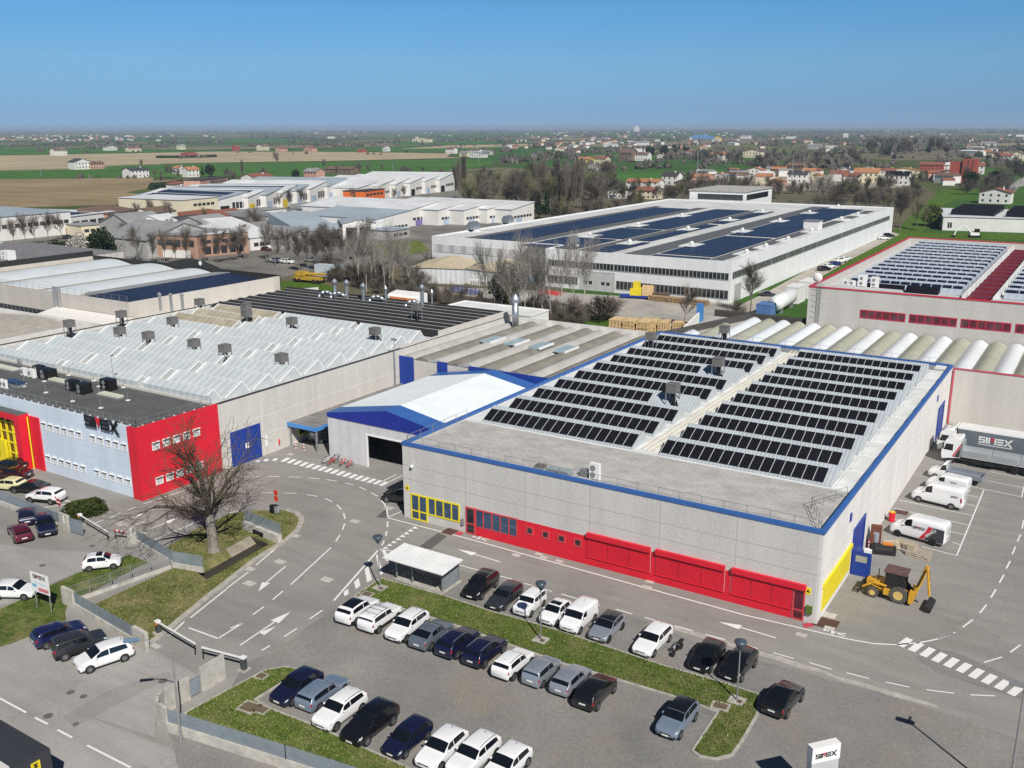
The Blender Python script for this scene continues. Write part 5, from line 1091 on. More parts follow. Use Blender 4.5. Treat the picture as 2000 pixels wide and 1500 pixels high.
def car(kind, colour, wheel, px, py, hd, label, group=None, side=None, cat='car', rim=None, extra=(), name='parked_car', centre=None, scale=1.0, nofine=False):
    """px,py: where the tyre nearest the camera side meets the ground; hd: heading in degrees, 90 = away along the hall"""
    s, parts, xf, xr = car_proto(kind); a = radians(hd); g0 = G(px, py)
    if centre: c = g0
    else:
        if side is None: side = -1 if sin(a) > 0 else 1
        lx, ly = (xf if wheel == 'F' else xr), side*(s.W-.02)
        c = Vector((g0.x-(lx*cos(a)-ly*sin(a))*scale, g0.y-(lx*sin(a)+ly*cos(a))*scale, 0))
    t = thing(name, label, cat, (c.x, c.y, 0.06), a, group); t.scale = (scale,)*3
    for nm, me, mk, ch in parts:
        if nofine and nm in ('number_plate', 'grille', 'mirror', 'lower_trim', 'wheel_arch'): continue
        o = put_part(nm, me, PAINTS[colour] if mk == 'paint' else None, t)
        for n2, m2, k2 in ch:
            if nofine: continue
            put_part(n2, m2, rim if rim else None, o)
    def add(name, mat, cs, sides=(1, -1), n=6, k=3):
        m = MB()
        for sd in sides: s.patch(m, cs, n, k, sd, .02)
        return put_part(name, m.mesh(name, [mat], True), None, t)
    H0 = s.st[6][0]
    if 'rails' in extra:
        for sd in (1, -1):
            m = MB(); m.path([tuple(Vector((s.P(u, 5.55).x, s.P(u, 5.55).y*sd, s.P(u, 5.55).z+.05))) for u in (H0+.03, .6, .74, s.st[9][0]-.03)], .022, 4); put_part('roof_rail', m.mesh('roof_rail', [GALV if colour in ('black', 'navy') else TRIM]), None, t)
    if 'bars' in extra:
        m = MB()
        for u in (H0+.08, .62, .78): p = s.P(u, 5.6); m.tube((p.x, p.y, p.z+.06), (p.x, -p.y, p.z+.06), .02, .02, 4)
        put_part('roof_bars', m.mesh('roof_bars', [TRIM]), None, t)
    if 'pano' in extra: add('sunroof', CGL, [(H0+.03, 5.7), (s.st[9][0]-.06, 5.7), (s.st[9][0]-.06, 7), (H0+.03, 7)])
    if 'sunroof' in extra: add('sunroof', CGL, [(H0+.03, 5.9), (.62, 5.9), (.62, 7), (H0+.03, 7)])
    if 'blackroof' in extra: add('contrast_roof', PAINTS['black'], [(H0-.005, 5.05), (s.st[9][0], 5.05), (s.st[9][0], 7), (H0-.005, 7)])
    if 'cladding' in extra: add('cladding', TRIM, [(.03, 1.0), (.97, 1.0), (.97, 2.5), (.03, 2.5)], n=12)
    if 'antenna' in extra or not nofine:
        p = s.P(s.st[8][0]+.03, 7); m = MB(); m.tube((p.x, 0, p.z-.02), (p.x-.12, 0, p.z+.14), .02, .01, 4); put_part('antenna', m.mesh('antenna', [TRIM]), None, t)
    return t
GA, GB, GC = 'cars on the gravel below the grass strip', 'cars in the row above the grass strip', 'cars in the row nearest the camera'
car('suv', 'white', 'R', 697, 1222, 93, 'white SUV with black glass roof, leftmost of the gravel row', GA, extra=('pano', 'cladding'))
car('jeep', 'white', 'R', 741, 1238, 92, 'boxy white off-roader with three black roof bars, tail towards the camera', GA, extra=('bars', 'rails', 'cladding'))
car('suv', 'white', 'F', 794, 1256, 272, 'white SUV nose to the camera, third car of the gravel row', GA, extra=('rails', 'cladding'))
car('coupe', 'grey', 'R', 843, 1272, 92, 'matt blue-grey hatchback with sloping tail beside the white SUV', GA)
car('suv', 'navy', 'R', 894, 1288, 90, 'long dark navy SUV with bright roof rails, fifth of the gravel row', GA, extra=('rails',))
car('suv', 'navy', 'R', 948, 1306, 90, 'compact dark navy SUV with one pale roof rail, next to a white crossover', GA, extra=('rails', 'cladding'))
car('suv', 'white', 'R', 1004, 1330, 90, 'white crossover with black cladding and thin roof rails, tail to the camera', GA, extra=('rails', 'cladding'), scale=.95)
car('city', 'silver', 'R', 1061, 1344, 90, 'small upright silver city car with red corner tail lights', GA)
car('hatch', 'silver', 'R', 1119, 1362, 90, 'silver hatchback between the upright city car and a black people carrier', GA)
car('mpv', 'black', 'R', 1168, 1389, 90, 'black people carrier at the right end of the packed gravel row', GA)
car('suv', 'steelblue', 'F', 1329, 1445, 268, 'blue-silver crossover with black roof parked alone near the strip corner', GA, extra=('blackroof',), scale=.95)
car('suv', 'black', 'F', 942, 1172, 275, 'black SUV with orange sticker on its rear side window, beside the shelter', GB, extra=('bars', 'rails'))
car('wagon', 'anthracite', 'F', 987, 1193, 273, 'dark grey estate car second from the shelter', GB, scale=.95)
car('city', 'white', 'F', 1038, 1206, 272, 'little upright white car behind the middle lamp post', GB, extra=('rails',))
car('mini', 'white', 'F', 1088, 1224, 270, 'tiny round white car with black roof panel in the upper row', GB, extra=('sunroof',))
car('van', 'white', 'F', 1134, 1239, 270, 'small white panel van with black front bumper in the upper row', GB, cat='van', name='panel_van', extra=())
car('hatch', 'silver', 'F', 1190, 1256, 270, 'silver hatchback with black roof, right of the small white van', GB, extra=('blackroof',), rim=RIMD)
car('wagon', 'white', 'F', 1278, 1284, 268, 'white estate car standing apart beside the motorcycle', GB)
car('hatch', 'black', 'F', 1388, 1315, 268, 'black hatchback right of the motorcycle', GB)
car('suv', 'black', 'F', 1449, 1333, 266, 'black rounded crossover behind the right-hand lamp post', GB, scale=.95)
car('coupe', 'black', 'F', 1566, 1371, 84, 'black coupe SUV parked alone beyond the right end of the grass strip', GB, extra=('pano',))
car('hatch', 'navy', 'F', 573, 1380, 270, 'black-blue hatchback nose to camera at the left end of the nearest row', GC, scale=1.05)
car('wagon', 'steelblue', 'R', 625, 1390, 92, 'silver-blue estate car tail to camera, second in the nearest row', GC)
car('suv', 'white', 'F', 658, 1429, 270, 'white SUV third in the nearest row between estate and black SUV', GC, extra=('rails',))
car('suv', 'black', 'F', 718, 1458, 270, 'large black SUV fourth in the nearest row', GC, extra=('sunroof',), scale=1.05)
car('mpv', 'navy', 'F', 793, 1482, 270, 'dark blue small people carrier fifth in the nearest row', GC, scale=.92)
car('hatch', 'white', 'R', 906, 1466, 270, 'white estate hatchback sixth in the nearest row, cut by the bottom edge', GC, scale=1.04)
car('suv', 'white', 'R', 969, 1481, 268, 'white SUV with black roof rail cut by the bottom edge, second last', GC, extra=('rails',))
car('hatch', 'white', 'R', 1031, 1498, 268, 'white rounded hatchback at the bottom edge, last of the nearest row', GC)
GD = 'cars at the left entrance'
car('suv', 'deepblue', 'R', 93, 1269, 75, 'deep blue hatchback SUV at the lawn edge, tail to camera', GD, scale=.95); car('jeep', 'anthracite', 'R', 129, 1292, 70, 'dark grey off-roader between the blue and the white car', GD, extra=('rails', 'cladding'))
car('mpv', 'white', 'F', 177, 1316, 252, 'white people carrier nose to camera by the gate wall', GD); car('mini', 'white', 'R', 175, 1118, 47, 'tiny white car with black sunroof beside the lawn with the sign', GD, extra=('sunroof',))
car('hatch', 'white', 'F', 48, 1174, 30, 'white hatchback cut by the left picture edge below the sign lawn', GD, side=-1)
GE = 'cars in the left forecourt'
car('suv', 'navy', 'F', 75, 1050, 333, 'dark navy SUV nose towards the barrier by the left fence', GE, side=-1)
car('wagon', 'navy', 'R', 37, 1028, 150, 'dark blue car with red tail lights left of the navy SUV', GE, side=1); car('wagon', 'burgundy', 'R', 28, 1062, 160, 'burgundy estate car cut by the left picture edge', GE, side=1)
GF = 'cars behind the left fence'
car('suv', 'white', 'R', 99, 987, 198, 'white SUV behind the left fence with its tail to the barrier', GF, side=1, extra=('cladding',)); car('sedan', 'black', 'R', 70, 968, 200, 'black saloon behind the white SUV at left', GF, side=1)
car('hatch', 'yellow', 'R', 25, 962, 200, 'pale yellow car behind the left fence', GF, side=1); car('sedan', 'darkred', 'R', 36, 940, 200, 'very dark red saloon behind the yellow car', GF, side=1); car('suv', 'black', 'R', 28, 925, 200, 'black car farthest back in front of the red portal', GF, side=1)
car('suv', 'black', 'R', 755, 982, 12, 'black car parked in the shade at the left corner of the hall', None, side=1) if False else car('suv', 'black', 'F', 755, 982, 190, 'black car parked in the shade at the left corner of the hall', None, side=1)
# far cars
for (px, py, c_, k_, lb) in ((1609, 529, 'black', 'suv', 'black car first in the line beside the white factory'), (1619, 524, 'white', 'hatch', 'white car second in the line beside the white factory'), (1631, 519, 'blue', 'hatch', 'blue car in the line beside the white factory'), (1641, 513, 'white', 'suv', 'white car fourth in the line beside the white factory'), (1651, 509, 'white', 'hatch', 'white car last in the line beside the white factory')):
    car(k_, c_, 'F', px, py, 60, lb, 'cars along the white factory', centre=True, nofine=True)
for (px, py, c_, k_, lb, h_) in ((1726, 468, 'white', 'hatch', 'white car at the far corner of the white factory', 20), (1736, 463, 'black', 'suv', 'black car at the far corner of the white factory', 20), (1500, 579, 'anthracite', 'sedan', 'dark saloon on the track by the white factory gate', 20), (562, 515, 'white', 'suv', 'white car left of the pair under the bare street trees', 5), (607, 512, 'greige', 'suv', 'greyish car right of the pair under the bare street trees', 5),
    (541, 513, 'white', 'suv', 'white car at the left end of the street trees', 5), (7, 482, 'white', 'suv', 'white car at the left edge beyond the warehouse', 0), (132, 467, 'black', 'suv', 'dark car behind the grass bank at far left', 0), (940, 477, 'anthracite', 'suv', 'dark car near the left corner of the white factory', 30), (520, 490, 'burgundy', 'hatch', 'red car in front of the brick offices', 0), (1850, 498, 'black', 'suv', 'dark car at the foot of the green bank', 10)):
    car(k_, c_, 'F', px, py, h_, lb, None, centre=True, nofine=True)
# orange warning sticker on the black SUV
# ------------------------------------------------------------------ vans and trucks in the right yard
GV = 'vans parked along the hall'
LOGOB = M('logo_black', (0.015, 0.015, 0.02), 0.5, var=0); LOGOR = M('logo_red', (0.55, 0.03, 0.06), 0.5, var=0); LOGOW = M('logo_white', (0.8, 0.8, 0.8), 0.5, var=0)
def text_mesh(txt, size, mat, parent, origin, ux, uz, name='lettering'):
    cu = bpy.data.curves.new('txt', 'FONT'); cu.body = txt; cu.size = size; cu.extrude = 0.005; cu.offset = size*0.02
    ob = bpy.data.objects.new('txt', cu); COL.objects.link(ob); bpy.context.view_layer.update()
    me = bpy.data.meshes.new_from_object(ob); bpy.data.objects.remove(ob); bpy.data.curves.remove(cu)
    ux = Vector(ux).normalized(); uz = Vector(uz).normalized(); n = ux.cross(uz)
    me.transform(Matrix(((ux.x, uz.x, n.x, origin[0]), (ux.y, uz.y, n.y, origin[1]), (ux.z, uz.z, n.z, origin[2]), (0, 0, 0, 1))))
    me.materials.clear(); me.materials.append(mat); o = bpy.data.objects.new(name, me); COL.objects.link(o); o.parent = parent; return o
def side_logo(t, s, u0, z, h, dark, red, slant=0.0):
    p = s.P(u0, 3.6); d, r = simex(None, (p.x, s.W*1.0+.028, z), (-1, 0, slant), (0, -0.03, 1), (0, 1, 0), h, dark, red, .01)
    o = put_part('logo_letters', d.mesh('logo_letters', [dark]), None, t); put_part('logo_chevron', r.mesh('logo_chevron', [red]), None, o)
t = car('bigvan', 'white', 'F', 1752, 1048, 170, 'white service van with dark rear quarter and red diagonal stripe', GV, side=1, cat='van', name='panel_van', rim=RIMD); s = CARP['bigvan'][0]
m = MB(); s.patch(m, [(.575, 1.0), (.99, 1.0), (.99, 4.55), (.79, 4.55)], 8, 6, 1, .015); q_ = put_part('dark_panel', m.mesh('dark_panel', [M('van_dark', (0.055, 0.055, 0.065), 0.4)]), None, t)
m = MB(); s.patch(m, [(.49, 1.0), (.565, 1.0), (.78, 4.55), (.70, 4.55)], 8, 6, 1, .016); put_part('red_stripe', m.mesh('red_stripe', [LOGOR]), None, t)
side_logo(t, s, .43, 1.42, .26, LOGOB, LOGOR)
text_mesh('SERVICE', .36, LOGOW, t, (s.L*(.5-.69), s.W+.035, .75), (-.72, 0, .69), (.69, 0, .72))
t = car('bigvan', 'white', 'F', 1793, 981, 172, 'tall plain white van with small lettering near its rear door', GV, side=1, cat='van', name='panel_van'); side_logo(t, s, .78, 1.5, .16, LOGOB, LOGOR)
t = car('van', 'white', 'F', 1820, 958, 172, 'small white van squeezed between the tall van and the dropside pickup', GV, side=1, cat='van', name='panel_van', scale=1.12); s2 = CARP['van'][0]; side_logo(t, s2, .6, 1.25, .13, LOGOB, LOGOR)
def truck_wheel(t, x, y, r, w, sd, rimm=RIM):
    m = MB(); f = 1 if sd > 0 else -1
    m.lathe([(.15, f*(-w)), (r, f*(-w)), (r, f*-.03), (r-.06, 0), (.15, -.0)], (x, y, r), 20, 0, 'y'); wh = m.build('wheel', TYRE, t)
    m = MB(); m.lathe([(.03, 0), (r*.58, f*.005), (r*.5, f*.02), (.16, f*-.03), (.14, f*.07), (.03, f*.07)], (x, y, r), 16, 0, 'y'); m.build('rim', rimm, wh)
# dropside pickup
c = G(1886.6, 947); t = thing('dropside_pickup', 'white-cab pickup with grey dropside load bed', 'pickup', (c.x-1.3, c.y+0.95, 0.05), pi-0.1, GV); s3 = Shape('bigvan')
m = MB(); us = [q[0] for q in s3.st[:8]]; ts = [0, 1, 2, 3, 4, 4.5, 5, 6, 7]; full = [(k, 1) for k in ts]+[(k, -1) for k in ts[-2:0:-1]]; n = len(full); vs = []
for u in us:
    for k, sd in full: p = s3.P(u, k); vs.append((p.x+.3, p.y*.95*sd, p.z*.9))
m.faces(vs, [(i*n+j, i*n+(j+1) % n, (i+1)*n+(j+1) % n, (i+1)*n+j) for i in range(len(us)-1) for j in range(n)]+[tuple(range(n))[::-1], tuple(range((len(us)-1)*n, len(us)*n))]); m.build('cab', PAINTS['white'], t, smooth=True)
for sd in (1, -1):
    m = MB(); s3.patch(m, [(.24, 4.1), (.37, 4.1), (.37, 4.9), (.28, 4.9)], 3, 2, sd, .02); m.v = [(a+.3, b*.95, c_*.9) for a, b, c_ in m.v]; m.build('side_window', CGL, t)
m = MB(); [s3.patch(m, [(.19, 5.1), (.29, 5.1), (.29, 7), (.19, 7)], 3, 3, sd, .02) for sd in (1, -1)]; m.v = [(a+.3, b*.95, c_*.9) for a, b, c_ in m.v]; m.build('windscreen', CGL, t)
m = MB(); m.box(-3.1, .95, -1.05, 1.05, .78, .86); ring(m, -3.1, .95, -1.05, 1.05, .86, 1.3, .05); m.build('load_bed', M('bed_grey', (0.26, 0.29, 0.34), .5, .2), t)
m = MB(); [m.tube((.9, y, .86), (.9, y, 2.2), .03) for y in (-1, -.5, 0, .5, 1)]; m.tube((.9, -1, 2.2), (.9, 1, 2.2), .03); m.build('headboard_rack', GREYM, t)
m = MB(); m.box(-2.9, 2.3, -.4, .4, .45, .75); m.build('chassis', TRIM, t)
for x in (2.2, -1.3):
    for sd in (1, -1): truck_wheel(t, x, .98*sd, .36, .24, sd)
# dropside lorry
def lorry(name, label, c, ang, curtain):
    t = thing(name, label, 'lorry', c, ang, 'lorries at the end of the yard')
    m = MB(); m.section([(3.3, .55), (3.45, 1.2), (3.4, 1.9), (3.05, 3.0), (2.6, 3.35), (1.2, 3.4), (1.15, .9), (1.4, .9)], 'y', -1.22, 1.22); m.build('cab', PAINTS['white'], t)
    m = MB(); m.section([(3.42, 1.86), (3.46, 1.9), (3.1, 2.9), (3.04, 2.92)], 'y', -1.1, 1.1); m.build('windscreen', CGL, t)
    for sd in (1, -1):
        y = 1.225*sd; m = MB(); m.faces([(3.2, y, 1.75), (2.1, y, 1.75), (2.1, y, 2.6), (2.95, y, 2.6)], [(0, 1, 2, 3)] if sd < 0 else [(3, 2, 1, 0)]); m.build('side_window', CGL, t)
        m = MB(); m.box(3.2, 3.35, 1.28*sd-.1, 1.28*sd+.1, 1.9, 2.7); m.build('mirror', TRIM, t)
        if sd > 0:
            m = MB(); y = 1.232; m.faces([(1.9, y, .95), (1.2, y, .95), (1.2, y, 2.4)], [(2, 1, 0)]); m.build('cab_graphic', M('van_dark', (0.055, 0.055, 0.065), 0.4), t)
            m = MB(); m.faces([(2.15, y, .95), (1.95, y, .95), (1.2, y, 2.45), (1.2, y, 2.85)], [(3, 2, 1, 0)]); m.build('cab_stripe', LOGOR, t)
    m = MB(); m.section([(2.3, 3.38), (1.3, 4.1 if curtain else 3.6), (1.2, 3.4)], 'y', -1.0, 1.0); m.build('roof_fairing', WHITE, t)
    m = MB(); m.box(-8.6, 1.2, -.45, .45, .7, 1.05); [m.box(-1.5-1.4*k, -.3-1.4*k, -1.15, -.5, .45, .95) for k in range(2)]; [m.box(-1.5-1.4*k, -.3-1.4*k, .5, 1.15, .45, .95) for k in range(2)]; m.build('chassis', TRIM, t)
    if curtain:
        m = MB(); m.box(-8.8, 1.05, -1.27, 1.27, 1.2, 3.75); m.build('curtain_side', M('curtain_grey', (0.14, 0.165, 0.19), 0.6, var=0.08), t)
        m = MB(); m.box(-8.85, 1.1, -1.3, 1.3, 3.75, 3.95); m.box(-8.9, -8.78, -1.3, 1.3, 1.1, 3.75); m.build('roof', WHITE, t)
        m = MB(); m.box(-8.85, 1.1, -1.29, 1.29, 1.05, 1.2); m.build('side_rail', GALV, t)
        d, r = simex(None, (-1.5, 1.275, 2.35), (-1, 0, 0), (0, 0, 1), (0, 1, 0), .82, LOGOW, LOGOR, .01); o_ = d.build('logo_letters', LOGOW, t); r.build('logo_chevron', LOGOR, o_)
        m = MB(); m.box(-5.5, -1.45, 1.272, 1.285, 2.08, 2.17); m.build('logo_underline', LOGOW, t)
    else:
        AL = M('alu_dropside', (0.52, 0.55, 0.57), 0.35, 0.5, var=0.08)
        m = MB(); m.box(-8.8, 1.0, -1.26, 1.26, 1.12, 1.22); m.build('bed_floor', M('bed_floor', (0.45, 0.47, 0.48), .6), t)
        for sd in (1, -1):
            for k in range(3): m = MB(); x0 = 1.0-3.27*k; m.box(x0-3.2, x0, 1.22*sd-.03, 1.22*sd+.03, 1.22, 2.0); [m.box(x0-3.2, x0, 1.25*sd-.02, 1.25*sd+.02, 1.3+.22*q, 1.38+.22*q) for q in range(3)]; m.build('dropside', AL, t)
        m = MB(); m.box(-8.85, -8.78, -1.26, 1.26, 1.22, 2.0); m.build('tailboard', AL, t); m = MB(); m.box(1.0, 1.08, -1.26, 1.26, 1.22, 2.9); m.build('headboard', AL, t)
    for x in (2.2, -5.2, -6.6):
        for sd in (1, -1): truck_wheel(t, x, 1.2*sd, .5, .32, sd, RIMD)
    return t
c = G(1855, 906); lorry('flatbed_lorry', 'white lorry with open silver dropside bed, in front of the grey curtain-sided one', (c.x+2.3, c.y+1.2, .05), pi-.05, False)
lorry('curtain_lorry', 'lorry with grey curtain side and white letters, farthest in the right yard', (c.x+1.2, c.y+4.9, .05), pi-.04, True)
# truck at the lower left
c0 = G(98, 1464, 3.9); c1 = G(-30, 1390, 3.9); an = atan2(c0.y-c1.y, c0.x-c1.x); t = thing('box_lorry', 'dark box lorry with yellow label cut by the lower left corner', 'lorry', (c0.x, c0.y, 0.05), an)
m = MB(); m.box(-13, 0, -2.5, 0.0, 1.0, 3.95); m.build('box_body', M('lorry_dark', (0.042, 0.044, 0.052), .55), t)
m = MB(); m.box(-13, -.35, -4.6, -2.45, 1.0, 3.99); m.build('side_panel', M('lorry_offwhite', (0.62, 0.61, 0.58), .6, var=0.1), t)
m = MB(); m.box(0.0, .02, -1.35, -.75, 2.3, 3.6); lb_ = m.build('yellow_label', M('label_yellow', (0.75, 0.58, 0.02), .5), t)
text_mesh('MON', .42, LOGOB, lb_, (.03, -1.2, 3.5), (0, 0, -1), (0, 1, 0))
m = MB(); m.box(-12.5, -.4, -2.2, -.3, .6, 1.0); m.build('chassis', TRIM, t)
for x in (-1.6, -3.0):
    for sd in (1, -1): truck_wheel(t, x, -1.25+1.15*sd, .5, .3, sd, RIMD)
# ------------------------------------------------------------------ backhoe loader (forward = -x)
BY = M('digger_yellow', (0.62, 0.34, 0.03), 0.55, var=0.25, scale=2.5); BB = M('digger_black', (0.03, 0.028, 0.027), 0.6, var=0.2); BR = M('digger_roof', (0.13, 0.075, 0.07), 0.7, var=0.3, scale=2)
f_ = G(1700, 1166); r_ = G(1751, 1179); ang = atan2(f_.y-r_.y, f_.x-r_.x); cc = (f_+r_)/2; side_ = Vector((-sin(ang), cos(ang), 0))
t = thing('backhoe_loader', 'old yellow backhoe loader with raised rear boom in the right yard', 'digger', (cc.x-side_.x*.95, cc.y-side_.y*.95, .03), ang)
for (x, r, w) in ((1.05, .48, .3), (-1.2, .78, .42)):
    for sd in (1, -1):
        m = MB(); f = sd; m.lathe([(.2, -f*w), (r, -f*w), (r, -f*.02), (r-.1, 0), (.2, 0)], (x, 1.0*sd, r), 20, 0, 'y')
        for k in range(18): a = 2*pi*k/18; m.box(x+(r)*cos(a)-.05, x+r*cos(a)+.05, 1.0*sd-(w if f > 0 else 0)*1.0, 1.0*sd+(0 if f > 0 else w), r+r*sin(a)-.03, r+r*sin(a)+.03)
        wh = m.build('wheel', M('tyre_dusty', (0.10, 0.095, 0.085), .9, var=.3, scale=4), t); m = MB(); m.lathe([(.03, f*.0), (r*.55, f*.01), (r*.45, -f*.06), (.14, -f*.05), (.03, f*.03)], (x, 1.0*sd, r), 16, 0, 'y'); m.build('rim', M('rim_yellow', (0.66, 0.46, 0.16), .6, var=.2), wh)
m = MB(); m.box(-2.1, 1.5, -.42, .42, .55, 1.0); m.section([(1.7, .9), (1.75, 1.45), (.2, 1.62), (.2, .9)], 'y', -.42, .42); m.box(-.6, .1, .45, .95, .55, 1.15); m.build('body', BY, t)
m = MB(); m.box(-1.6, .1, -.75, .75, 1.0, 1.5); m.tube((.75, .3, 1.5), (.75, .3, 2.7), .05); m.build('black_body', BB, t)
m = MB()
for x in (-1.55, .05, -.7):
    for y in (-.72, .72): m.box(x-.05, x+.05, y-.05, y+.05, 1.5, 2.72)
m.box(-1.6, .1, -.77, -.67, 2.62, 2.72); m.box(-1.6, .1, .67, .77, 2.62, 2.72); cb = m.build('cab', BB, t)
m = MB(); m.box(-1.5, 0, -.69, -.68, 1.5, 2.62); m.box(-1.5, 0, .69, .70, 1.5, 2.62); m.box(.04, .05, -.66, .66, 1.5, 2.62); m.build('cab_glass', CGL, cb)
m = MB(); m.box(-1.75, .25, -.85, .85, 2.72, 2.86); m.build('cab_roof', BR, t)
m = MB()
for y in (-.75, .75): m.path([(-.1, y, 1.35), (1.0, y, 1.45), (2.0, y, .75)], .11, 6); m.path([(.3, y*.9, .9), (1.35, y*.9, 1.15)], .05, 6)
m.tube((1.1, -.75, 1.4), (1.1, .75, 1.4), .09); m.build('loader_arm', BY, t)
m = MB(); m.box(2.0, 2.1, -1.0, 1.0, .35, .5); m.box(2.0, 2.1, -1.0, 1.0, .95, 1.05)
for y in (-1, -.35, .35, 1): m.box(2.0, 2.1, y-.05, y+.05, .35, 1.05)
m.box(2.1, 2.7, -.9, -.78, .3, .38); m.box(2.1, 2.7, .78, .9, .3, .38); m.build('fork_carriage', BB, t)
m = MB(); m.box(-2.45, -2.1, -1.05, 1.05, .3, 1.35); m.build('rear_frame', BY, t)
m = MB(); m.path([(-2.4, .35, 1.0), (-2.9, .35, 2.5), (-3.3, .35, 4.0)], .19, 6); m.build('boom', BY, t); m = MB(); m.path([(-3.3, .35, 4.0), (-3.5, .35, 2.6), (-3.7, .35, 1.2)], .13, 6); m.build('dipper', BY, t); m = MB(); m.path([(-2.7, .55, 1.9), (-3.25, .55, 3.7)], .07, 6); m.path([(-3.45, .12, 3.5), (-3.62, .12, 1.9)], .06, 6); m.build('hydraulic_ram', BB, t)
m = MB(); m.section([(-3.6, .02), (-4.1, .08), (-4.15, .4), (-3.7, .62), (-3.55, .55)], 'y', -.9, 1.4); m.build('bucket', BB, t)
# ------------------------------------------------------------------ yard clutter
RUST = M('rust_brown', (0.16, 0.055, 0.035), .8, var=.3, scale=3); WOODP = M('pallet_wood', (0.46, 0.39, 0.29), .9, var=.25, scale=3); WOODF = M('fresh_wood', (0.66, 0.48, 0.26), .85, var=.2, scale=1.5)
c = G(1723, 1078); t = thing('milling_head', 'rusty milling attachment with orange motor beside the blue gate', 'attachment', (c.x, c.y, .03), .3)
m = MB(); m.box(-1.2, 1.2, -.9, -.2, .05, .9); m.lathe([(.45, -.9), (.5, -.8), (.5, .8), (.45, .9)], (0, -.5, .5), 14, 0, 'x'); m.build('drum_housing', BB, t); m = MB(); m.box(-1.2, -.2, .2, .8, .0, 2.6); m.box(-1.3, -.9, -.2, .3, 0, 1.9); m.build('mast', RUST, t); m = MB(); m.box(-.1, .9, -.6, -.1, .9, 1.15); m.build('motor_cover', M('motor_orange', (0.65, 0.22, 0.03), .5), t)
m = MB(); m.lathe([(.3, 0), (.32, .1), (.32, .9), (.28, 1.0)], (-.75, .05, 1.0), 12); m.build('tank', M('tank_grey', (0.28, 0.31, 0.34), .4), t)
c = G(1740, 1020); t = thing('oil_drum', 'red oil drum with yellow lid against the hall wall', 'drum', (c.x, c.y+.3, .03)); m = MB(); m.lathe([(.3, 0), (.33, .02), (.33, .35), (.345, .38), (.33, .41), (.33, .75), (.345, .78), (.33, .81), (.33, 1.05)], n=16); m.build('barrel', REDP, t); m = MB(); m.lathe([(.32, 1.05), (.33, 1.1), (.05, 1.12)], n=16); m.build('lid', M('lid_yellow', (0.8, 0.45, 0.03), .5), t)
def pallet(name, label, loc, ang, tilt, l=1.8, w=1.2, h=.16, stack=1, mat=None, group=None):
    t = thing(name, label, 'pallet', loc, ang, group)
    for k in range(stack):
        m = MB(); z = k*(h+.01)
        for q in range(6): m.box(-l/2, l/2, -w/2+q*w/5.6, -w/2+q*w/5.6+.12, z+h-.03, z+h)
        for q in (-l/2, -.06, l/2-.12): m.box(q, q+.12, -w/2, w/2, z, z+h-.03)
        o = m.build('pallet_deck', mat or WOODP, t)
    t.rotation_euler = (tilt, 0, ang); return t
pallet('pallet', 'upturned pale wooden pallet leaning by the service van', G(1795, 1081, 0.5), -.2, 1.2, 2.4, 1.1); pallet('pallet', 'pale wooden pallet flat behind the leaning one', G(1768, 1068, 0.03), -.2, 0, 2.2, 1.0, stack=3); pallet('pallet', 'grey worn pallet tipped against the rusty attachment', G(1741, 1065, .4), .5, .7, 1.6, 1.0)
pallet('pallet', 'pale pallets by the concrete wall behind the lorries', G(1880, 826, 0.0), -.1, 0, 4.0, 1.0, stack=3)
c = G(1695, 1082); t = thing('hand_trolley', 'white folding barrier with red and white stripes beside the blue gate leaf', 'barrier', (c.x, c.y, .03)); m = MB(); m.box(-.35, .35, -.3, .3, 0, .5); m.build('foot_block', WHITE, t); m = MB(); [m.lathe([(.05, .18*k), (.05, .18*k+.18)], (0, 0, .5), 8, k % 2) for k in range(6)]; m.build('striped_post', [WHITE, REDP], t)
# motorcycle
a = G(1309, 1289); b = G(1336, 1263); an = atan2(a.y-b.y, a.x-b.x); t = thing('motorcycle', 'black motorcycle parked between the white estate and the black hatchback', 'motorcycle', ((a.x+b.x)/2, (a.y+b.y)/2, .03), an)
for x in (.72, -.72): m = MB(); m.lathe([(.2, -.06), (.3, -.05), (.3, .05), (.2, .06)], (x, 0, .3), 16, 0, 'y'); wh = m.build('wheel', TYRE, t); m = MB(); m.lathe([(.03, -.03), (.2, -.03), (.2, .03), (.03, .03)], (x, 0, .3), 12, 0, 'y'); m.build('rim', RIMD, wh)
m = MB(); m.section([(-.5, .55), (-.4, .8), (.1, .78), (.35, .95), (.5, .7), (.3, .4), (-.3, .35)], 'y', -.16, .16); m.build('frame', BLACK, t); m = MB(); m.section([(-.95, .82), (-.9, .9), (-.1, .86), (-.1, .76)], 'y', -.15, .15); m.build('seat', TRIM, t); m = MB(); m.path([(.72, 0, .3), (.45, 0, 1.0)], .05); m.tube((.42, -.38, 1.05), (.42, .38, 1.05), .025); m.build('fork_and_handlebar', GREYM, t); m = MB(); m.lathe([(.03, -.05), (.1, 0), (.1, .06)], (.6, 0, .85), 10, 0, 'x'); m.build('headlight', HEADL, t); m = MB(); m.tube((-.9, -.2, .4), (.1, -.2, .32), .06); m.build('exhaust', STEEL, t)
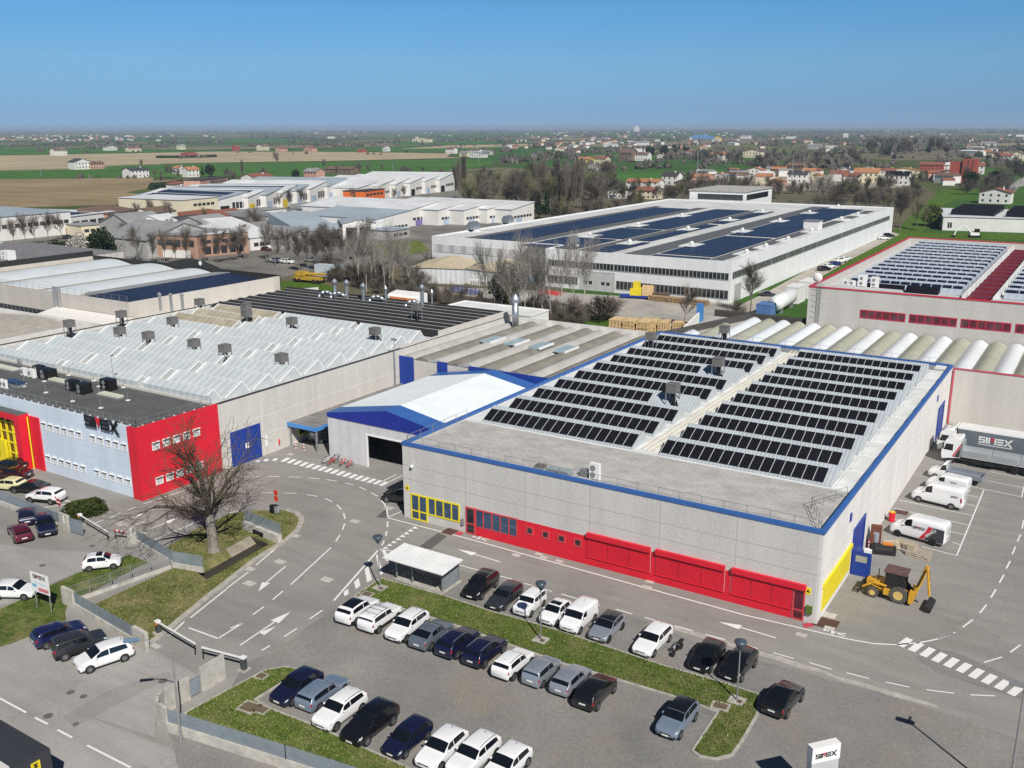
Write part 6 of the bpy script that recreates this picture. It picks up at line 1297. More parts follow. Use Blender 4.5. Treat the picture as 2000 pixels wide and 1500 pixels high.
# bicycles
def bicycle(label, x, y, an, col, lean=0.12):
    t = thing('bicycle', label, 'bicycle', (x, y, .03), an, 'bicycles by the white shed'); t.rotation_euler = (lean, 0, an)
    for q in (.52, -.52):
        m = MB()
        for k in range(16): p0 = (q+.33*cos(2*pi*k/16), 0, .34+.33*sin(2*pi*k/16)); p1 = (q+.33*cos(2*pi*(k+1)/16), 0, .34+.33*sin(2*pi*(k+1)/16)); m.tube(p0, p1, .025, .025, 5)
        for k in range(6): m.tube((q, 0, .34), (q+.32*cos(pi*k/3), 0, .34+.32*sin(pi*k/3)), .008, .008, 3)
        m.build('wheel', TYRE, t)
    m = MB(); m.path([(-.52, 0, .34), (-.05, 0, .36), (-.2, 0, .85), (-.52, 0, .34)], .028, 5); m.path([(-.05, 0, .36), (.38, 0, .8), (-.18, 0, .78)], .028, 5); m.path([(.52, 0, .34), (.34, 0, .98)], .026, 5); m.build('frame', col, t)
    m = MB(); m.section([(-.36, .92), (-.1, .96), (-.1, .9), (-.36, .86)], 'y', -.07, .07); m.build('saddle', TRIM, t); m = MB(); m.tube((.3, -.28, 1.04), (.3, .28, 1.04), .02); m.build('handlebar', GALV, t)
    m = MB(); m.box(-.75, -.35, -.08, .08, .72, .76); m.build('carrier', GREYM, t)
for i, (px, py, cl, lb) in enumerate(((640, 905, WHITE, 'white bicycle at the left end of the row by the white shed'), (649, 908, REDP, 'red and white bicycle second in the row by the shed'), (657, 901, GREYM, 'grey bicycle behind the left pair by the shed'), (671, 909, REDP, 'red bicycle left of the right-hand pair by the shed'), (684, 913, REDP, 'red bicycle at the right end of the row by the shed'))):
    c = G(px, py); bicycle(lb, c.x, c.y, 1.2+.12*i, cl, .1-.04*i)
# ------------------------------------------------------------------ street furniture
LAMPH = M('lamp_head', (0.08, 0.11, 0.14), .35, .3, var=0)
def lamp(px, py, h, label):
    c = G(px, py); t = thing('street_lamp', label, 'lamp', (c.x, c.y, .1), 0, 'mushroom lamps on the grass strip')
    m = MB(); m.box(-.6, .6, -.55, .55, 0, .12); m.build('footing', KERB, t)
    m = MB(); m.box(.05, .4, -.3, .1, .12, .14); m.build('footing_hatch', M('hatch_rust', (0.12, 0.08, 0.06), .8), t)
    m = MB(); m.tube((0, 0, .1), (0, 0, h*.55), .07, .06, 8); m.tube((0, 0, h*.55), (0, 0, h-.75), .055, .045, 8); m.build('pole', GALV, t)
    m = MB(); m.lathe([(.06, h-.8), (.12, h-.7), (.48, h-.12), (.46, h-.02), (.2, h+.06), (.02, h+.08)], n=14); m.build('lamp_head', LAMPH, t, smooth=True)
lamp(742, 1151, 5.35, 'slim lamp post with dark cone head beside the bike shelter'); lamp(1056, 1253, 5.4, 'slim lamp post with dark cone head in the middle of the grass strip'); lamp(1439, 1372, 5.1, 'slim lamp post with dark cone head in front of the black crossover')
c = G(354, 1450); hd_ = G(265, 1252, 8.3); t = thing('street_lamp', 'tall curved-arm street lamp by the bottom left wall', 'lamp', (c.x, c.y, .02)); d = Vector((hd_.x-c.x, hd_.y-c.y, 0))
m = MB(); m.tube((0, 0, 0), (0, 0, 7.2), .09, .06, 8); pts = [Vector((0, 0, 7.2))+d*(k/6.0)*.9+Vector((0, 0, 1.15*sin(pi/2*k/6))) for k in range(7)]; m.path([tuple(p) for p in pts], .05, 6); m.build('pole', GALV, t)
m = MB(); e = pts[-1]; m.tube(e, e+d.normalized()*1.0+Vector((0, 0, .05)), .13, .16, 8); m.build('lamp_head', M('lamp_blue', (0.13, 0.2, 0.3), .4), t)
c = G(1968, 1565); t = thing('street_lamp', 'grey lamp post with flat square head at the right picture edge', 'lamp', (c.x, c.y, .02)); m = MB(); m.tube((0, 0, 0), (0, 0, 8.3), .1, .07, 8); m.build('pole', GALV, t)
m = MB(); m.box(-.9, .3, -.25, .25, 8.3, 8.45); m.box(-.05, .1, -.1, .7, 8.45, 8.5); m.build('lamp_head', GREYM, t)
c = G(733, 747, 3.4); t = thing('light_mast', 'thin floodlight mast rising above the long factory wall', 'mast', (-73.9, c.y, 0)); m = MB(); m.tube((0, 0, 0), (0, 0, 11), .09, .06, 6); m.build('pole', GALV, t); m = MB(); m.box(-.5, .5, -.1, .1, 10.6, 10.9); m.build('lamp_head', GREYM, t)
# bike shelter
t = thing('bike_shelter', 'metal shelter with ribbed white roof on the grass strip corner', 'shelter', (-33.8, -11.4, .12)); o = Vector((-33.8, -11.4, 0))
m = MB(o); m.box(-36.7, -30.9, -12.9, -9.8, -.05, .1); m.build('plinth', KERB, t)
m = MB(o); m.section([(-13.8, 2.45), (-13.8, 2.53), (-10.5, 2.75), (-10.5, 2.67)], 'x', -37.2, -30.2); [m.section([(-13.82, 2.53), (-13.82, 2.57), (-10.48, 2.79), (-10.48, 2.75)], 'x', -37.2+.28*k, -37.2+.28*k+.13) for k in range(25)]; m.build('roof', M('roof_white_ribbed', (0.74, 0.75, 0.75), .4), t)
m = MB(o)
for x in (-36.5, -34.6, -31.1): m.box(x-.06, x+.06, -12.7, -12.58, .1, 2.5); m.box(x-.06, x+.06, -10.1, -9.98, .1, 2.66)
m.build('post', GALV, t)
SHG = M('shelter_grey', (0.28, 0.32, 0.35), .5, .2)
m = MB(o); m.box(-36.4, -31.2, -10.15, -10.1, .3, 2.3); m.build('back_panel', SHG, t); m = MB(o); m.box(-31.12, -31.06, -12.5, -10.2, .3, 2.3); m.build('end_panel', SHG, t)
m = MB(o)
for k in range(9): m.tube((-36+.55*k, -10.2, .6), (-36+.55*k, -10.9, .6), .02); m.tube((-36+.55*k, -10.9, .6), (-36+.55*k, -10.9, 1.0), .02)
m.build('bike_rack', BLACK, t)
c = G(768, 1122); t = thing('info_board', 'dark blue board on a leg at the left end of the bike shelter', 'board', (c.x, c.y, .05)); m = MB(); m.box(-.45, .45, -.03, .03, .5, 1.9); m.build('panel', M('board_blue', (0.03, 0.06, 0.13), .4), t); m = MB(); m.box(-.04, .04, -.02, .02, 0, .5); m.build('leg', GREYM, t)
# barriers
def barrier(px, py, tipx, tipy, label, striped=False):
    a = G(px, py); b = G(tipx, tipy, 1.0); an = atan2(b.y-a.y, b.x-a.x); L = hypot(b.x-a.x, b.y-a.y)
    t = thing('barrier', label, 'barrier', (a.x, a.y, .03), an, 'gate barriers')
    m = MB(); m.box(-.4, .4, -.4, .4, 0, .08); m.build('base', KERB, t); m = MB(); m.box(-.2, .2, -.18, .18, .08, 1.05); m.build('cabinet', M('cabinet_dark', (0.06, 0.065, 0.07), .5), t)
    m = MB(); m.box(-.22, .22, -.2, .2, 1.05, 1.2); m.build('cap', WHITE, t); m = MB(); m.lathe([(.02, -.24), (.17, -.22), (.17, -.19), (.02, -.18)], (0.05, 0, .95), 10, 0, 'y'); m.build('orange_beacon', M('beacon_orange', (0.75, 0.28, 0.02), .4), t)
    m = MB(); n = 14 if striped else 1
    for k in range(n): m.box(L*k/n, L*(k+1)/n, -.05, .05, .98, 1.12, k % 2)
    ar = m.build('arm', [WHITE, REDP], t); m = MB(); m.box(.3, L, -.03, .03, .86, .95); m.box(L-.12, L-.06, -.04, .04, 0.0, .98); m.build('skirt', BLACK, ar)
barrier(310, 1237, 381, 1259, 'white barrier with orange beacon left of the main entrance lane'); barrier(477, 1309, 394, 1266, 'white barrier with orange beacon at the grass corner')
barrier(158, 1024, 210, 1040, 'white barrier beside the clipped hedge'); barrier(281, 1062, 223, 1037, 'red and white striped barrier arm by the fence pillar', True)
# fences on low walls
FENP = M('fence_blue_grey', (0.34, 0.41, 0.46), .5, .3, var=.15, scale=1.2); FENP.node_tree.nodes['Principled BSDF'].inputs['Alpha'].default_value = .72; WALLC = M('wall_weathered', (0.50, 0.48, 0.43), .9, var=.3, scale=1.0)
def fence(label, pts, wall=.5, h=1.25, step=2.0, solid=True):
    P0 = Vector((pts[0][0], pts[0][1], 0)); t = thing('fence', label, 'fence', (P0.x, P0.y, .03)); mw = MB(); mp = MB(); mf = MB()
    for a, b in zip(pts, pts[1:]):
        a = Vector((a[0]-P0.x, a[1]-P0.y, 0)); b = Vector((b[0]-P0.x, b[1]-P0.y, 0)); d = (b-a); L = d.length; d.normalize(); n_ = Vector((-d.y, d.x, 0))
        mw.prism([tuple(p)[:2] for p in (a-n_*.12, b-n_*.12, b+n_*.12, a+n_*.12)], 0, wall)
        k = max(1, round(L/step))
        for i in range(k+1): p = a+d*(L*i/k); mp.box(p.x-.03, p.x+.03, p.y-.03, p.y+.03, wall, wall+h+.05)
        if solid: mf.prism([tuple(p)[:2] for p in (a-n_*.015, b-n_*.015, b+n_*.015, a+n_*.015)], wall+.06, wall+h)
        else:
            for z in (.1, h*.5, h): mf.tube(a+Vector((0, 0, wall+z)), b+Vector((0, 0, wall+z)), .018, .018, 4)
            q = int(L/.14)
            for i in range(q): p = a+d*(L*i/q); mf.tube(p+Vector((0, 0, wall+.1)), p+Vector((0, 0, wall+h)), .008, .008, 3)
    mw.build('low_wall', WALLC, t); mp.build('post', GALV, t); mf.build('fence_panel', FENP, t); return t
fence('blue-grey panel fence on a low wall in front of the left forecourt cars', [(-128, -21.4), (-88, -21.8), (-75.2, -22.2)], .5, 1.2)
fence('blue-grey fence from the barrier pillar to the big bare tree', [(-64.6, -20.6), (-57.3, -22.0)], .55, 1.1); fence('short blue-grey fence at the head of the lawn ditch', [(-57.0, -22.2), (-53.6, -21.4)], .55, 1.2)
fence('long see-through fence running down the lawn to the corner wall', [(-57.1, -22.5), (-58.9, -32.3)], .35, 1.3, 2.2, False); fence('blue panel fence on a low wall behind the three left entrance cars', [(-57.6, -32.5), (-47.9, -33.6)], .55, 1.1)
fq = pix((330, 1429), (560, 1502), (700, 1548)); fence('long blue-grey fence on a pale low wall along the bottom left road', fq, .75, 1.1, 2.0)
def wallpiece(label, pts, h, th=.25, name='wall', numbers=False):
    P0 = Vector((pts[0][0], pts[0][1], 0)); t = thing(name, label, 'wall', (P0.x, P0.y, .03)); m = MB(P0)
    for a, b in zip(pts, pts[1:]):
        d = (Vector(b)-Vector(a)).normalized(); n_ = Vector((-d.y, d.x))*th/2; a2 = Vector(a)-d*.02; b2 = Vector(b)+d*.02
        m.prism([(a2.x-n_.x, a2.y-n_.y), (b2.x-n_.x, b2.y-n_.y), (b2.x+n_.x, b2.y+n_.y), (a2.x+n_.x, a2.y+n_.y)], 0, h)
    m.v = [(x, y, z) for x, y, z in m.v]; m.build('wall', WALLC, t)
    if numbers:
        m = MB(); a = Vector(pts[0])-Vector((P0.x, P0.y)); b = Vector(pts[1])-Vector((P0.x, P0.y)); q = a.lerp(b, .6); d = (b-a).normalized(); n_ = Vector((d.y, -d.x))*(th/2+.01)
        for k in range(3): m.box(q.x+n_.x-.1, q.x+n_.x+.1, q.y+n_.y-.03, q.y+n_.y+.03, h-.35-.32*k, h-.12-.32*k)
        m.build('number_plate', WHITE, t)
    return t
wallpiece('stained tall concrete wall piece beside the entrance barrier', pix((439, 1325), (395, 1352)), 2.1); wallpiece('curved pale concrete wall at the road corner', pix((371, 1366), (340, 1383), (322, 1393), (312, 1404), (312, 1418), (330, 1429)), 1.9)
wallpiece('concrete gate pillar with three number plates by the hedge', [(-75.2, -22.3), (-73.6, -22.4)], 1.9, .3, numbers=True); wallpiece('concrete gate pillar with three number plates at the fence start', [(-65.9, -20.7), (-64.9, -20.6)], 1.9, .3, numbers=True)
wallpiece('concrete pillar at the lawn corner between the fences', [(-59.5, -32.4), (-57.7, -32.5)], 1.7, .3); wallpiece('concrete gate pillar with blue box at the entrance', [(-47.8, -33.6), (-45.9, -33.8)], 1.7, .35)
def gate(label, pts, h):
    a, b = [Vector((p[0], p[1], .05)) for p in pts]; t = thing('gate', label, 'gate', a, atan2(b.y-a.y, b.x-a.x)); L = (b-a).length
    m = MB(); m.box(0, .06, -.03, .03, 0, h); m.box(L-.06, L, -.03, .03, 0, h); m.box(.06, L-.06, -.03, .03, h-.06, h); m.box(.06, L-.06, -.03, .03, .1, .16); m.build('frame', GREYM, t); m = MB(); m.box(.06, L-.06, -.012, .012, .16, h-.06); m.build('panel', FENP, t)
gate('grey sliding gate leaf beside the hedge', [(-73.5, -22.4), (-71.3, -22.3)], 1.7); gate('small grey gate in the curved concrete wall', pix((393, 1353), (373, 1364)), 1.5)
# culvert head
hw = pix((476, 1033), (546, 1062)); t0_ = wallpiece('concrete culvert headwall at the end of the lawn ditch', hw, .9, .35, 'culvert_headwall'); fence('see-through railing panel above the culvert', [(hw[0][0], hw[0][1]+.25), (hw[1][0], hw[1][1]+.25)], .92, 1.2, 1.2)
m = MB(); pm_ = Vector((hw[0][0]+.45*(hw[1][0]-hw[0][0]), hw[0][1]+.45*(hw[1][1]-hw[0][1]))); dm_ = (Vector(hw[1])-Vector(hw[0])).normalized(); nm_ = Vector((dm_.y, -dm_.x))*.19; q0 = pm_-dm_*.9+nm_; q1 = pm_+dm_*.9+nm_; P0_ = t0_.location
m.faces([(q0.x-P0_.x, q0.y-P0_.y, 0), (q1.x-P0_.x, q1.y-P0_.y, 0), (q1.x-P0_.x, q1.y-P0_.y, .55), (q0.x-P0_.x, q0.y-P0_.y, .55)], [(0, 1, 2, 3)]); m.build('culvert_mouth', DARKI, t0_)  # flat black face painted as the shaded culvert opening
# signs
c = G(542, 1006); t = thing('traffic_sign', 'orange-red round sign pair on a post at the tip of the lawn', 'sign', (c.x, c.y, .05)); m = MB(); m.tube((0, 0, 0), (0, 0, 2.9), .035); m.build('post', GALV, t)
for z in (2.65, 1.95): m = MB(); m.lathe([(.02, -.05), (.33, -.05), (.33, -.03), (.02, -.03)], (0, 0, z), 16, 0, 'y'); m.build('sign_disc', M('sign_red_orange', (0.62, 0.05, 0.02), .5), t)
for i, (px, py, mt, lb) in enumerate(((533, 1003, BLACK, 'black litter bin beside the round signs'), (540, 1003, M('bin_grey', (0.3, 0.34, 0.38), .5), 'grey litter bin at the foot of the round signs'))):
    c = G(px, py); t = thing('litter_bin', lb, 'bin', (c.x, c.y, .05), 0); m = MB(); m.box(-.25, .25, -.2, .2, .1, .9); m.build('body', mt, t); m = MB(); m.box(-.27, .27, -.22, .22, .9, .98); m.build('lid', BLACK, t)
c = G(119, 1012); t = thing('traffic_sign', 'round red no-entry sign behind the left fence', 'sign', (c.x, c.y, .03)); m = MB(); m.tube((0, 0, 0), (0, 0, 2.2), .03); m.build('post', GALV, t); m = MB(); m.lathe([(.02, -.05), (.42, -.05), (.42, -.03), (.02, -.03)], (0, 0, 1.9), 18, 0, 'y'); sd_ = m.build('sign_disc', M('sign_red', (0.42, 0.02, 0.03), .5), t); m = MB(); m.box(-.32, .32, -.07, -.05, 1.82, 1.98); m.build('white_bar', WHITE, sd_)
a = G(73, 1187); b = G(101, 1197); t = thing('advertising_sign', 'white company sign on two posts standing on the left lawn', 'sign', a, atan2(b.y-a.y, b.x-a.x)); L = (b-a).length; o_ = L*.5
m = MB(); m.tube((0, 0, 0), (0, 0, 3.6), .05); m.tube((L, 0, 0), (L, 0, 3.6), .05); m.build('post', GALV, t); m = MB(); m.box(-.25, L+.25, -.09, -.05, 1.75, 3.65); pn = m.build('panel', WHITE, t)
put = lambda m, mat, nm='graphic': m.build(nm, mat, pn)
d, r = simex(None, (.15, -.10, 3.1), (1, 0, 0), (0, 0, 1), (0, -1, 0), (L-.2)/5.0, BLACK, REDP, .01); oo = d.build('logo_letters', LOGOB, pn); r.build('logo_chevron', LOGOR, oo)
m = MB(); m.box(-.1, .5, -.10, -.09, 2.2, 2.5); put(m, M('sign_sky_blue', (0.2, 0.45, 0.7), .5)); m = MB(); m.box(.1, L, -.10, -.09, 2.62, 2.72); put(m, M('sign_pale_blue', (0.5, 0.62, 0.75), .5)); m = MB(); m.box(.7, L+.1, -.10, -.09, 1.9, 2.25); put(m, M('sign_pink', (0.65, 0.2, 0.25), .5))
# totem
a = G(1588, 1463, 5.0); b = G(1643, 1450.5, 5.0); t = thing('totem_sign', 'white totem sign with black company letters at the bottom right', 'sign', (a.x, a.y, 0), atan2(b.y-a.y, b.x-a.x)); L = (b-a).length
m = MB(); m.box(0, L, 0, .55, 3.9, 5.0); m.build('sign_box', WHITE, t); m = MB(); m.box(.03, L-.03, .03, .52, 0, 3.9); m.build('column', M('totem_grey', (0.55, 0.57, 0.59), .4, .2), t)
d, r = simex(None, (L*.12, -.01, 4.22), (1, 0, 0), (0, 0, 1), (0, -1, 0), L*.155, BLACK, REDP, .02); oo = d.build('logo_letters', LOGOB, t); r.build('logo_chevron', LOGOR, oo)
# concrete inspection covers in the asphalt
for i, (px, py, s_) in enumerate(((1262, 1148, .5), (1499, 1091, .5), (1565, 1241, .45), (1620, 1228, .45), (1008, 1085, .45), (1052, 1083, .4), (1061, 1089, .4), (1092, 1097, .4), (693, 1019, .55), (547, 1098, .55), (487, 1140, .6), (638, 1133, .6), (577, 1047, .5), (236, 1024, .6), (567, 888, .45), (759, 993, .55), (1617, 1202, .7), (305, 1262, .5), (488, 1112, .5), (1743, 1340, .0), (1269, 1137, .4))):
    if s_ == 0: continue
    c = G(px, py); t = mobj('inspection_cover', MC.setdefault('cover_mesh', None) or MC.__setitem__('cover_mesh', (lambda mm: (mm.prism([(-1, -.7), (1, -.7), (1, .7), (-1, .7)], 0, .03), mm.mesh('inspection_cover', M('cover_pale', (0.50, 0.485, 0.45), .9, var=.2, scale=3)))[1])(MB())) or MC['cover_mesh'], None, (c.x, c.y, .035)); t.scale = (s_, s_, 1)
    tag(t, 'pale concrete inspection cover set flush in the asphalt', 'cover', 'concrete covers in the asphalt')
def cover(px, py, w, d, lb, rusty=True):
    c = G(px, py); t = thing('inspection_cover', lb, 'cover', (c.x, c.y, .14), .1); m = MB(); m.box(-w, w, -d, d, 0, .06); m.build('frame', KERB, t); m = MB(); m.box(-w*.7, w*.7, -d*.7, d*.7, .06, .08); m.build('lid', M('lid_rust', (0.15, 0.105, 0.08), .85, var=.25, scale=3), t)
cover(487, 1385, .8, .7, 'large rusty cover in a concrete frame on the lower lawn'); cover(511, 1390, .6, .5, 'smaller rusty cover beside the large one on the lower lawn'); cover(511, 1324, .5, .45, 'rusty cover at the upper tip of the lower lawn'); cover(1407, 1383, .7, .5, 'rusty cover by the right-hand lamp post'); cover(717, 1164, .6, .5, 'grey cover at the left tip of the grass strip')
for i, (px, py, w, d) in enumerate(((1613, 1218, 1.0, .9), (880, 1038, .7, .8), (1760, 1001, .7, .6))):
    c = G(px, py); t = mobj('floor_plate', (lambda mm: (mm.box(-w, w, -d, d, 0, .02), mm.mesh('floor_plate', M('plate_rust', (0.10, 0.05, 0.04), .8, var=.3, scale=2)))[1])(MB()), None, (c.x, c.y, .04)); tag(t, ('rust-brown steel floor plate at the right corner of the hall', 'rust-brown floor plate with pale frame between yellow and red doors', 'rust-brown floor plate beside the oil drum')[i], 'floor plate')
for i, (px, py, r_) in enumerate(((94, 1399, .35), (148, 1415, .22), (318, 1331, .35), (180, 1067, .3), (138, 1353, .3), (163, 1361, .28), (11, 1137, .35), (83, 1105, .3))):
    c = G(px, py); m = MB(); m.lathe([(r_, 0), (r_, .012)], n=16); t = m.build('manhole_cover', M('manhole_iron', (0.14, 0.13, 0.12), .8, var=.2), None, (c.x, c.y, .034)); tag(t, 'dark round manhole cover in the left road, '+ORD[i]+' of eight', 'manhole', 'manholes in the left road')
# yard objects behind the halls
def box_thing(name, label, cat, px, py, w, d, h, mat, rot=0, top=None, z=0):
    c = G(px, py, z); t = thing(name, label, cat, (c.x, c.y, z+.08), rot); m = MB(); m.box(-w/2, w/2, -d/2, d/2, 0, h*.93); m.build('body', mat, t); m = MB(); m.box(-w/2-.05, w/2+.05, -d/2-.05, d/2+.05, h*.93, h); m.build('top', top or mat, t)
    m = MB()
    for k in range(5): x = -w/2+w*(k+.5)/5; m.box(x-.05, x+.05, -d/2-.05, -d/2, .1, h*.9)
    m.build('ribs', top or mat, t); return t
t = thing('storage_tank', 'big white horizontal tank lying between the halls', 'tank', (-47.5, 146, 0), pi/2+.03); m = MB(); m.lathe([(.4, -7), (1.5, -6.6), (1.8, -6), (1.8, 6), (1.5, 6.6), (.4, 7)], (0, 0, 2.5), 18, 0, 'x'); m.build('vessel', M('tank_white', (0.74, 0.77, 0.78), .4), t, smooth=True); m = MB(); [m.box(x-.2, x+.2, -1.3, 1.3, 0, 1.6) for x in (-4.5, 4.5)]; m.build('saddle', GREYM, t)
box_thing('chiller_container', 'white cooling container with black fans behind the tank', 'container', 1553, 590, 3.2, 6, 4.2, WHITE); box_thing('chiller_container', 'taller white container nearest the concrete block', 'container', 1578, 580, 3.0, 7, 4.4, WHITE); box_thing('container', 'blue box container at the near end of the white tank', 'container', 1497, 614, 3.5, 5, 2.6, M('container_blue', (0.10, 0.2, 0.45), .5))
for i, (px, py, w, d, h, lb) in enumerate(((1233, 652, 9, 4, 3.2, 'large stack of fresh wooden crates behind the grey vault hall'), (1278, 650, 6.5, 4, 3.0, 'ragged stack of fresh wooden crates next to the large stack'), (1345, 645, 7, 2.4, 1.8, 'heap of yellow timber by the small bare tree'), (1325, 592, 16, 2.5, 1.6, 'long stack of timber beams in the white factory yard'), (1288, 585, 5, 3, 2.0, 'stack of dark brown pallets in the white factory yard'), (868, 552, 3.2, 2.5, 2.4, 'brown wooden crate beside the storage tent'))):
    c = G(px, py); t = thing('timber_stack', lb, 'timber stack', (c.x, c.y, .08), .1 if i != 3 else -.05); n = 3
    mt = [WOODF, WOODF, WOODF, M('beam_brown', (0.36, 0.25, 0.14), .9, var=.3, scale=1), M('pallet_brown', (0.13, 0.095, 0.07), .9, var=.3, scale=2), M('crate_brown', (0.32, 0.24, 0.13), .9)][i]
    for q in range(n):
        m = MB(); x0 = -w/2+w*q/n; 
        for k in range(max(3, int(h/.35))): m.box(x0+.1+.15*random.random(), x0+w/n-.1-.25*random.random(), -d/2+.2*random.random(), d/2-.2*random.random(), .35*k, .35*k+.22)
        for k in range(4): m.box(x0+.2+k*w/n/4, x0+.35+k*w/n/4, -d/2+.05, -d/2+.2, 0, h*.9)
        m.build('crate', mt, t)
c = G(1243, 583); t = thing('forklift', 'yellow and blue machine carrying timber in the white factory yard', 'machine', (c.x, c.y, .1), .2); m = MB(); m.box(-1.5, 1.5, -1, 1, .8, 2.6); m.box(-.8, .8, -.9, .9, 2.6, 4.2); m.build('body', M('machine_yellow', (0.75, 0.6, 0.03), .5), t); m = MB(); m.box(-4, 4, -1.2, 1.2, .3, .8); m.build('blue_base', BLUED, t); m = MB(); [m.box(1.6, 4.2, -1.2+.5*k, -.8+.5*k, .9+.5*(k % 3), 3.0+.4*(k % 2)) for k in range(5)]; m.build('load', WOODF, t)
c = G(604, 552); t = thing('construction_machine', 'orange-yellow crane machine on the grass behind the black roof', 'machine', (c.x, c.y, .06), .1); m = MB(); m.box(-4.5, 4.5, -1.3, 1.3, .8, 1.7); m.box(-4, -1, -1.2, 1.2, 1.9, 3.0); m.tube((-1, 0, 2.4), (5.5, 0, 2.6), .4); m.build('body', M('machine_orange', (0.5, 0.32, 0.04), .5, var=.3, scale=.8), t); m = MB(); [m.lathe([(.2, -1.4), (.6, -1.4), (.6, 1.4), (.2, 1.4)], (x, 0, .6), 12, 0, 'y') for x in (-4, -2.5, 2.5, 4)]; m.build('wheels', TYRE, t)
box_thing('container', 'pale blue-grey box container behind the orange machine', 'container', 645, 540, 9, 2.6, 3.4, M('container_pale_blue', (0.48, 0.55, 0.6), .5), .15); box_thing('container', 'black covered trailer beside the pale box container', 'container', 668, 546, 8, 2.6, 2.4, BLACK, .15)
for (px, py, w, h, mt, lb) in ((907, 573, 9, 1.4, BLUED, 'stack of blue steel frames by the storage tents'), (932, 558, 5, 2.6, WHITE, 'white steel racks standing by the right storage tent'), (1075, 575, 6, .8, REDP, 'low red steel frames in the factory yard'), (1025, 552, 5, 2, M('rack_blue', (0.15, 0.3, 0.5), .5), 'light blue machine frame in the open bay')):
    c = G(px, py); t = thing('steel_rack', lb, 'rack', (c.x, c.y, .08), -.1); m = MB()
    for k in range(7): x = -w/2+w*k/6; m.box(x-.08, x+.08, -1, -.85, 0, h); m.box(x-.08, x+.08, .85, 1, 0, h); m.box(x-.07, x+.07, -.85, .85, h*.5, h*.6)
    m.build('upright', mt, t); m = MB()
    for z in (.15, .5, .95): m.box(-w/2, w/2, -1.05, -.98, h*z-.08, h*z+.04); m.box(-w/2, w/2, .98, 1.05, h*z-.08, h*z+.04)
    m.build('beam', mt, t)
t = thing('rain_screen', 'white sloping panel with blue column behind the dark parapet', 'panel', G(1352, 660)); m = MB(); m.section([(-9, 0), (-9, 2.2), (3, 4.8), (3, 0)], 'x', -.2, .2); m.build('panel', WHITE, t); m = MB(); m.box(-.6, .6, 3.2, 4.2, 0, 6.6); m.build('column', BLUEC, t)
for (px, py, hpx, lb) in ((1545, 372, 70, 'tall thin lamp mast at left among the new houses'), (1360, 372, 75, 'tall thin lamp mast behind the white factory, leftmost'), (1569, 345, 55, 'tall lattice mast among the new houses')):
    c = G(px, py); h = hpx*px_size(px, py)*.97; t = thing('light_mast', lb, 'mast', (c.x, c.y, 0)); m = MB(); m.tube((0, 0, 0), (0, 0, h), .35, .22, 6); m.build('pole', GALV, t); m = MB(); m.tube((0, 0, h), (3.0, 1.5, h+2.5), .22, .2, 6); m.build('arm', GALV, t)
for i, (px, py, hpx) in enumerate(((175, 358, 18), (80, 345, 15), (768, 345, 28), (935, 322, 12), (1005, 345, 16), (244, 500, 42), (1958, 365, 30))):
    c = G(px, py); h = hpx*px_size(px, py)*.97; t = thing('utility_pole', 'thin pole standing in the fields, '+ORD[i]+' from the left', 'pole', (c.x, c.y, 0), 0, 'poles in the fields'); m = MB(); m.tube((0, 0, 0), (0, 0, h), .25, .18, 5); m.build('pole', GALV, t); m = MB(); m.box(-.9, .9, -.1, .1, h-.6, h-.4); m.build('crossbar', GREYM, t)

c = G(1903, 464); t = thing('mini_excavator', 'small white excavator on the bank before the reddish hedge', 'excavator', (c.x, c.y, .05), .4); m = MB(); m.box(-2, 2, -1.4, -.8, 0, .9); m.box(-2, 2, .8, 1.4, 0, .9); m.build('tracks', BLACK, t); m = MB(); m.box(-1.8, 1.4, -1.2, 1.2, .9, 2.0); m.build('body', WHITE, t); m = MB(); m.box(-.2, 1.4, -1.1, .3, 2.0, 3.4); m.build('cab', CGL, t); m = MB(); m.path([(-1.4, 0, 1.9), (-4.2, 0, 4.6), (-7, 0, 2.6), (-7.6, 0, .6)], .28, 6); m.build('boom', WHITE, t); m = MB(); m.box(-8.3, -7.2, -.6, .6, .1, .8); m.build('bucket', BLACK, t)
# ------------------------------------------------------------------ middle-distance buildings
ROOFW = M('roof_white_far', (0.66, 0.68, 0.69), .6, var=.2, scale=.08); ROOFG = M('roof_grey_far', (0.27, 0.275, 0.28), .8, var=.25, scale=.08); ROOFB = M('roof_blue_grey', (0.34, 0.40, 0.45), .6, var=.15, scale=.08); ROOFBR = M('roof_brown_far', (0.17, 0.115, 0.085), .8, var=.2, scale=.2)
ROOFO = M('roof_orange_tile', (0.42, 0.19, 0.095), .85, var=.2, scale=.3); ROOFR = M('roof_red_tile', (0.25, 0.095, 0.065), .85, var=.25, scale=.3); ROOFD = M('roof_dark', (0.06, 0.06, 0.065), .7, var=.2); ROOFS = PVBLK
WW = M('wall_far_white', (0.72, 0.71, 0.68), .8, var=.1, scale=.2); WC = M('wall_far_cream', (0.70, 0.64, 0.47), .8, var=.1, scale=.2); WG = M('wall_far_grey', (0.42, 0.42, 0.41), .8, var=.15, scale=.2); WBR = M('wall_far_brick', (0.42, 0.26, 0.19), .9, var=.2, scale=.4); WRED = M('wall_far_red', (0.36, 0.085, 0.06), .9, var=.15, scale=.3)
WOR = M('wall_far_orange', (0.72, 0.16, 0.035), .7, var=.05); WPK = M('wall_far_pink', (0.58, 0.33, 0.26), .8, var=.1); WY = M('wall_far_yellow', (0.70, 0.52, 0.13), .8, var=.08); WBN = M('wall_far_brown', (0.20, 0.14, 0.10), .9, var=.2)
GFAR = M('window_far', (0.03, 0.035, 0.04), .2, var=0)
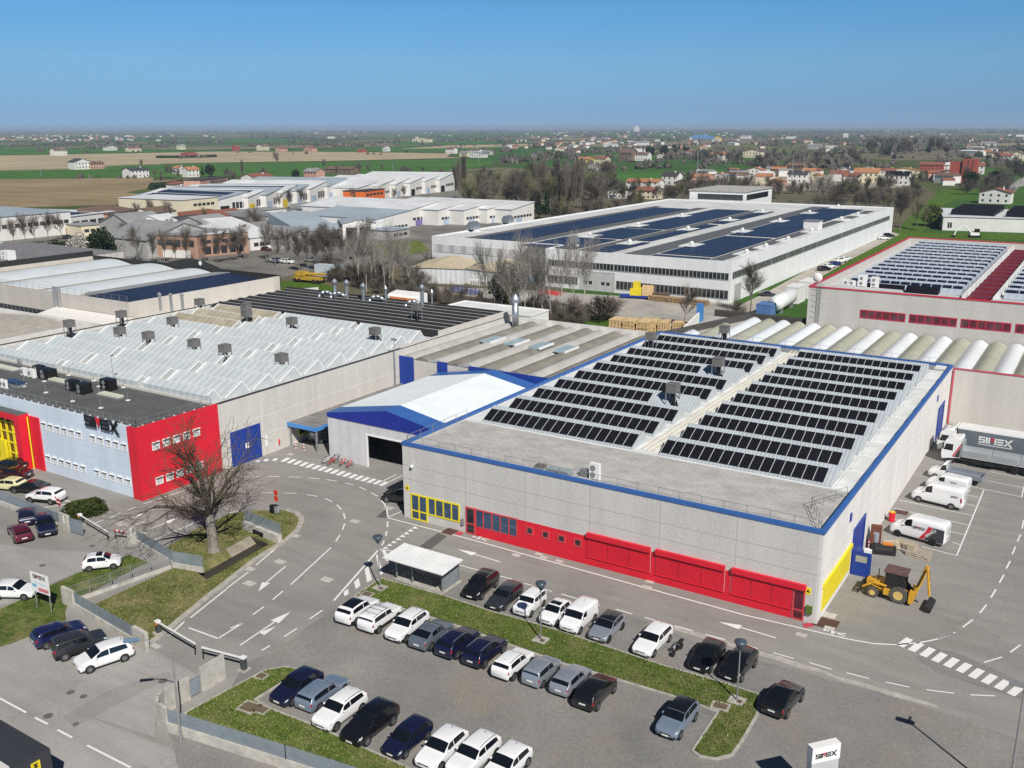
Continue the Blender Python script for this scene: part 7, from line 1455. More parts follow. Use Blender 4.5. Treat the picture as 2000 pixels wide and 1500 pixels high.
def shed(p1, p2, hpx, depth, roof, wm, rm, label, cat='warehouse', name='warehouse', win=None, door=None, solar=None, rise=.16, hm=None):
    """front base picked at p1 (left) and p2 (right); hpx: height in photo pixels at p2"""
    a, b = G(*p1), G(*p2); an = atan2(b.y-a.y, b.x-a.x); L = (b-a).length; h = hm or hpx*px_size(*p2)*.985
    t = thing(name, label, cat, (a.x, a.y, .06), an)
    m = MB(); m.box(0, L, 0, depth, 0, h)
    if roof == 'saw': m.section([(0, h-.02), (L, h+L*rise), (L, h-.02)], 'y', 0, depth)
    if roof == 'gable': m.section([(0, h-.02), (L/2, h+L*rise), (L, h-.02)], 'y', .02, depth-.02)
    if roof == 'gablex': m.section([(0, h-.02), (depth/2, h+depth*rise), (depth, h-.02)], 'x', .02, L-.02)
    m.build('wall', wm, t); m = MB(); e = .35; k = .25
    if roof == 'flat': m.box(-e, L+e, -e, depth+e, h, h+k)
    elif roof == 'saw': m.section([(-e, h), (-e, h+k), (L+e, h+L*rise+k), (L+e, h+L*rise)], 'y', -e, depth+e)
    elif roof == 'mono': m.section([(-e, h), (-e, h+k), (depth+e, h+depth*rise+k), (depth+e, h)], 'x', -e, L+e)
    elif roof == 'gable': m.section([(-e, h), (-e, h+k), (L/2, h+L*rise+k), (L+e, h+k), (L+e, h), (L/2, h+L*rise)], 'y', -e, depth+e)
    elif roof == 'gablex': m.section([(-e, h), (-e, h+k), (depth/2, h+depth*rise+k), (depth+e, h+k), (depth+e, h), (depth/2, h+depth*rise)], 'x', -e, L+e)
    m.build('roof', rm, t)
    if win:
        for (u0, u1, z0, z1, n) in win:
            for q in range(n):
                x0 = L*(u0+(u1-u0)*q/n)+.12*L*(u1-u0)/n; x1 = L*(u0+(u1-u0)*(q+1)/n)-.12*L*(u1-u0)/n
                m = MB(); m.box(x0, x1, -.06, 0, h*z0, h*z1); m.build('window', GFAR, t)
    if door:
        for (u0, u1, z1, dm) in door: m = MB(); m.box(L*u0, L*u1, -.08, 0, 0, h*z1); m.build('door', dm, t)
    if solar == 'slope':
        for (a_, b_) in ((.12, .42), (.52, .82)): m = MB(); q = lambda u: h+L*u*rise+k; m.section([(L*a_, q(a_)-.1), (L*a_, q(a_)+.12), (L*b_, q(b_)+.12), (L*b_, q(b_)-.1)], 'y', depth*.08, depth*.9); m.build('solar_field', PVNAV, t)
    elif solar: m = MB(); m.box(L*solar[0], L*solar[1], depth*solar[2], depth*solar[3], h+.3, h+.45); m.build('solar_field', PVNAV, t)
    return t
DY = M('door_yellow_far', (0.75, 0.58, 0.02), .5); DBK = DARKI; DBL = M('door_pale_blue', (0.40, 0.50, 0.62), .5)
shed((-60, 478), (142, 457), 44, 75, 'flat', WW, ROOFB, 'long white warehouse with dark window band at the far left edge', win=[(.0, .98, .5, .66, 16)], door=[(.93, .98, .3, WBR)])
shed((132, 450), (226, 437), 24, 55, 'flat', WW, ROOFW, 'low white workshop with blue solar roof right of the far left warehouse', win=[(.1, .95, .25, .6, 5)], solar=(.05, .6, .05, .5))
shed((212, 440), (268, 430), 20, 14, 'mono', WBR, ROOFBR, 'brown-roofed house with balcony beside the cream building', 'house', 'house', win=[(.1, .9, .45, .75, 3)])
shed((357, 427), (428, 419), 34, 42, 'flat', WC, ROOFW, 'cream two-storey workshop with small square windows', win=[(.3, .9, .6, .75, 5), (.3, .75, .2, .38, 4)], door=[(.05, .25, .35, DBL), (.78, .95, .32, DBL)])
su = [(428, 419, 485, 413), (486, 414, 520, 408), (521, 410, 551, 404), (552, 406, 580, 400), (581, 402, 605, 397), (606, 398, 640, 392), (641, 393, 680, 387)]
cl = ['first, with blue lean-to and dark doorway', 'second, with yellow door', 'third', 'fourth, with yellow door', 'fifth', 'sixth, with rows of small windows', 'seventh, behind the orange block']
for i, (x1, y1, x2, y2) in enumerate(su):
    shed((x1, y1), (x2, y2), 27, 62, 'saw', WW, ROOFW if i % 2 else ROOFB, 'white sawtooth workshop in the row, '+cl[i]+' from left', win=[(.45, .95, .3, .75, 4)], door=[(.06, .36, .55, DY if i in (1, 3) else (DBK if i == 0 else DBL))], rise=.14, solar='slope' if i in (0, 1, 3, 4) else None)
for i, (x1, y1, x2, y2) in enumerate(((700, 393, 738, 388), (739, 390, 772, 384), (773, 386, 800, 381), (801, 383, 830, 378), (831, 379, 858, 375), (859, 376, 888, 371))):
    shed((x1, y1), (x2, y2), 24, 62, 'saw', WW, ROOFW, 'white sawtooth workshop behind the orange block, '+ORD[i]+' from the left', win=[(.4, .95, .4, .6, 4)], door=[(.08, .32, .5, DBK if i % 2 else DBL)], rise=.12)
shed((712, 396), (752, 390), 21, 14, 'flat', WOR, ROOFD, 'bright orange office block in front of white workshops', 'office', 'office_building', win=[(.08, .92, .55, .75, 5)])
for i, (x1, y1, x2, y2) in enumerate(((800, 443, 856, 434), (857, 441, 905, 434), (906, 440, 950, 434), (951, 437, 998, 431), (999, 437, 1043, 430))):
    shed((x1, y1), (x2, y2), 30-i, 60, 'saw', WW, ROOFW, 'white sawtooth workshop behind the bare trees, '+ORD[i]+' from the left', win=[(.1, .9, .35, .52, 6)], door=[(.2, .45, .35, M('door_violet', (0.2, 0.15, 0.4), .5) if i == 0 else DBL)], rise=.11)
shed((570, 462), (734, 464), 22, 34, 'flat', WG, ROOFB, 'wide grey workshop with blue-grey roof and open loading bays', win=[(.55, .98, .1, .75, 4)], door=[(.1, .5, .5, DBK)])
shed((670, 468), (735, 466), 30, 26, 'gable', WW, ROOFB, 'white gabled workshop with two tall dark doors', door=[(.1, .42, .75, GFAR), (.5, .85, .75, GFAR)], rise=.12); shed((736, 464), (800, 455), 34, 40, 'saw', WW, ROOFB, 'white workshop with slanted roof edge next to the two tall doors', win=[(.1, .95, .4, .52, 8)], door=[(.55, .8, .3, GFAR)], rise=.1)
shed((290, 502), (388, 505), 44, 22, 'flat', WBR, ROOFG, 'brick office with blue-grey roof and white balconies', 'office', 'office_building', win=[(.05, .5, .55, .8, 3), (.55, .95, .5, .8, 3)], door=[(.3, .85, .35, WW)]); shed((389, 503), (487, 494), 42, 30, 'flat', WBR, ROOFW, 'brick workshop with white roof and tall dark openings', win=[(.1, .9, .1, .45, 5), (.1, .95, .6, .75, 5)])
shed((205, 495), (290, 505), 34, 30, 'gablex', WG, ROOFG, 'grey-roofed old workshop behind the evergreen shrub'); shed((490, 490), (545, 484), 24, 30, 'mono', WW, ROOFW, 'small white workshop with window strip right of the brick one', win=[(.1, .9, .3, .6, 4)]); shed((545, 487), (600, 478), 20, 28, 'saw', WG, ROOFG, 'grey workshop with lean-to roof among the bare trees')
shed((590, 480), (668, 474), 26, 30, 'mono', WG, ROOFB, 'low grey shed with pale blue roof left of the gabled workshop', door=[(.1, .9, .5, DBK)]); shed((262, 470), (335, 463), 26, 26, 'gablex', WG, ROOFG, 'grey gabled hall above the brick office'); shed((336, 466), (372, 460), 26, 20, 'gablex', WW, ROOFW, 'white-roofed brick house left of the dark roof', 'house', 'house'); shed((373, 463), (420, 457), 20, 20, 'gablex', WBR, ROOFD, 'brick house with black roof', 'house', 'house')
shed((415, 448), (473, 440), 16, 18, 'mono', WW, ROOFR, 'house with long red tiled lean-to roof', 'house', 'house', win=[(.1, .9, .3, .6, 4)]); shed((480, 446), (560, 440), 20, 34, 'flat', WG, ROOFG, 'grey hall with flat white edge'); shed((430, 470), (485, 462), 18, 30, 'gablex', WG, ROOFG, 'dull grey gabled roof in the middle of the estate')
shed((335, 458), (420, 448), 16, 30, 'flat', WW, ROOFW, 'white flat annex with two dishes')
ex = [(500, 470, 540, 465, 20, WW, ROOFG, 'gablex', 'small white house with grey roof between estate trees'), (548, 468, 590, 462, 18, WG, ROOFD, 'mono', 'grey shed with black roof between estate trees'), (600, 456, 650, 451, 18, WW, ROOFW, 'flat', 'low flat white store in front of the sawtooth row'), (440, 436, 480, 431, 14, WC, ROOFR, 'gablex', 'cream house with red roof below the yellow door'), (505, 428, 560, 422, 15, WW, ROOFG, 'flat', 'low white annex before the second yellow door'), (610, 425, 660, 419, 15, WG, ROOFG, 'mono', 'grey lean-to before the sawtooth row'),
      (300, 436, 345, 430, 18, WW, ROOFBR, 'gablex', 'white house with brown roof before the cream workshop'), (255, 462, 300, 458, 18, WC, ROOFG, 'gablex', 'cream old workshop behind the far left warehouse'), (765, 470, 800, 464, 18, WG, ROOFB, 'flat', 'grey cabin on the workshop forecourt'), (160, 462, 205, 458, 20, WC, ROOFG, 'flat', 'cream flat block behind the evergreen')]
for (x1, y1, x2, y2, hp, wm_, rm_, rf, lb) in ex: shed((x1, y1), (x2, y2), hp, 13, rf, wm_, rm_, lb, 'building', 'small_building', win=[(.1, .9, .35, .65, 3)])
# houses: (x, base y, width px, height px, wall, roof, depth ratio, ridge axis, label)
def house(px, py, w, h, wm, rm, label, ax=0, rise=.5, floors=2, far=False, depth=.75):
    c = G(px, py); s = px_size(px, py); W = w*s*.86; H = h*s*.97; ro = max(.9, H*.28); he = H-ro
    D = max(6.0, min(14.0, W*depth)); to = Vector((CAMP.x-c.x, CAMP.y-c.y)); an = atan2(to.y, to.x)+pi/2; an = round(an/(pi/2))*(pi/2)+radians((px*7) % 17-8)*.6
    t = thing('house', label, 'house', (c.x, c.y, 0.05), an); m = MB(); m.box(-W/2, W/2, 0, D, 0, he)
    if ax == 0: m.section([(0, he-.02), (D/2, he+ro-.15), (D, he-.02)], 'x', -W/2+.02, W/2-.02)
    else: m.section([(-W/2, he-.02), (0, he+ro-.15), (W/2, he-.02)], 'y', .02, D-.02)
    m.build('wall', wm, t); m = MB(); e = .5; q = .22
    if ax == 0: m.section([(-e, he-.1), (-e, he+q-.1), (D/2, he+ro+q), (D+e, he+q-.1), (D+e, he-.1), (D/2, he+ro)], 'x', -W/2-e, W/2+e)
    else: m.section([(-W/2-e, he-.1), (-W/2-e, he+q-.1), (0, he+ro+q), (W/2+e, he+q-.1), (W/2+e, he-.1), (0, he+ro)], 'y', -e, D+e)
    m.build('roof', rm, t)
    if not far:
        n = max(2, min(6, int(W/3.2)))
        for f in range(floors):
            z = he*(f+.35)/floors
            for k in range(n): x = -W/2+W*(k+.5)/n; m = MB(); m.box(x-.55, x+.55, -.06, 0, z, z+he/floors*.42); m.build('window', GFAR, t)
        m = MB(); m.box(W*.2, W*.2+.7, D*.35, D*.35+.7, he, he+ro+.9); m.build('chimney', wm, t)
HS = [(120, 304, 30, 14, WW, ROOFBR, 'white farmhouse standing alone in front of the far green field'), (163, 331, 38, 21, WW, ROOFD, 'white farmhouse with dark roof, left of a pink farmhouse'), (191, 330, 36, 15, WPK, ROOFBR, 'pink farmhouse with brown roof attached right of the white one'),
 (275, 347, 46, 20, WW, ROOFD, 'white modern house with black roof in the green field'), (356, 340, 24, 16, WW, ROOFO, 'small house with orange roof, left of the pair by the conifers'), (379, 346, 30, 20, WW, ROOFO, 'white house with orange roof, right of the pair by the conifers'), (516, 361, 60, 22, WW, ROOFR, 'white house with red roof before the green fence'),
 (365, 371, 52, 16, WW, ROOFR, 'low white shed with red roof by the pink factory'), (606, 351, 38, 22, WPK, ROOFG, 'pinkish house at the end of the long brown barn'), (660, 341, 76, 15, WBN, ROOFBR, 'long dark barn with brown roof in the field edge'), (376, 305, 32, 8, WRED, ROOFR, 'low red barn hidden in the long hedge'), (464, 296, 14, 12, WRED, ROOFR, 'small red house at the field edge'),
 (357, 292, 16, 10, WC, ROOFG, 'square cream villa alone in the fields'), (601, 296, 26, 9, WPK, ROOFR, 'pink house on the edge of the tan field'), (519, 294, 24, 12, WC, ROOFBR, 'cream house among far bare trees'), (555, 296, 22, 8, WPK, ROOFR, 'low pink house beside the cream one'), (220, 294, 26, 9, WW, ROOFG, 'white villa in the far green strip'), (265, 296, 30, 9, WC, ROOFR, 'cluster house with red roof in the far green strip'),
 (703, 298, 18, 7, WRED, ROOFR, 'tiny red barn above the tan field'), (752, 296, 14, 9, WW, ROOFW, 'white barn with pale roof above the tan field'), (878, 300, 22, 12, WW, ROOFBR, 'white farmhouse at the right end of the tan field'), (905, 306, 22, 10, WC, ROOFG, 'cream farmhouse by the white hamlet'), (930, 308, 36, 10, WW, ROOFG, 'long white barn in the hamlet'), (925, 301, 28, 10, WW, ROOFBR, 'white house at the back of the hamlet'), (948, 303, 22, 9, WG, ROOFG, 'grey barn at the right of the hamlet'),
 (822, 278, 50, 9, WC, ROOFR, 'long pale farm building far beyond the fields'), (1048, 307, 12, 10, WW, ROOFD, 'narrow white house with dark gable by a bright bush'), (1098, 307, 20, 10, WW, ROOFR, 'white house with red gable by the bright bush'), (1090, 296, 18, 8, WC, ROOFO, 'cream house half hidden behind bare trees'),
 (1140, 322, 30, 15, WY, ROOFO, 'bright yellow house on the road bend'), (1169, 320, 34, 14, WC, ROOFR, 'cream house with orange-red roof next to the yellow one'), (1074, 346, 56, 18, WBN, ROOFG, 'old barn with pale roof behind the poplars'), (1222, 314, 30, 22, WBN, ROOFBR, 'brown brick house by the conifers'), (1250, 314, 36, 17, WW, ROOFBR, 'white house right of the brown brick house'), (1290, 309, 18, 9, WW, ROOFR, 'small white house under conifers'), (1250, 284, 34, 8, WW, ROOFG, 'row of white houses on the plain'),
 (1253, 369, 76, 19, WW, ROOFO, 'long bungalow with bright orange roof behind the white factory'), (1210, 388, 60, 22, WW, PVBLK, 'white house with solar roof left of the red-roofed one'), (1261, 389, 50, 23, WC, ROOFR, 'cream house with dark red tiled roof at the wood edge'), (1307, 362, 38, 26, WW, ROOFD, 'tall white gabled house with solar roof'), (1333, 372, 36, 22, WBN, ROOFBR, 'unfinished brown house shell with scaffolding'),
 (1367, 358, 44, 18, WPK, ROOFO, 'orange-roofed house first in the new estate'), (1371, 344, 28, 12, WW, ROOFW, 'white flat-looking house behind the first orange roof'), (1402, 352, 30, 14, WW, ROOFO, 'pale house with orange hipped roof second in the new estate'), (1432, 345, 36, 14, WY, ROOFD, 'yellow house with dark roof in the new estate'), (1442, 352, 38, 14, WC, ROOFO, 'cream house under a wide orange roof'), (1473, 345, 38, 18, WW, ROOFO, 'white house with orange roof beside the yellow one'), (1494, 349, 30, 14, WW, ROOFW, 'boxy white house in the new estate'),
 (1520, 342, 32, 16, WBN, ROOFO, 'brown house with orange hipped roof'), (1513, 365, 34, 16, WBR, ROOFO, 'brick-coloured house with low orange roof at the building site'), (1553, 338, 40, 20, WBN, ROOFBR, 'old farmhouse with wide brown roof'), (1556, 358, 44, 24, WW, ROOFD, 'white house with dark roof in the middle of the estate'), (1650, 345, 30, 18, WW, ROOFD, 'pale blue-white house left of the yellow terrace'), (1690, 357, 54, 28, WC, ROOFO, 'yellow terrace with three orange roof gables'),
 (1735, 348, 18, 20, WY, ROOFBR, 'ochre house right of the yellow terrace'), (1763, 346, 64, 18, WC, ROOFO, 'long cream house with orange roof'), (1750, 362, 50, 27, WW, PVBLK, 'white house with black solar roof in the front row'), (1818, 334, 50, 17, WRED, ROOFR, 'long house with brownish red roof'), (1850, 355, 60, 22, WW, PVBLK, 'white block with solar roof beside the red tower'), (1860, 334, 36, 16, WW, ROOFW, 'white cube house by the red tower'),
 (1911, 340, 22, 22, WW, ROOFR, 'white house right of the red tower'), (1941, 398, 64, 30, WW, ROOFR, 'white villa with red tiled roof above the solar roofed hall'), (1401, 313, 46, 16, WW, ROOFO, 'white house with red-orange roof before the dark hedge'), (1345, 303, 24, 10, WW, ROOFR, 'white house left of the dark hedge'), (1468, 308, 42, 16, WC, ROOFBR, 'cream farmhouse in the trees'), (1738, 285, 20, 10, WPK, ROOFR, 'pink house under the dark wood'), (1651, 269, 10, 8, WW, ROOFW, 'small white tower-like house on the plain'),
 (1710, 285, 16, 8, WC, ROOFBR, 'cream house beside the pink one'), (1590, 291, 30, 9, WG, ROOFG, 'grey farm sheds on the olive field'), (1960, 318, 30, 18, WW, ROOFR, 'white house first in the row at right edge'), (1985, 314, 26, 18, WC, ROOFR, 'cream house at the right picture edge'), (1940, 308, 30, 12, WC, ROOFBR, 'long cream house above the road'), (1930, 287, 30, 10, WW, ROOFG, 'white houses near the right edge'), (1401, 276, 14, 10, WY, ROOFR, 'ochre house beside the blue hall'), (1455, 271, 22, 7, WW, ROOFG, 'small white houses on the plain')]
for i, (px, py, w, h, wm, rm, lb) in enumerate(HS): house(px, py, w, h, wm, rm, lb, ax=i % 3 == 1, far=h < 9, floors=2 if h > 11 else 1)
shed((392, 372), (446, 364), 18, 12, 'flat', WPK, ROOFD, 'pink two-storey factory with square windows and dark roof', win=[(.35, .95, .55, .85, 7), (.5, .9, .1, .4, 4)])
shed((470, 372), (512, 369), 10, 8, 'flat', M('trailer_red', (0.5, 0.03, 0.04), .5), M('trailer_red2', (0.5, 0.03, 0.04), .5), 'red box trailer beside the white workshops', 'trailer', 'trailer')
c = G(1890, 358); s = px_size(1890, 358); t = thing('tower_block', 'red brick tower with vertical slots among the houses', 'tower', (c.x, c.y, 0)); m = MB(); m.box(-13*s, 14*s, 0, 20*s, 0, 46*s); m.build('wall', WRED, t); m = MB(); m.box(-36*s, -13*s, 4*s, 20*s, 0, 41*s); m.build('lower_wing', WRED, t)
for k in range(2): m = MB(); m.box((-4+8*k)*s, (-2.5+8*k)*s, -.1, 0, 5*s, 44*s); m.build('slot', GFAR, t)
shed((1840, 450), (2030, 456), 0, 45, 'flat', WW, ROOFW, 'white low hall with black tilted solar rows at the right edge', hm=5.6, win=[(.05, .1, .2, .6, 2)])
for i in range(6):
    for (x0, x1) in ((-44, -27), (-23, -6)): 
        t0 = bpy.data.objects['house'] if False else None
        m = MB(); y0 = 368+6.2*i; m.section([(y0, 6.0), (y0+3.4, 8.2), (y0+3.5, 8.2), (y0+4.4, 6.0)], 'x', x0, x1); ob = m.build('solar_rack', PVBLK); tag(ob, 'black tilted solar rack on the white low hall at right, '+ORD[i]+' row, '+('left' if x0 < -30 else 'right')+' block', 'solar rack', 'solar racks at the right edge')
for (px, py, w, h, mt, lb) in ((1243, 259, 10, 13, WW, 'pale silo tower on the horizon'), (253, 251, 4, 4, WG, 'water tower speck on the left horizon'), (870, 249, 3, 3, WG, 'second water tower speck on the horizon'), (1370, 272, 46, 8, M('hall_blue_far', (0.12, 0.25, 0.5), .6), 'blue industrial hall on the plain')):
    c = G(px, py); s = px_size(px, py); t = thing('tower' if h > 8 or w < 5 else 'industrial_hall', lb, 'tower' if w < 12 else 'hall', (c.x, c.y, 0), .2); m = MB(); m.box(-w/2*s, w/2*s, 0, w/2*s, 0, h*s*.7); m.build('base', mt, t); m = MB(); m.box(-w/3*s, w/4*s, w*.1*s, w*.4*s, h*s*.7, h*s); m.build('top', mt, t)
# ------------------------------------------------------------------ tiny houses of the far plain (no parts at that size)
TH = []
def tiny(name, wm, rm, w, d, h, r):
    m = MB(); m.box(-w/2, w/2, -d/2, d/2, 0, h, 0); m.section([(-d/2-.4, h), (0, h+r), (d/2+.4, h)], 'x', -w/2-.4, w/2+.4, 1); return m.mesh(name, [wm, rm])
KT = [('white', 'red', tiny('t1', WW, ROOFR, 14, 10, 6, 3)), ('white', 'grey', tiny('t2', WW, ROOFG, 16, 11, 6.5, 2)), ('cream', 'orange', tiny('t3', WC, ROOFO, 13, 10, 6, 3)), ('white', 'brown', tiny('t4', WW, ROOFBR, 18, 10, 6, 2.6)), ('pink', 'red', tiny('t5', WPK, ROOFR, 14, 10, 6.5, 3)), ('white', 'pale', tiny('t6', WW, ROOFW, 34, 18, 7, 1.5))]
rnd = random.Random(5)
def tiny_house(px, py, region):
    k = rnd.choice(KT[:5] if 'estate' in region else KT); c = G(px, py); o = mobj('house', k[2], None, (c.x, c.y, 0), rnd.choice((0, pi/2, .4, -.5))); sc = rnd.uniform(.6, 1.0); o.scale = (sc, sc, sc); tag(o, 'tiny '+k[0]+' house with '+k[1]+' roof '+region, 'house', 'tiny houses '+region)
for k in range(62): tiny_house(rnd.choice([rnd.gauss(60, 45), rnd.gauss(180, 60), rnd.uniform(0, 240)]), rnd.uniform(264, 276), 'in the village at far left')
for k in range(34): tiny_house(rnd.uniform(240, 900), rnd.uniform(254, 272), 'on the plain left of centre')
for k in range(46): tiny_house(rnd.gauss(1130, 95), rnd.uniform(266, 292), 'in the village behind the factory')
for k in range(40): tiny_house(rnd.gauss(1180, 140), rnd.uniform(254, 266), 'in the distant town near the silo')
for k in range(40): tiny_house(rnd.uniform(1330, 2010), rnd.uniform(256, 284), 'on the plain at right')
for k in range(16): tiny_house(rnd.uniform(1890, 2010), rnd.uniform(276, 312), 'in the street at upper right')
for k in range(44): tiny_house(rnd.uniform(1000, 1700), rnd.uniform(258, 300), 'among trees on the right half plain')
for k in range(24): tiny_house(rnd.uniform(1345, 1880), rnd.uniform(338, 362), 'in the new housing estate')
# ------------------------------------------------------------------ trees and plants
def bark(name, col, var=.35):
    t = NT(name); p = t.pos(); c = t.ramp(t.noise(p, 1.7, 4, .7), [(.3, tone(col, 1-var)), (.7, tone(col, 1+var))]); return t.done(c, .95, spec=.1)
BARK = bark('bark_grey_brown', (0.17, 0.15, 0.125)); TWIG = bark('twigs_brown', (0.135, 0.115, 0.095)); TWIGG = bark('twigs_greenish', (0.14, 0.14, 0.075)); TWIGP = bark('twigs_pale', (0.25, 0.23, 0.205)); BIRCH = bark('bark_pale', (0.46, 0.44, 0.41), .2); BARKD = bark('bark_dark', (0.085, 0.075, 0.062))
def leafmat(name, a, b):
    t = NT(name); oi = t.n('ShaderNodeObjectInfo'); p = t.pos(); c = t.ramp(t.noise(p, .55, 5, .8), [(.3, a), (.7, b)]); return t.done(c, .9, spec=.15)
LEAFD = leafmat('leaves_dark', (0.010, 0.020, 0.008), (0.040, 0.062, 0.022)); LEAFG = leafmat('leaves_green', (0.04, 0.07, 0.015), (0.13, 0.17, 0.045)); LEAFO = leafmat('leaves_olive', (0.07, 0.075, 0.025), (0.16, 0.15, 0.06)); LEAFW = leafmat('blossom_white', (0.25, 0.23, 0.20), (0.6, 0.57, 0.53)); LEAFR = leafmat('leaves_reddish', (0.04, 0.015, 0.012), (0.10, 0.04, 0.03)); SCRUB = leafmat('scrub_brown', (0.06, 0.05, 0.037), (0.16, 0.135, 0.10))
def bare_mesh(seed, h, trunk, r0, spread, levels, kids, updraft, gnarl, tw=.02, minr=.012, fork=0):
    """returns trunk builder and crown builder for a leafless tree"""
    R = random.Random(seed); T = MB(); Cw = MB()
    def limb(p, d, L, r, lev):
        n = 3 if lev < levels else 2; q = Vector(p); dd = Vector(d)
        for i in range(n):
            dd = (dd+Vector((R.uniform(-1, 1), R.uniform(-1, 1), R.uniform(-1, 1)))*gnarl*(.5+.25*lev)+Vector((0, 0, updraft*.22))).normalized()
            q2 = q+dd*(L/n); ra = max(minr, r*(1-.28*i/n*2)); rb = max(minr, r*(1-.28*(i+1)/n*2))
            Cw.tube(q, q2, ra, rb, 5 if lev <= 1 else 3, 0 if lev <= 1 else 1, False)
            if lev < levels:
                k = kids[min(lev, len(kids)-1)]
                for j in range(k if i > 0 or lev > 1 else max(1, k-1)):
                    a = R.uniform(0, 2*pi); o_ = dd.orthogonal().normalized(); o2 = dd.cross(o_); w = R.uniform(.55, 1.0)*spread
                    nd = (dd+(o_*cos(a)+o2*sin(a))*w+Vector((0, 0, updraft*.3))).normalized()
                    limb(q.lerp(q2, R.uniform(.35, 1)), nd, L*R.uniform(.5, .72), rb*R.uniform(.42, .62), lev+1)
            q = q2
    d = Vector((R.uniform(-.06, .06), R.uniform(-.06, .06), 1)); top = Vector((d.x*trunk, d.y*trunk, trunk))
    T.tube((0, 0, -.1), (0, 0, trunk*.12), r0*1.45, r0*1.05, 9); T.tube((0, 0, trunk*.12), top, r0*1.05, r0*.8, 9)
    if fork:
        for k in range(fork):
            a = 2*pi*k/fork+R.uniform(-.3, .3); w = R.uniform(.45, 1.15); limb(top-Vector((0, 0, R.uniform(0, trunk*.12))), Vector((cos(a)*w, sin(a)*w, R.uniform(.5, 1))).normalized(), (h-trunk)*R.uniform(.5, .68), r0*R.uniform(.42, .6), 1)
    limb(top, d.normalized(), (h-trunk)*.62, r0*.72, 0)
    return T, Cw
def tree_proto(name, T, Cw, bm, tm):
    return (name, T.mesh(name+'_trunk', [bm]), Cw.mesh(name+'_crown', [bm, tm]))
PB = [tree_proto('bare%d' % i, *bare_mesh(20+i, 10, 2.4, .15, .62, 3, (4, 4, 3), .2, .2, minr=.017), BARK, TWIG) for i in range(3)]
PG = [tree_proto('bareg%d' % i, *bare_mesh(40+i, 10, 2.0, .15, .55, 3, (4, 4, 3), .4, .15, minr=.017), BARK, TWIGG) for i in range(2)]
PP = [tree_proto('poplar%d' % i, *bare_mesh(60+i, 14, 2.0, .15, .26, 3, (6, 4, 2), .85, .08, minr=.018), BARK, TWIG) for i in range(2)]
PW = [tree_proto('birch%d' % i, *bare_mesh(70+i, 12, 2.2, .10, .5, 3, (3, 3, 3), .42, .16, minr=.011), BIRCH, TWIGP) for i in range(3)]
PS = [tree_proto('bush%d' % i, *bare_mesh(80+i, 4, .4, .10, .8, 3, (4, 4, 3), .15, .22, minr=.022, fork=5), BARKD, TWIG) for i in range(2)]
def leafy(seed, h, rx, z0, n, size, shape='ell'):
    R = random.Random(seed); m = MB(); cl = []
    for k in range(26):
        while True:
            x, y, z = R.uniform(-1, 1), R.uniform(-1, 1), R.uniform(-1, 1)
            if x*x+y*y+z*z < 1: break
        f = 1.0
        if shape == 'cone': z = R.uniform(-1, 1); f = max(.05, (1-z)/2); a = R.uniform(0, 2*pi); q = R.uniform(.4, 1)*f; x, y = q*cos(a), q*sin(a)
        cl.append((x*rx*.8, y*rx*.8, z0+(z*.45+.5)*(h-z0), rx*R.uniform(.28, .5)*max(.35, f)))
    for k in range(n):
        c = R.choice(cl); v = Vector((R.gauss(0, 1), R.gauss(0, 1), R.gauss(0, .8))).normalized()*c[3]*R.uniform(.6, 1.05); p = Vector(c[:3])+v; a = Vector((R.uniform(-1, 1), R.uniform(-1, 1), R.uniform(-1, 1))).normalized(); b = a.orthogonal().normalized(); a2 = a.cross(b); s = size*R.uniform(.6, 1.4)
        if p.z < .05: continue
        m.faces([tuple(p+b*s), tuple(p+a2*s*.7), tuple(p-b*s), tuple(p-a2*s*.7)], [(0, 1, 2, 3)])
    T = MB(); T.tube((0, 0, -.1), (0, 0, h*.7), h*.03, h*.012, 6); return T, m
def leaf_proto(name, T, m, lm): return (name, T.mesh(name+'_trunk', [BARKD]), m.mesh(name+'_crown', [lm]))
PE = [leaf_proto('evergreen%d' % i, *leafy(100+i, 10, 4.2, .6, 2600, .42), LEAFD) for i in range(2)]; PC = [leaf_proto('conifer', *leafy(110, 12, 3.2, .4, 2400, .38, 'cone'), LEAFD)]
PL = [leaf_proto('green%d' % i, *leafy(120+i, 8, 3.6, 1.0, 2400, .30), LEAFG) for i in range(2)]; PBL = [leaf_proto('blossom', *leafy(130, 7, 3.6, .5, 2200, .26), LEAFW)]; PSC = [tree_proto('scrub%d' % i, *bare_mesh(140+i, 5.5, .3, .055, .8, 3, (4, 4, 3), .35, .2, minr=.013, fork=9), BARKD, TWIG) for i in range(2)]; POL = [leaf_proto('olive', *leafy(150, 8, 4, .4, 2200, .28), LEAFO)]
HREF = {'bare': 10.5, 'bareg': 10.5, 'poplar': 16, 'birch': 12.5, 'bush': 4.6, 'evergreen': 10, 'conifer': 12, 'green': 8, 'blossom': 7, 'scrub': 6, 'olive': 8}
rv = random.Random(77)
def tree(protos, px, py, hm, label, group=None, name='bare_tree', cat='tree', sx=None, xy=None):
    p = rv.choice(protos); base = p[0].rstrip('0123456789'); k = hm/HREF[base]; c = Vector((xy[0], xy[1], 0)) if xy else G(px, py)
    t = thing(name, label, cat, (c.x, c.y, 0), rv.uniform(0, 6.28), group); t.scale = (k*(sx or 1), k*(sx or 1), k)
    put_part('trunk', p[1], None, t); put_part('crown', p[2], None, t); return t
def hpx(px, py, h): return h*px_size(px, py)*.98
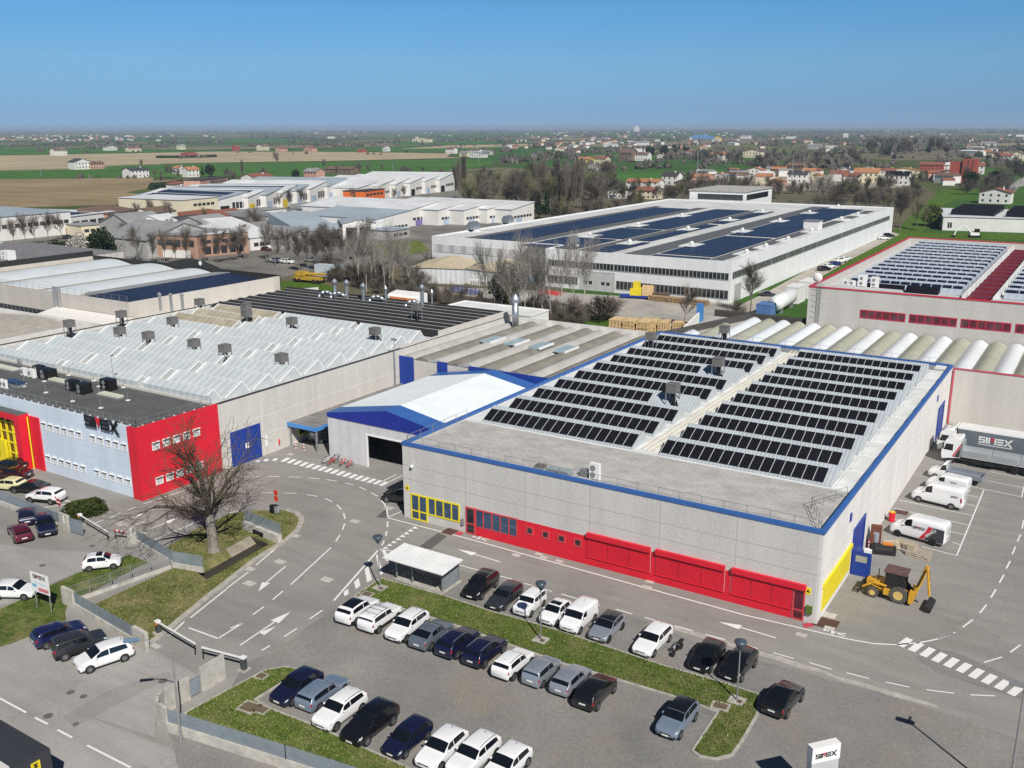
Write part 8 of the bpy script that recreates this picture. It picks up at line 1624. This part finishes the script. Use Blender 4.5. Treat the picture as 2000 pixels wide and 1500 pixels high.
# the big bare oak by the entrance
c = G(418, 1077); t = thing('bare_oak', 'large gnarled leafless tree on the lawn island in front of the red wall', 'tree', (c.x, c.y, 0), 2.2)
T_, C_m = bare_mesh(14, 13.4, 4.6, .52, .9, 4, (2, 2, 2, 1), .04, .25, minr=.02, fork=7); T_.build('trunk', bark('oak_bark', (0.25, 0.225, 0.195), .25), t); C_m.build('crown', [bark('oak_limb', (0.085, 0.075, 0.06), .3), bark('oak_twig', (0.10, 0.082, 0.055), .3)], t)
# clipped hedge by the barrier
def clump(name, label, pts, h, mat, n, size, cat='hedge'):
    P0 = Vector((pts[0][0], pts[0][1], 0)); t = thing(name, label, cat, P0); R = random.Random(hash(label) % 999 if False else len(label)); m = MB(); xs = [Vector((p[0]-P0.x, p[1]-P0.y, 0)) for p in pts]
    core = MB()
    for a, b in zip(xs, xs[1:]):
        L = (b-a).length
        for k in range(int(n*L/10)):
            u = R.random(); c = a.lerp(b, u); an = R.uniform(0, 2*pi); ph = R.uniform(0, pi/2); r = h*.75
            p = c+Vector((cos(an)*cos(ph)*r, sin(an)*cos(ph)*r, h*sin(ph)))*R.uniform(.86, 1.03); q = Vector((R.uniform(-1, 1), R.uniform(-1, 1), R.uniform(-1, 1))).normalized(); b_ = q.orthogonal().normalized(); c2 = q.cross(b_); s = size*R.uniform(.6, 1.4)
            m.faces([tuple(p+b_*s), tuple(p+c2*s*.7), tuple(p-b_*s), tuple(p-c2*s*.7)], [(0, 1, 2, 3)])
        d = (b-a).normalized(); nn = Vector((-d.y, d.x, 0))*h*.6; core.prism([tuple(v)[:2] for v in (a-nn*.8, b-nn*.8, b+nn*.8, a+nn*.8)], 0, h*.6)
    m.build('foliage', mat, t); core.build('inner_growth', mat, t); return t
clump('hedge', 'rounded clipped green hedge beside the left barrier', pix((142, 1010), (165, 1006), (190, 1001)), 1.75, leafmat('hedge_green', (0.018, 0.03, 0.006), (0.07, 0.09, 0.022)), 16000, .15)
clump('hedge', 'long reddish hedge in front of the white solar-roofed hall', pix((1862, 447), (1940, 449), (2010, 452)), 2.6, LEAFR, 900, .5)
clump('hedge', 'long dark hedge around the red barn in the field', pix((306, 309), (360, 309), (422, 307)), 3.5, LEAFD, 160, 1.0)
clump('hedge', 'dark clipped hedge by the pink factory', pix((295, 370), (330, 367), (355, 362)), 4, LEAFD, 300, .9)
# individual and rowed trees
def row(protos, pts, hr, lab, grp, name='bare_tree', jit=3, sx=None):
    for i, (px, py) in enumerate(pts): tree(protos, px, py, rv.uniform(*hr), lab+', '+ORD[i]+' from the left' if len(pts) <= 20 else lab, grp, name, sx=sx)
row(PB, [(-2, 483), (28, 482), (50, 480), (70, 478), (95, 474), (122, 470)], (9, 11), 'bare street tree in front of the far left warehouse', 'street trees at far left')
row(PB, [(270, 512), (300, 514), (322, 514), (345, 516), (366, 514), (400, 512), (425, 516), (450, 511), (478, 508)], (8.5, 11), 'bare tree in front of the brick offices', 'trees before the brick offices')
row(PB, [(538, 519), (560, 516), (584, 532), (601, 526), (618, 530), (632, 520), (648, 526), (668, 514), (690, 510), (716, 502), (520, 508)], (9.5, 12), 'bare street tree behind the black ribbed roof', 'street trees behind the black roof')
row(PB, [(270, 435), (295, 432), (330, 436), (565, 408), (590, 404), (690, 400), (770, 398), (790, 392), (545, 412), (660, 440)], (8, 10), 'bare tree among the white workshops', 'trees in the workshop estate')
row(PW, [(680, 546), (700, 560), (716, 570), (735, 566), (752, 574), (768, 570), (785, 560), (800, 566), (728, 552), (760, 556)], (11, 16), 'pale multi-stemmed tree in the scrub left of the storage tents', 'pale trees by the storage tents', sx=1.2)
row(PW, [(950, 612), (966, 622), (980, 626), (998, 634), (1012, 628), (1026, 640), (1042, 634), (1058, 640), (1076, 634), (1096, 628), (1030, 616), (1005, 612), (1116, 622), (1140, 616)], (11, 18), 'tall pale bare tree in front of the white factory', 'pale trees before the white factory', sx=1.15)
row(PSC, [(850, 590), (880, 598), (905, 604), (940, 610), (975, 628), (1010, 636), (1050, 638), (1085, 632), (820, 582), (780, 574), (700, 562), (1120, 628), (740, 574), (660, 552)], (3.5, 5.5), 'brown leafless scrub below the pale trees', 'scrub below the pale trees', 'bare_shrub')
for k in range(18): tree(PSC, rv.uniform(900, 1150), rv.uniform(604, 640), rv.uniform(3, 5), 'brown tangled thicket before the white factory', 'tangled thicket before the white factory', 'bare_shrub', sx=1.5)
for k in range(18): tree(PSC, rv.uniform(640, 850), rv.uniform(525, 592), rv.uniform(3, 5), 'brown tangled thicket left of the storage tents', 'tangled thicket left of the tents', 'bare_shrub', sx=1.5)
tree(POL, 985, 610, 12.5, 'ivy-clad dark green tree in the pale tree group', None, 'ivy_tree', sx=.62)
tree(PS, 1178, 628, 6.0, 'big dense round leafless bush on the green bank', None, 'bare_shrub', sx=1.5); tree(PSC, 1186, 626, 5.0, 'brown undergrowth inside the green bank bush', None, 'bare_shrub', sx=1.2); tree(PB, 1335, 640, 8.5, 'lone small bare tree beside the yellow timber heap', None); tree(PB, 1465, 612, 11.0, 'bare tree at the near corner of the white factory', None, sx=1.2); tree(PSC, 1438, 618, 3.6, 'dark brambles at the mound by the factory corner', None, 'bare_shrub', sx=1.3)
tree(PE, 201, 514, 11.5, 'round dark evergreen left of the brick offices', None, 'evergreen_tree'); tree(PBL, 160, 508, 8.5, 'white blossoming bush behind the black parapet', None, 'blossom_bush', sx=1.1); tree(PE, 120, 502, 6, 'dark low evergreen at left of the blossom bush', None, 'evergreen_tree', sx=1.3); tree(PC, 1052, 428, 12, 'dark conifer by the workshop corner, left of two', None, 'conifer'); tree(PC, 1066, 428, 13, 'dark conifer by the workshop corner, right of two', None, 'conifer')
tree(PE, 410, 345, hpx(410, 345, 24), 'dark round evergreen beside the orange-roofed house', None, 'evergreen_tree'); tree(PC, 396, 346, hpx(396, 346, 22), 'slim dark conifer by the orange-roofed house', None, 'conifer'); tree(PE, 578, 357, hpx(578, 357, 26), 'dark evergreen before the green fence', None, 'evergreen_tree', sx=.8); tree(PB, 540, 325, hpx(540, 325, 26), 'lone round bare tree in the tan field', None, sx=1.1); tree(PP, 474, 355, hpx(474, 355, 40), 'slim pale poplar beside the white house', None, 'poplar'); tree(PL, 447, 362, hpx(447, 362, 16), 'bright yellow-green tree at the pink factory', None, 'leafy_tree'); tree(PBL, 1160, 338, hpx(1160, 338, 18), 'pale blossoming tree on the meadow edge', None, 'blossom_bush', sx=1.4); tree(PL, 1070, 309, hpx(1070, 309, 13), 'bright green bush between two white houses', None, 'leafy_tree', sx=1.7)
tree(PB, 1757, 452, 17, 'big round grey bare tree at the far corner of the white factory', None, sx=1.25); tree(PG, 1790, 448, 12, 'greenish bare tree right of the big round one', None, sx=1.2); tree(PL, 1822, 442, 9.5, 'greening bush on the grass bank', None, 'leafy_tree', sx=1.2); tree(PG, 1806, 452, 10, 'greenish undergrowth tree on the bank', None)
for i, (px, py, h) in enumerate(((1584, 404, 60), (1600, 406, 64), (1612, 406, 66), (1620, 402, 58))): tree(PW, px, py, hpx(px, py, h), 'white-stemmed birch behind the solar factory, '+ORD[i]+' from the left', 'birches behind the white factory', 'birch')
row(PP, [(890, 392), (897, 395), (905, 390), (1047, 412), (1056, 405), (1063, 408), (1094, 420), (1102, 424), (1112, 416), (1121, 422), (1133, 418), (1128, 410), (1088, 400), (1078, 414)], (20, 26), 'tall narrow bare poplar behind the white workshops', 'poplars behind the workshops', 'poplar')
for k in range(60): tree(PB+PG, rv.uniform(900, 1200), rv.uniform(368, 425), rv.uniform(11, 18), 'bare tree in the wood left of the solar factory', 'bare wood left of the solar factory', sx=1.5)
for k in range(26): tree(PSC+PG, rv.uniform(1080, 1260), rv.uniform(396, 440), rv.uniform(6, 10), 'bare thicket between wood and solar factory', 'thicket by the solar factory', 'bare_shrub', sx=1.3)
for k in range(44): tree(PB+PG+PSC, rv.uniform(1200, 1590), rv.uniform(372, 396), rv.uniform(7, 12), 'bare tree in the belt before the new houses', 'bare belt before the new houses', sx=1.3)
for k in range(40): tree(PB+PG+PSC, rv.uniform(1590, 1800), rv.uniform(370, 430), rv.uniform(7, 12), 'bare tree in the belt right of the solar factory', 'bare belt right of the solar factory', sx=1.25)
for k in range(30): tree(PB+PSC, rv.uniform(1340, 1700), rv.uniform(306, 336), rv.uniform(9, 15), 'bare tree in the hedge row behind the new houses', 'hedge row behind the new houses', sx=1.4)
for k in range(22): tree(PB, rv.uniform(1690, 1860), rv.uniform(288, 312), rv.uniform(16, 26), 'tall bare tree in the dark wood at upper right', 'dark wood at upper right', sx=1.2)
for k in range(16): tree(PE+PC, rv.choice([rv.uniform(1680, 1880), rv.uniform(1310, 1350), rv.uniform(1255, 1300)]), rv.uniform(288, 312), rv.uniform(11, 18), 'dark evergreen among the far houses', 'far evergreens', 'evergreen_tree')
for k in range(26): tree(PB+PSC+PE, rv.uniform(1880, 2010), rv.uniform(312, 385), rv.uniform(7, 14), 'tree along the road at the upper right', 'trees along the right road', sx=1.1)
for k in range(24): tree(PB+PSC, rv.uniform(650, 960), rv.uniform(330, 362), rv.uniform(5, 9), 'bare shrub along the field edge behind the workshops', 'field edge shrubs', 'bare_shrub', sx=1.3)
for k in range(14): tree(PB+PSC, rv.choice([rv.uniform(255, 320), rv.uniform(310, 350), rv.uniform(600, 700), rv.uniform(420, 520)]), rv.uniform(330, 366), rv.uniform(7, 12), 'bare garden tree by the field houses', 'garden trees by the field houses')
for k in range(34): tree(PB+PSC+PG, rv.uniform(235, 660), rv.uniform(436, 500), rv.uniform(5, 8.5), 'bare shrub squeezed between the estate workshops', 'shrubs in the estate', 'bare_shrub', sx=1.2)
# ------------------------------------------------------------------ far woods and hedgerows: one uncountable mass
W = MB(); rw_ = random.Random(31)
def blob(c, r, h, mi):
    n = 5; vs = [(c.x+r*.3*rw_.uniform(-1, 1), c.y+r*.3*rw_.uniform(-1, 1), h)]
    for (k, rr) in ((.72, .62), (.35, 1.0), (0, .9)):
        for j in range(n):
            a = 2*pi*j/n+rw_.uniform(-.35, .35); q = r*rr*rw_.uniform(.65, 1.25); vs.append((c.x+q*cos(a), c.y+q*sin(a), h*k*rw_.uniform(.8, 1.15)))
    fs = [(0, 1+j, 1+(j+1) % n) for j in range(n)]
    for l in range(2): fs += [(1+l*n+j, 1+(l+1)*n+j, 1+(l+1)*n+(j+1) % n, 1+l*n+(j+1) % n) for j in range(n)]
    W.faces(vs, fs, mi)
def hedgerow(x0, y0, x1, y1, hm, dens, wid=6):
    a, b = G(x0, y0), G(x1, y1); L = (b-a).length; n = int(L/dens)
    for k in range(n):
        c = a.lerp(b, rw_.random())+Vector((rw_.gauss(0, wid), rw_.gauss(0, wid), 0)); h = hm*rw_.uniform(.35, 1.15); blob(c, h*rw_.uniform(.4, .75), h, 0 if rw_.random() < .72 else (1 if rw_.random() < .5 else 2))
for (x0, y0, x1, y1, h, d) in ((480, 286, 640, 283, 10, 14), (640, 289, 700, 286, 11, 10), (170, 291, 290, 288, 10, 12), (300, 281, 470, 277, 10, 16), (700, 281, 880, 277, 9, 18), (900, 300, 1000, 296, 9, 9), (1000, 318, 1110, 306, 11, 6), (1100, 300, 1330, 291, 10, 6), (1110, 335, 1260, 330, 8, 5),
    (1300, 312, 1480, 300, 9, 5), (1470, 330, 1700, 318, 9, 5), (1560, 304, 1700, 299, 10, 6), (1700, 300, 1880, 292, 12, 5), (1880, 300, 2010, 292, 9, 6), (1340, 283, 1640, 277, 9, 12), (1640, 283, 1900, 276, 12, 8), (0, 286, 240, 281, 10, 14), (60, 296, 130, 294, 8, 9), (360, 310, 420, 308, 5, 4), (120, 350, 180, 347, 4, 4), (220, 349, 290, 347, 4, 4), (760, 360, 900, 345, 7, 5), (700, 362, 760, 358, 6, 5), (1330, 345, 1370, 338, 6, 5)): hedgerow(x0, y0, x1, y1, h, d)
for k in range(150):
    y = 252+26*rw_.random()**1.35; x = rw_.uniform(-30, 2030); w = rw_.uniform(30, 190); h = rw_.uniform(7, 13); hedgerow(x, y, x+w, y+rw_.uniform(-1.5, 1.5)*(y-249)/20, h, 16+(280-y)*1.2, 10)
for k in range(1500):
    y = 250.5+10*rw_.random()**1.6; x = rw_.uniform(-30, 2030); c = G(x, y); h = rw_.uniform(8, 16); blob(c, h*rw_.uniform(.8, 2.4), h, 0 if rw_.random() < .75 else 2)
for k in range(240):
    y = 262+70*rw_.random()**1.2; x = rw_.uniform(960, 2010); hedgerow(x, y, x+rw_.uniform(15, 70), y+rw_.uniform(-2, 2), rw_.uniform(5, 10), 9, 6)
for k in range(40):
    y = 262+40*rw_.random(); x = rw_.uniform(0, 960); hedgerow(x, y, x+rw_.uniform(15, 60), y+rw_.uniform(-1, 1), rw_.uniform(5, 9), 10, 6)
WD = leafmat('far_wood_brown', (0.055, 0.048, 0.04), (0.14, 0.12, 0.10)); WD2 = leafmat('far_wood_grey', (0.09, 0.08, 0.075), (0.19, 0.17, 0.15)); WD3 = leafmat('far_wood_green', (0.02, 0.03, 0.015), (0.07, 0.085, 0.04))
wo = W.build('far_woodland', [WD, WD2, WD3]); struct(wo, 'stuff'); tag(wo, 'hedgerows and woods dotted over the far plain', 'woodland')
# short rough grass tufts on the near lawns
def tufts(name, poly, n, z, mats, label, excl=None, hmax=.16):
    R = random.Random(len(poly)*7+n); xs = [p[0] for p in poly]; ys = [p[1] for p in poly]; m = MB(); k = 0
    def inside(x, y, P):
        c = False; j = len(P)-1
        for i in range(len(P)):
            if (P[i][1] > y) != (P[j][1] > y) and x < (P[j][0]-P[i][0])*(y-P[i][1])/(P[j][1]-P[i][1]+1e-12)+P[i][0]: c = not c
            j = i
        return c
    while k < n:
        x = R.uniform(min(xs), max(xs)); y = R.uniform(min(ys), max(ys)); k += 1
        if not inside(x, y, poly) or (excl and inside(x, y, excl)): continue
        s = R.uniform(.05, .14); h = R.uniform(.05, hmax)
        for q in range(3):
            a = R.uniform(0, 6.28); dx, dy = cos(a)*s, sin(a)*s; l = R.uniform(-.06, .06); m.faces([(x-dx*.5, y-dy*.5, z), (x+dx*.5, y+dy*.5, z), (x+dx*.2+l, y+dy*.2-l, z+h)], [(0, 1, 2)], 0 if R.random() < .72 else (1 if R.random() < .985 else 2))
    o = m.build(name, mats); struct(o, 'stuff'); tag(o, label, 'grass'); return o
TG = [M('blade_green', (0.115, 0.185, 0.033), .9, var=.35, scale=1.2, spec=.1), M('blade_dry', (0.29, 0.27, 0.12), .9, var=.2, spec=.1), M('daisy_white', (0.6, 0.6, 0.55), .8, var=0)]
tufts('grass_tufts', LAWN1, 15000, .15, TG, 'short rough grass of the middle strip'); tufts('grass_tufts', LAWN2, 15000, .15, TG, 'short rough grass of the lower left lawn'); tufts('grass_tufts', isle, 9000, .06, [TG[1], TG[0], TG[2]], 'dry rough grass of the lawn island', DITCH)
# ------------------------------------------------------------------ air
hz = MB(); hz.box(-20000, 16000, -600, 36000, -3.0, 62.0); o = hz.build('haze', None); o.data.materials.clear()
t = NT('haze_air'); t.t.nodes.remove(t.b); v = t.n('ShaderNodeVolumePrincipled'); v.inputs['Color'].default_value = (0.62, 0.78, 1.0, 1); v.inputs['Density'].default_value = 0.000095; v.inputs['Anisotropy'].default_value = 0.0
t.l(v.outputs[0], t.n('ShaderNodeOutputMaterial').outputs[0] if False else [n for n in t.t.nodes if n.type == 'OUTPUT_MATERIAL'][0].inputs['Volume']); o.data.materials.append(t.mat); struct(o, 'stuff'); tag(o, 'pale blue haze over the far plain', 'haze')
# ------------------------------------------------------------------ labels that count along a row
TENS = {2: 'twenty', 3: 'thirty', 4: 'forty', 5: 'fifty'}
def ordw(n):
    if n <= 20: return ORD[n-1]
    return TENS[n//10][:-1]+'ieth' if n % 10 == 0 else TENS[n//10]+'-'+ORD[n % 10-1]
def screen_x(o):
    d = o.matrix_basis.translation-CAMP; return d.dot(rt)/d.dot(fw)
fam = {}
for o in COL.objects:
    if o.parent is None and 'label' in o and 'group' in o: fam.setdefault((o['group'], o['label']), []).append(o)
for (gp, lb), os_ in fam.items():
    n = len(os_)
    if n < 2 or n > 80: continue
    for i, o in enumerate(sorted(os_, key=screen_x)):
        w = ordw(i+1)+' from left' if i < n/2 else ordw(n-i)+' from right'
        if len(lb.split())+3 <= 16: o['label'] = lb+', '+w
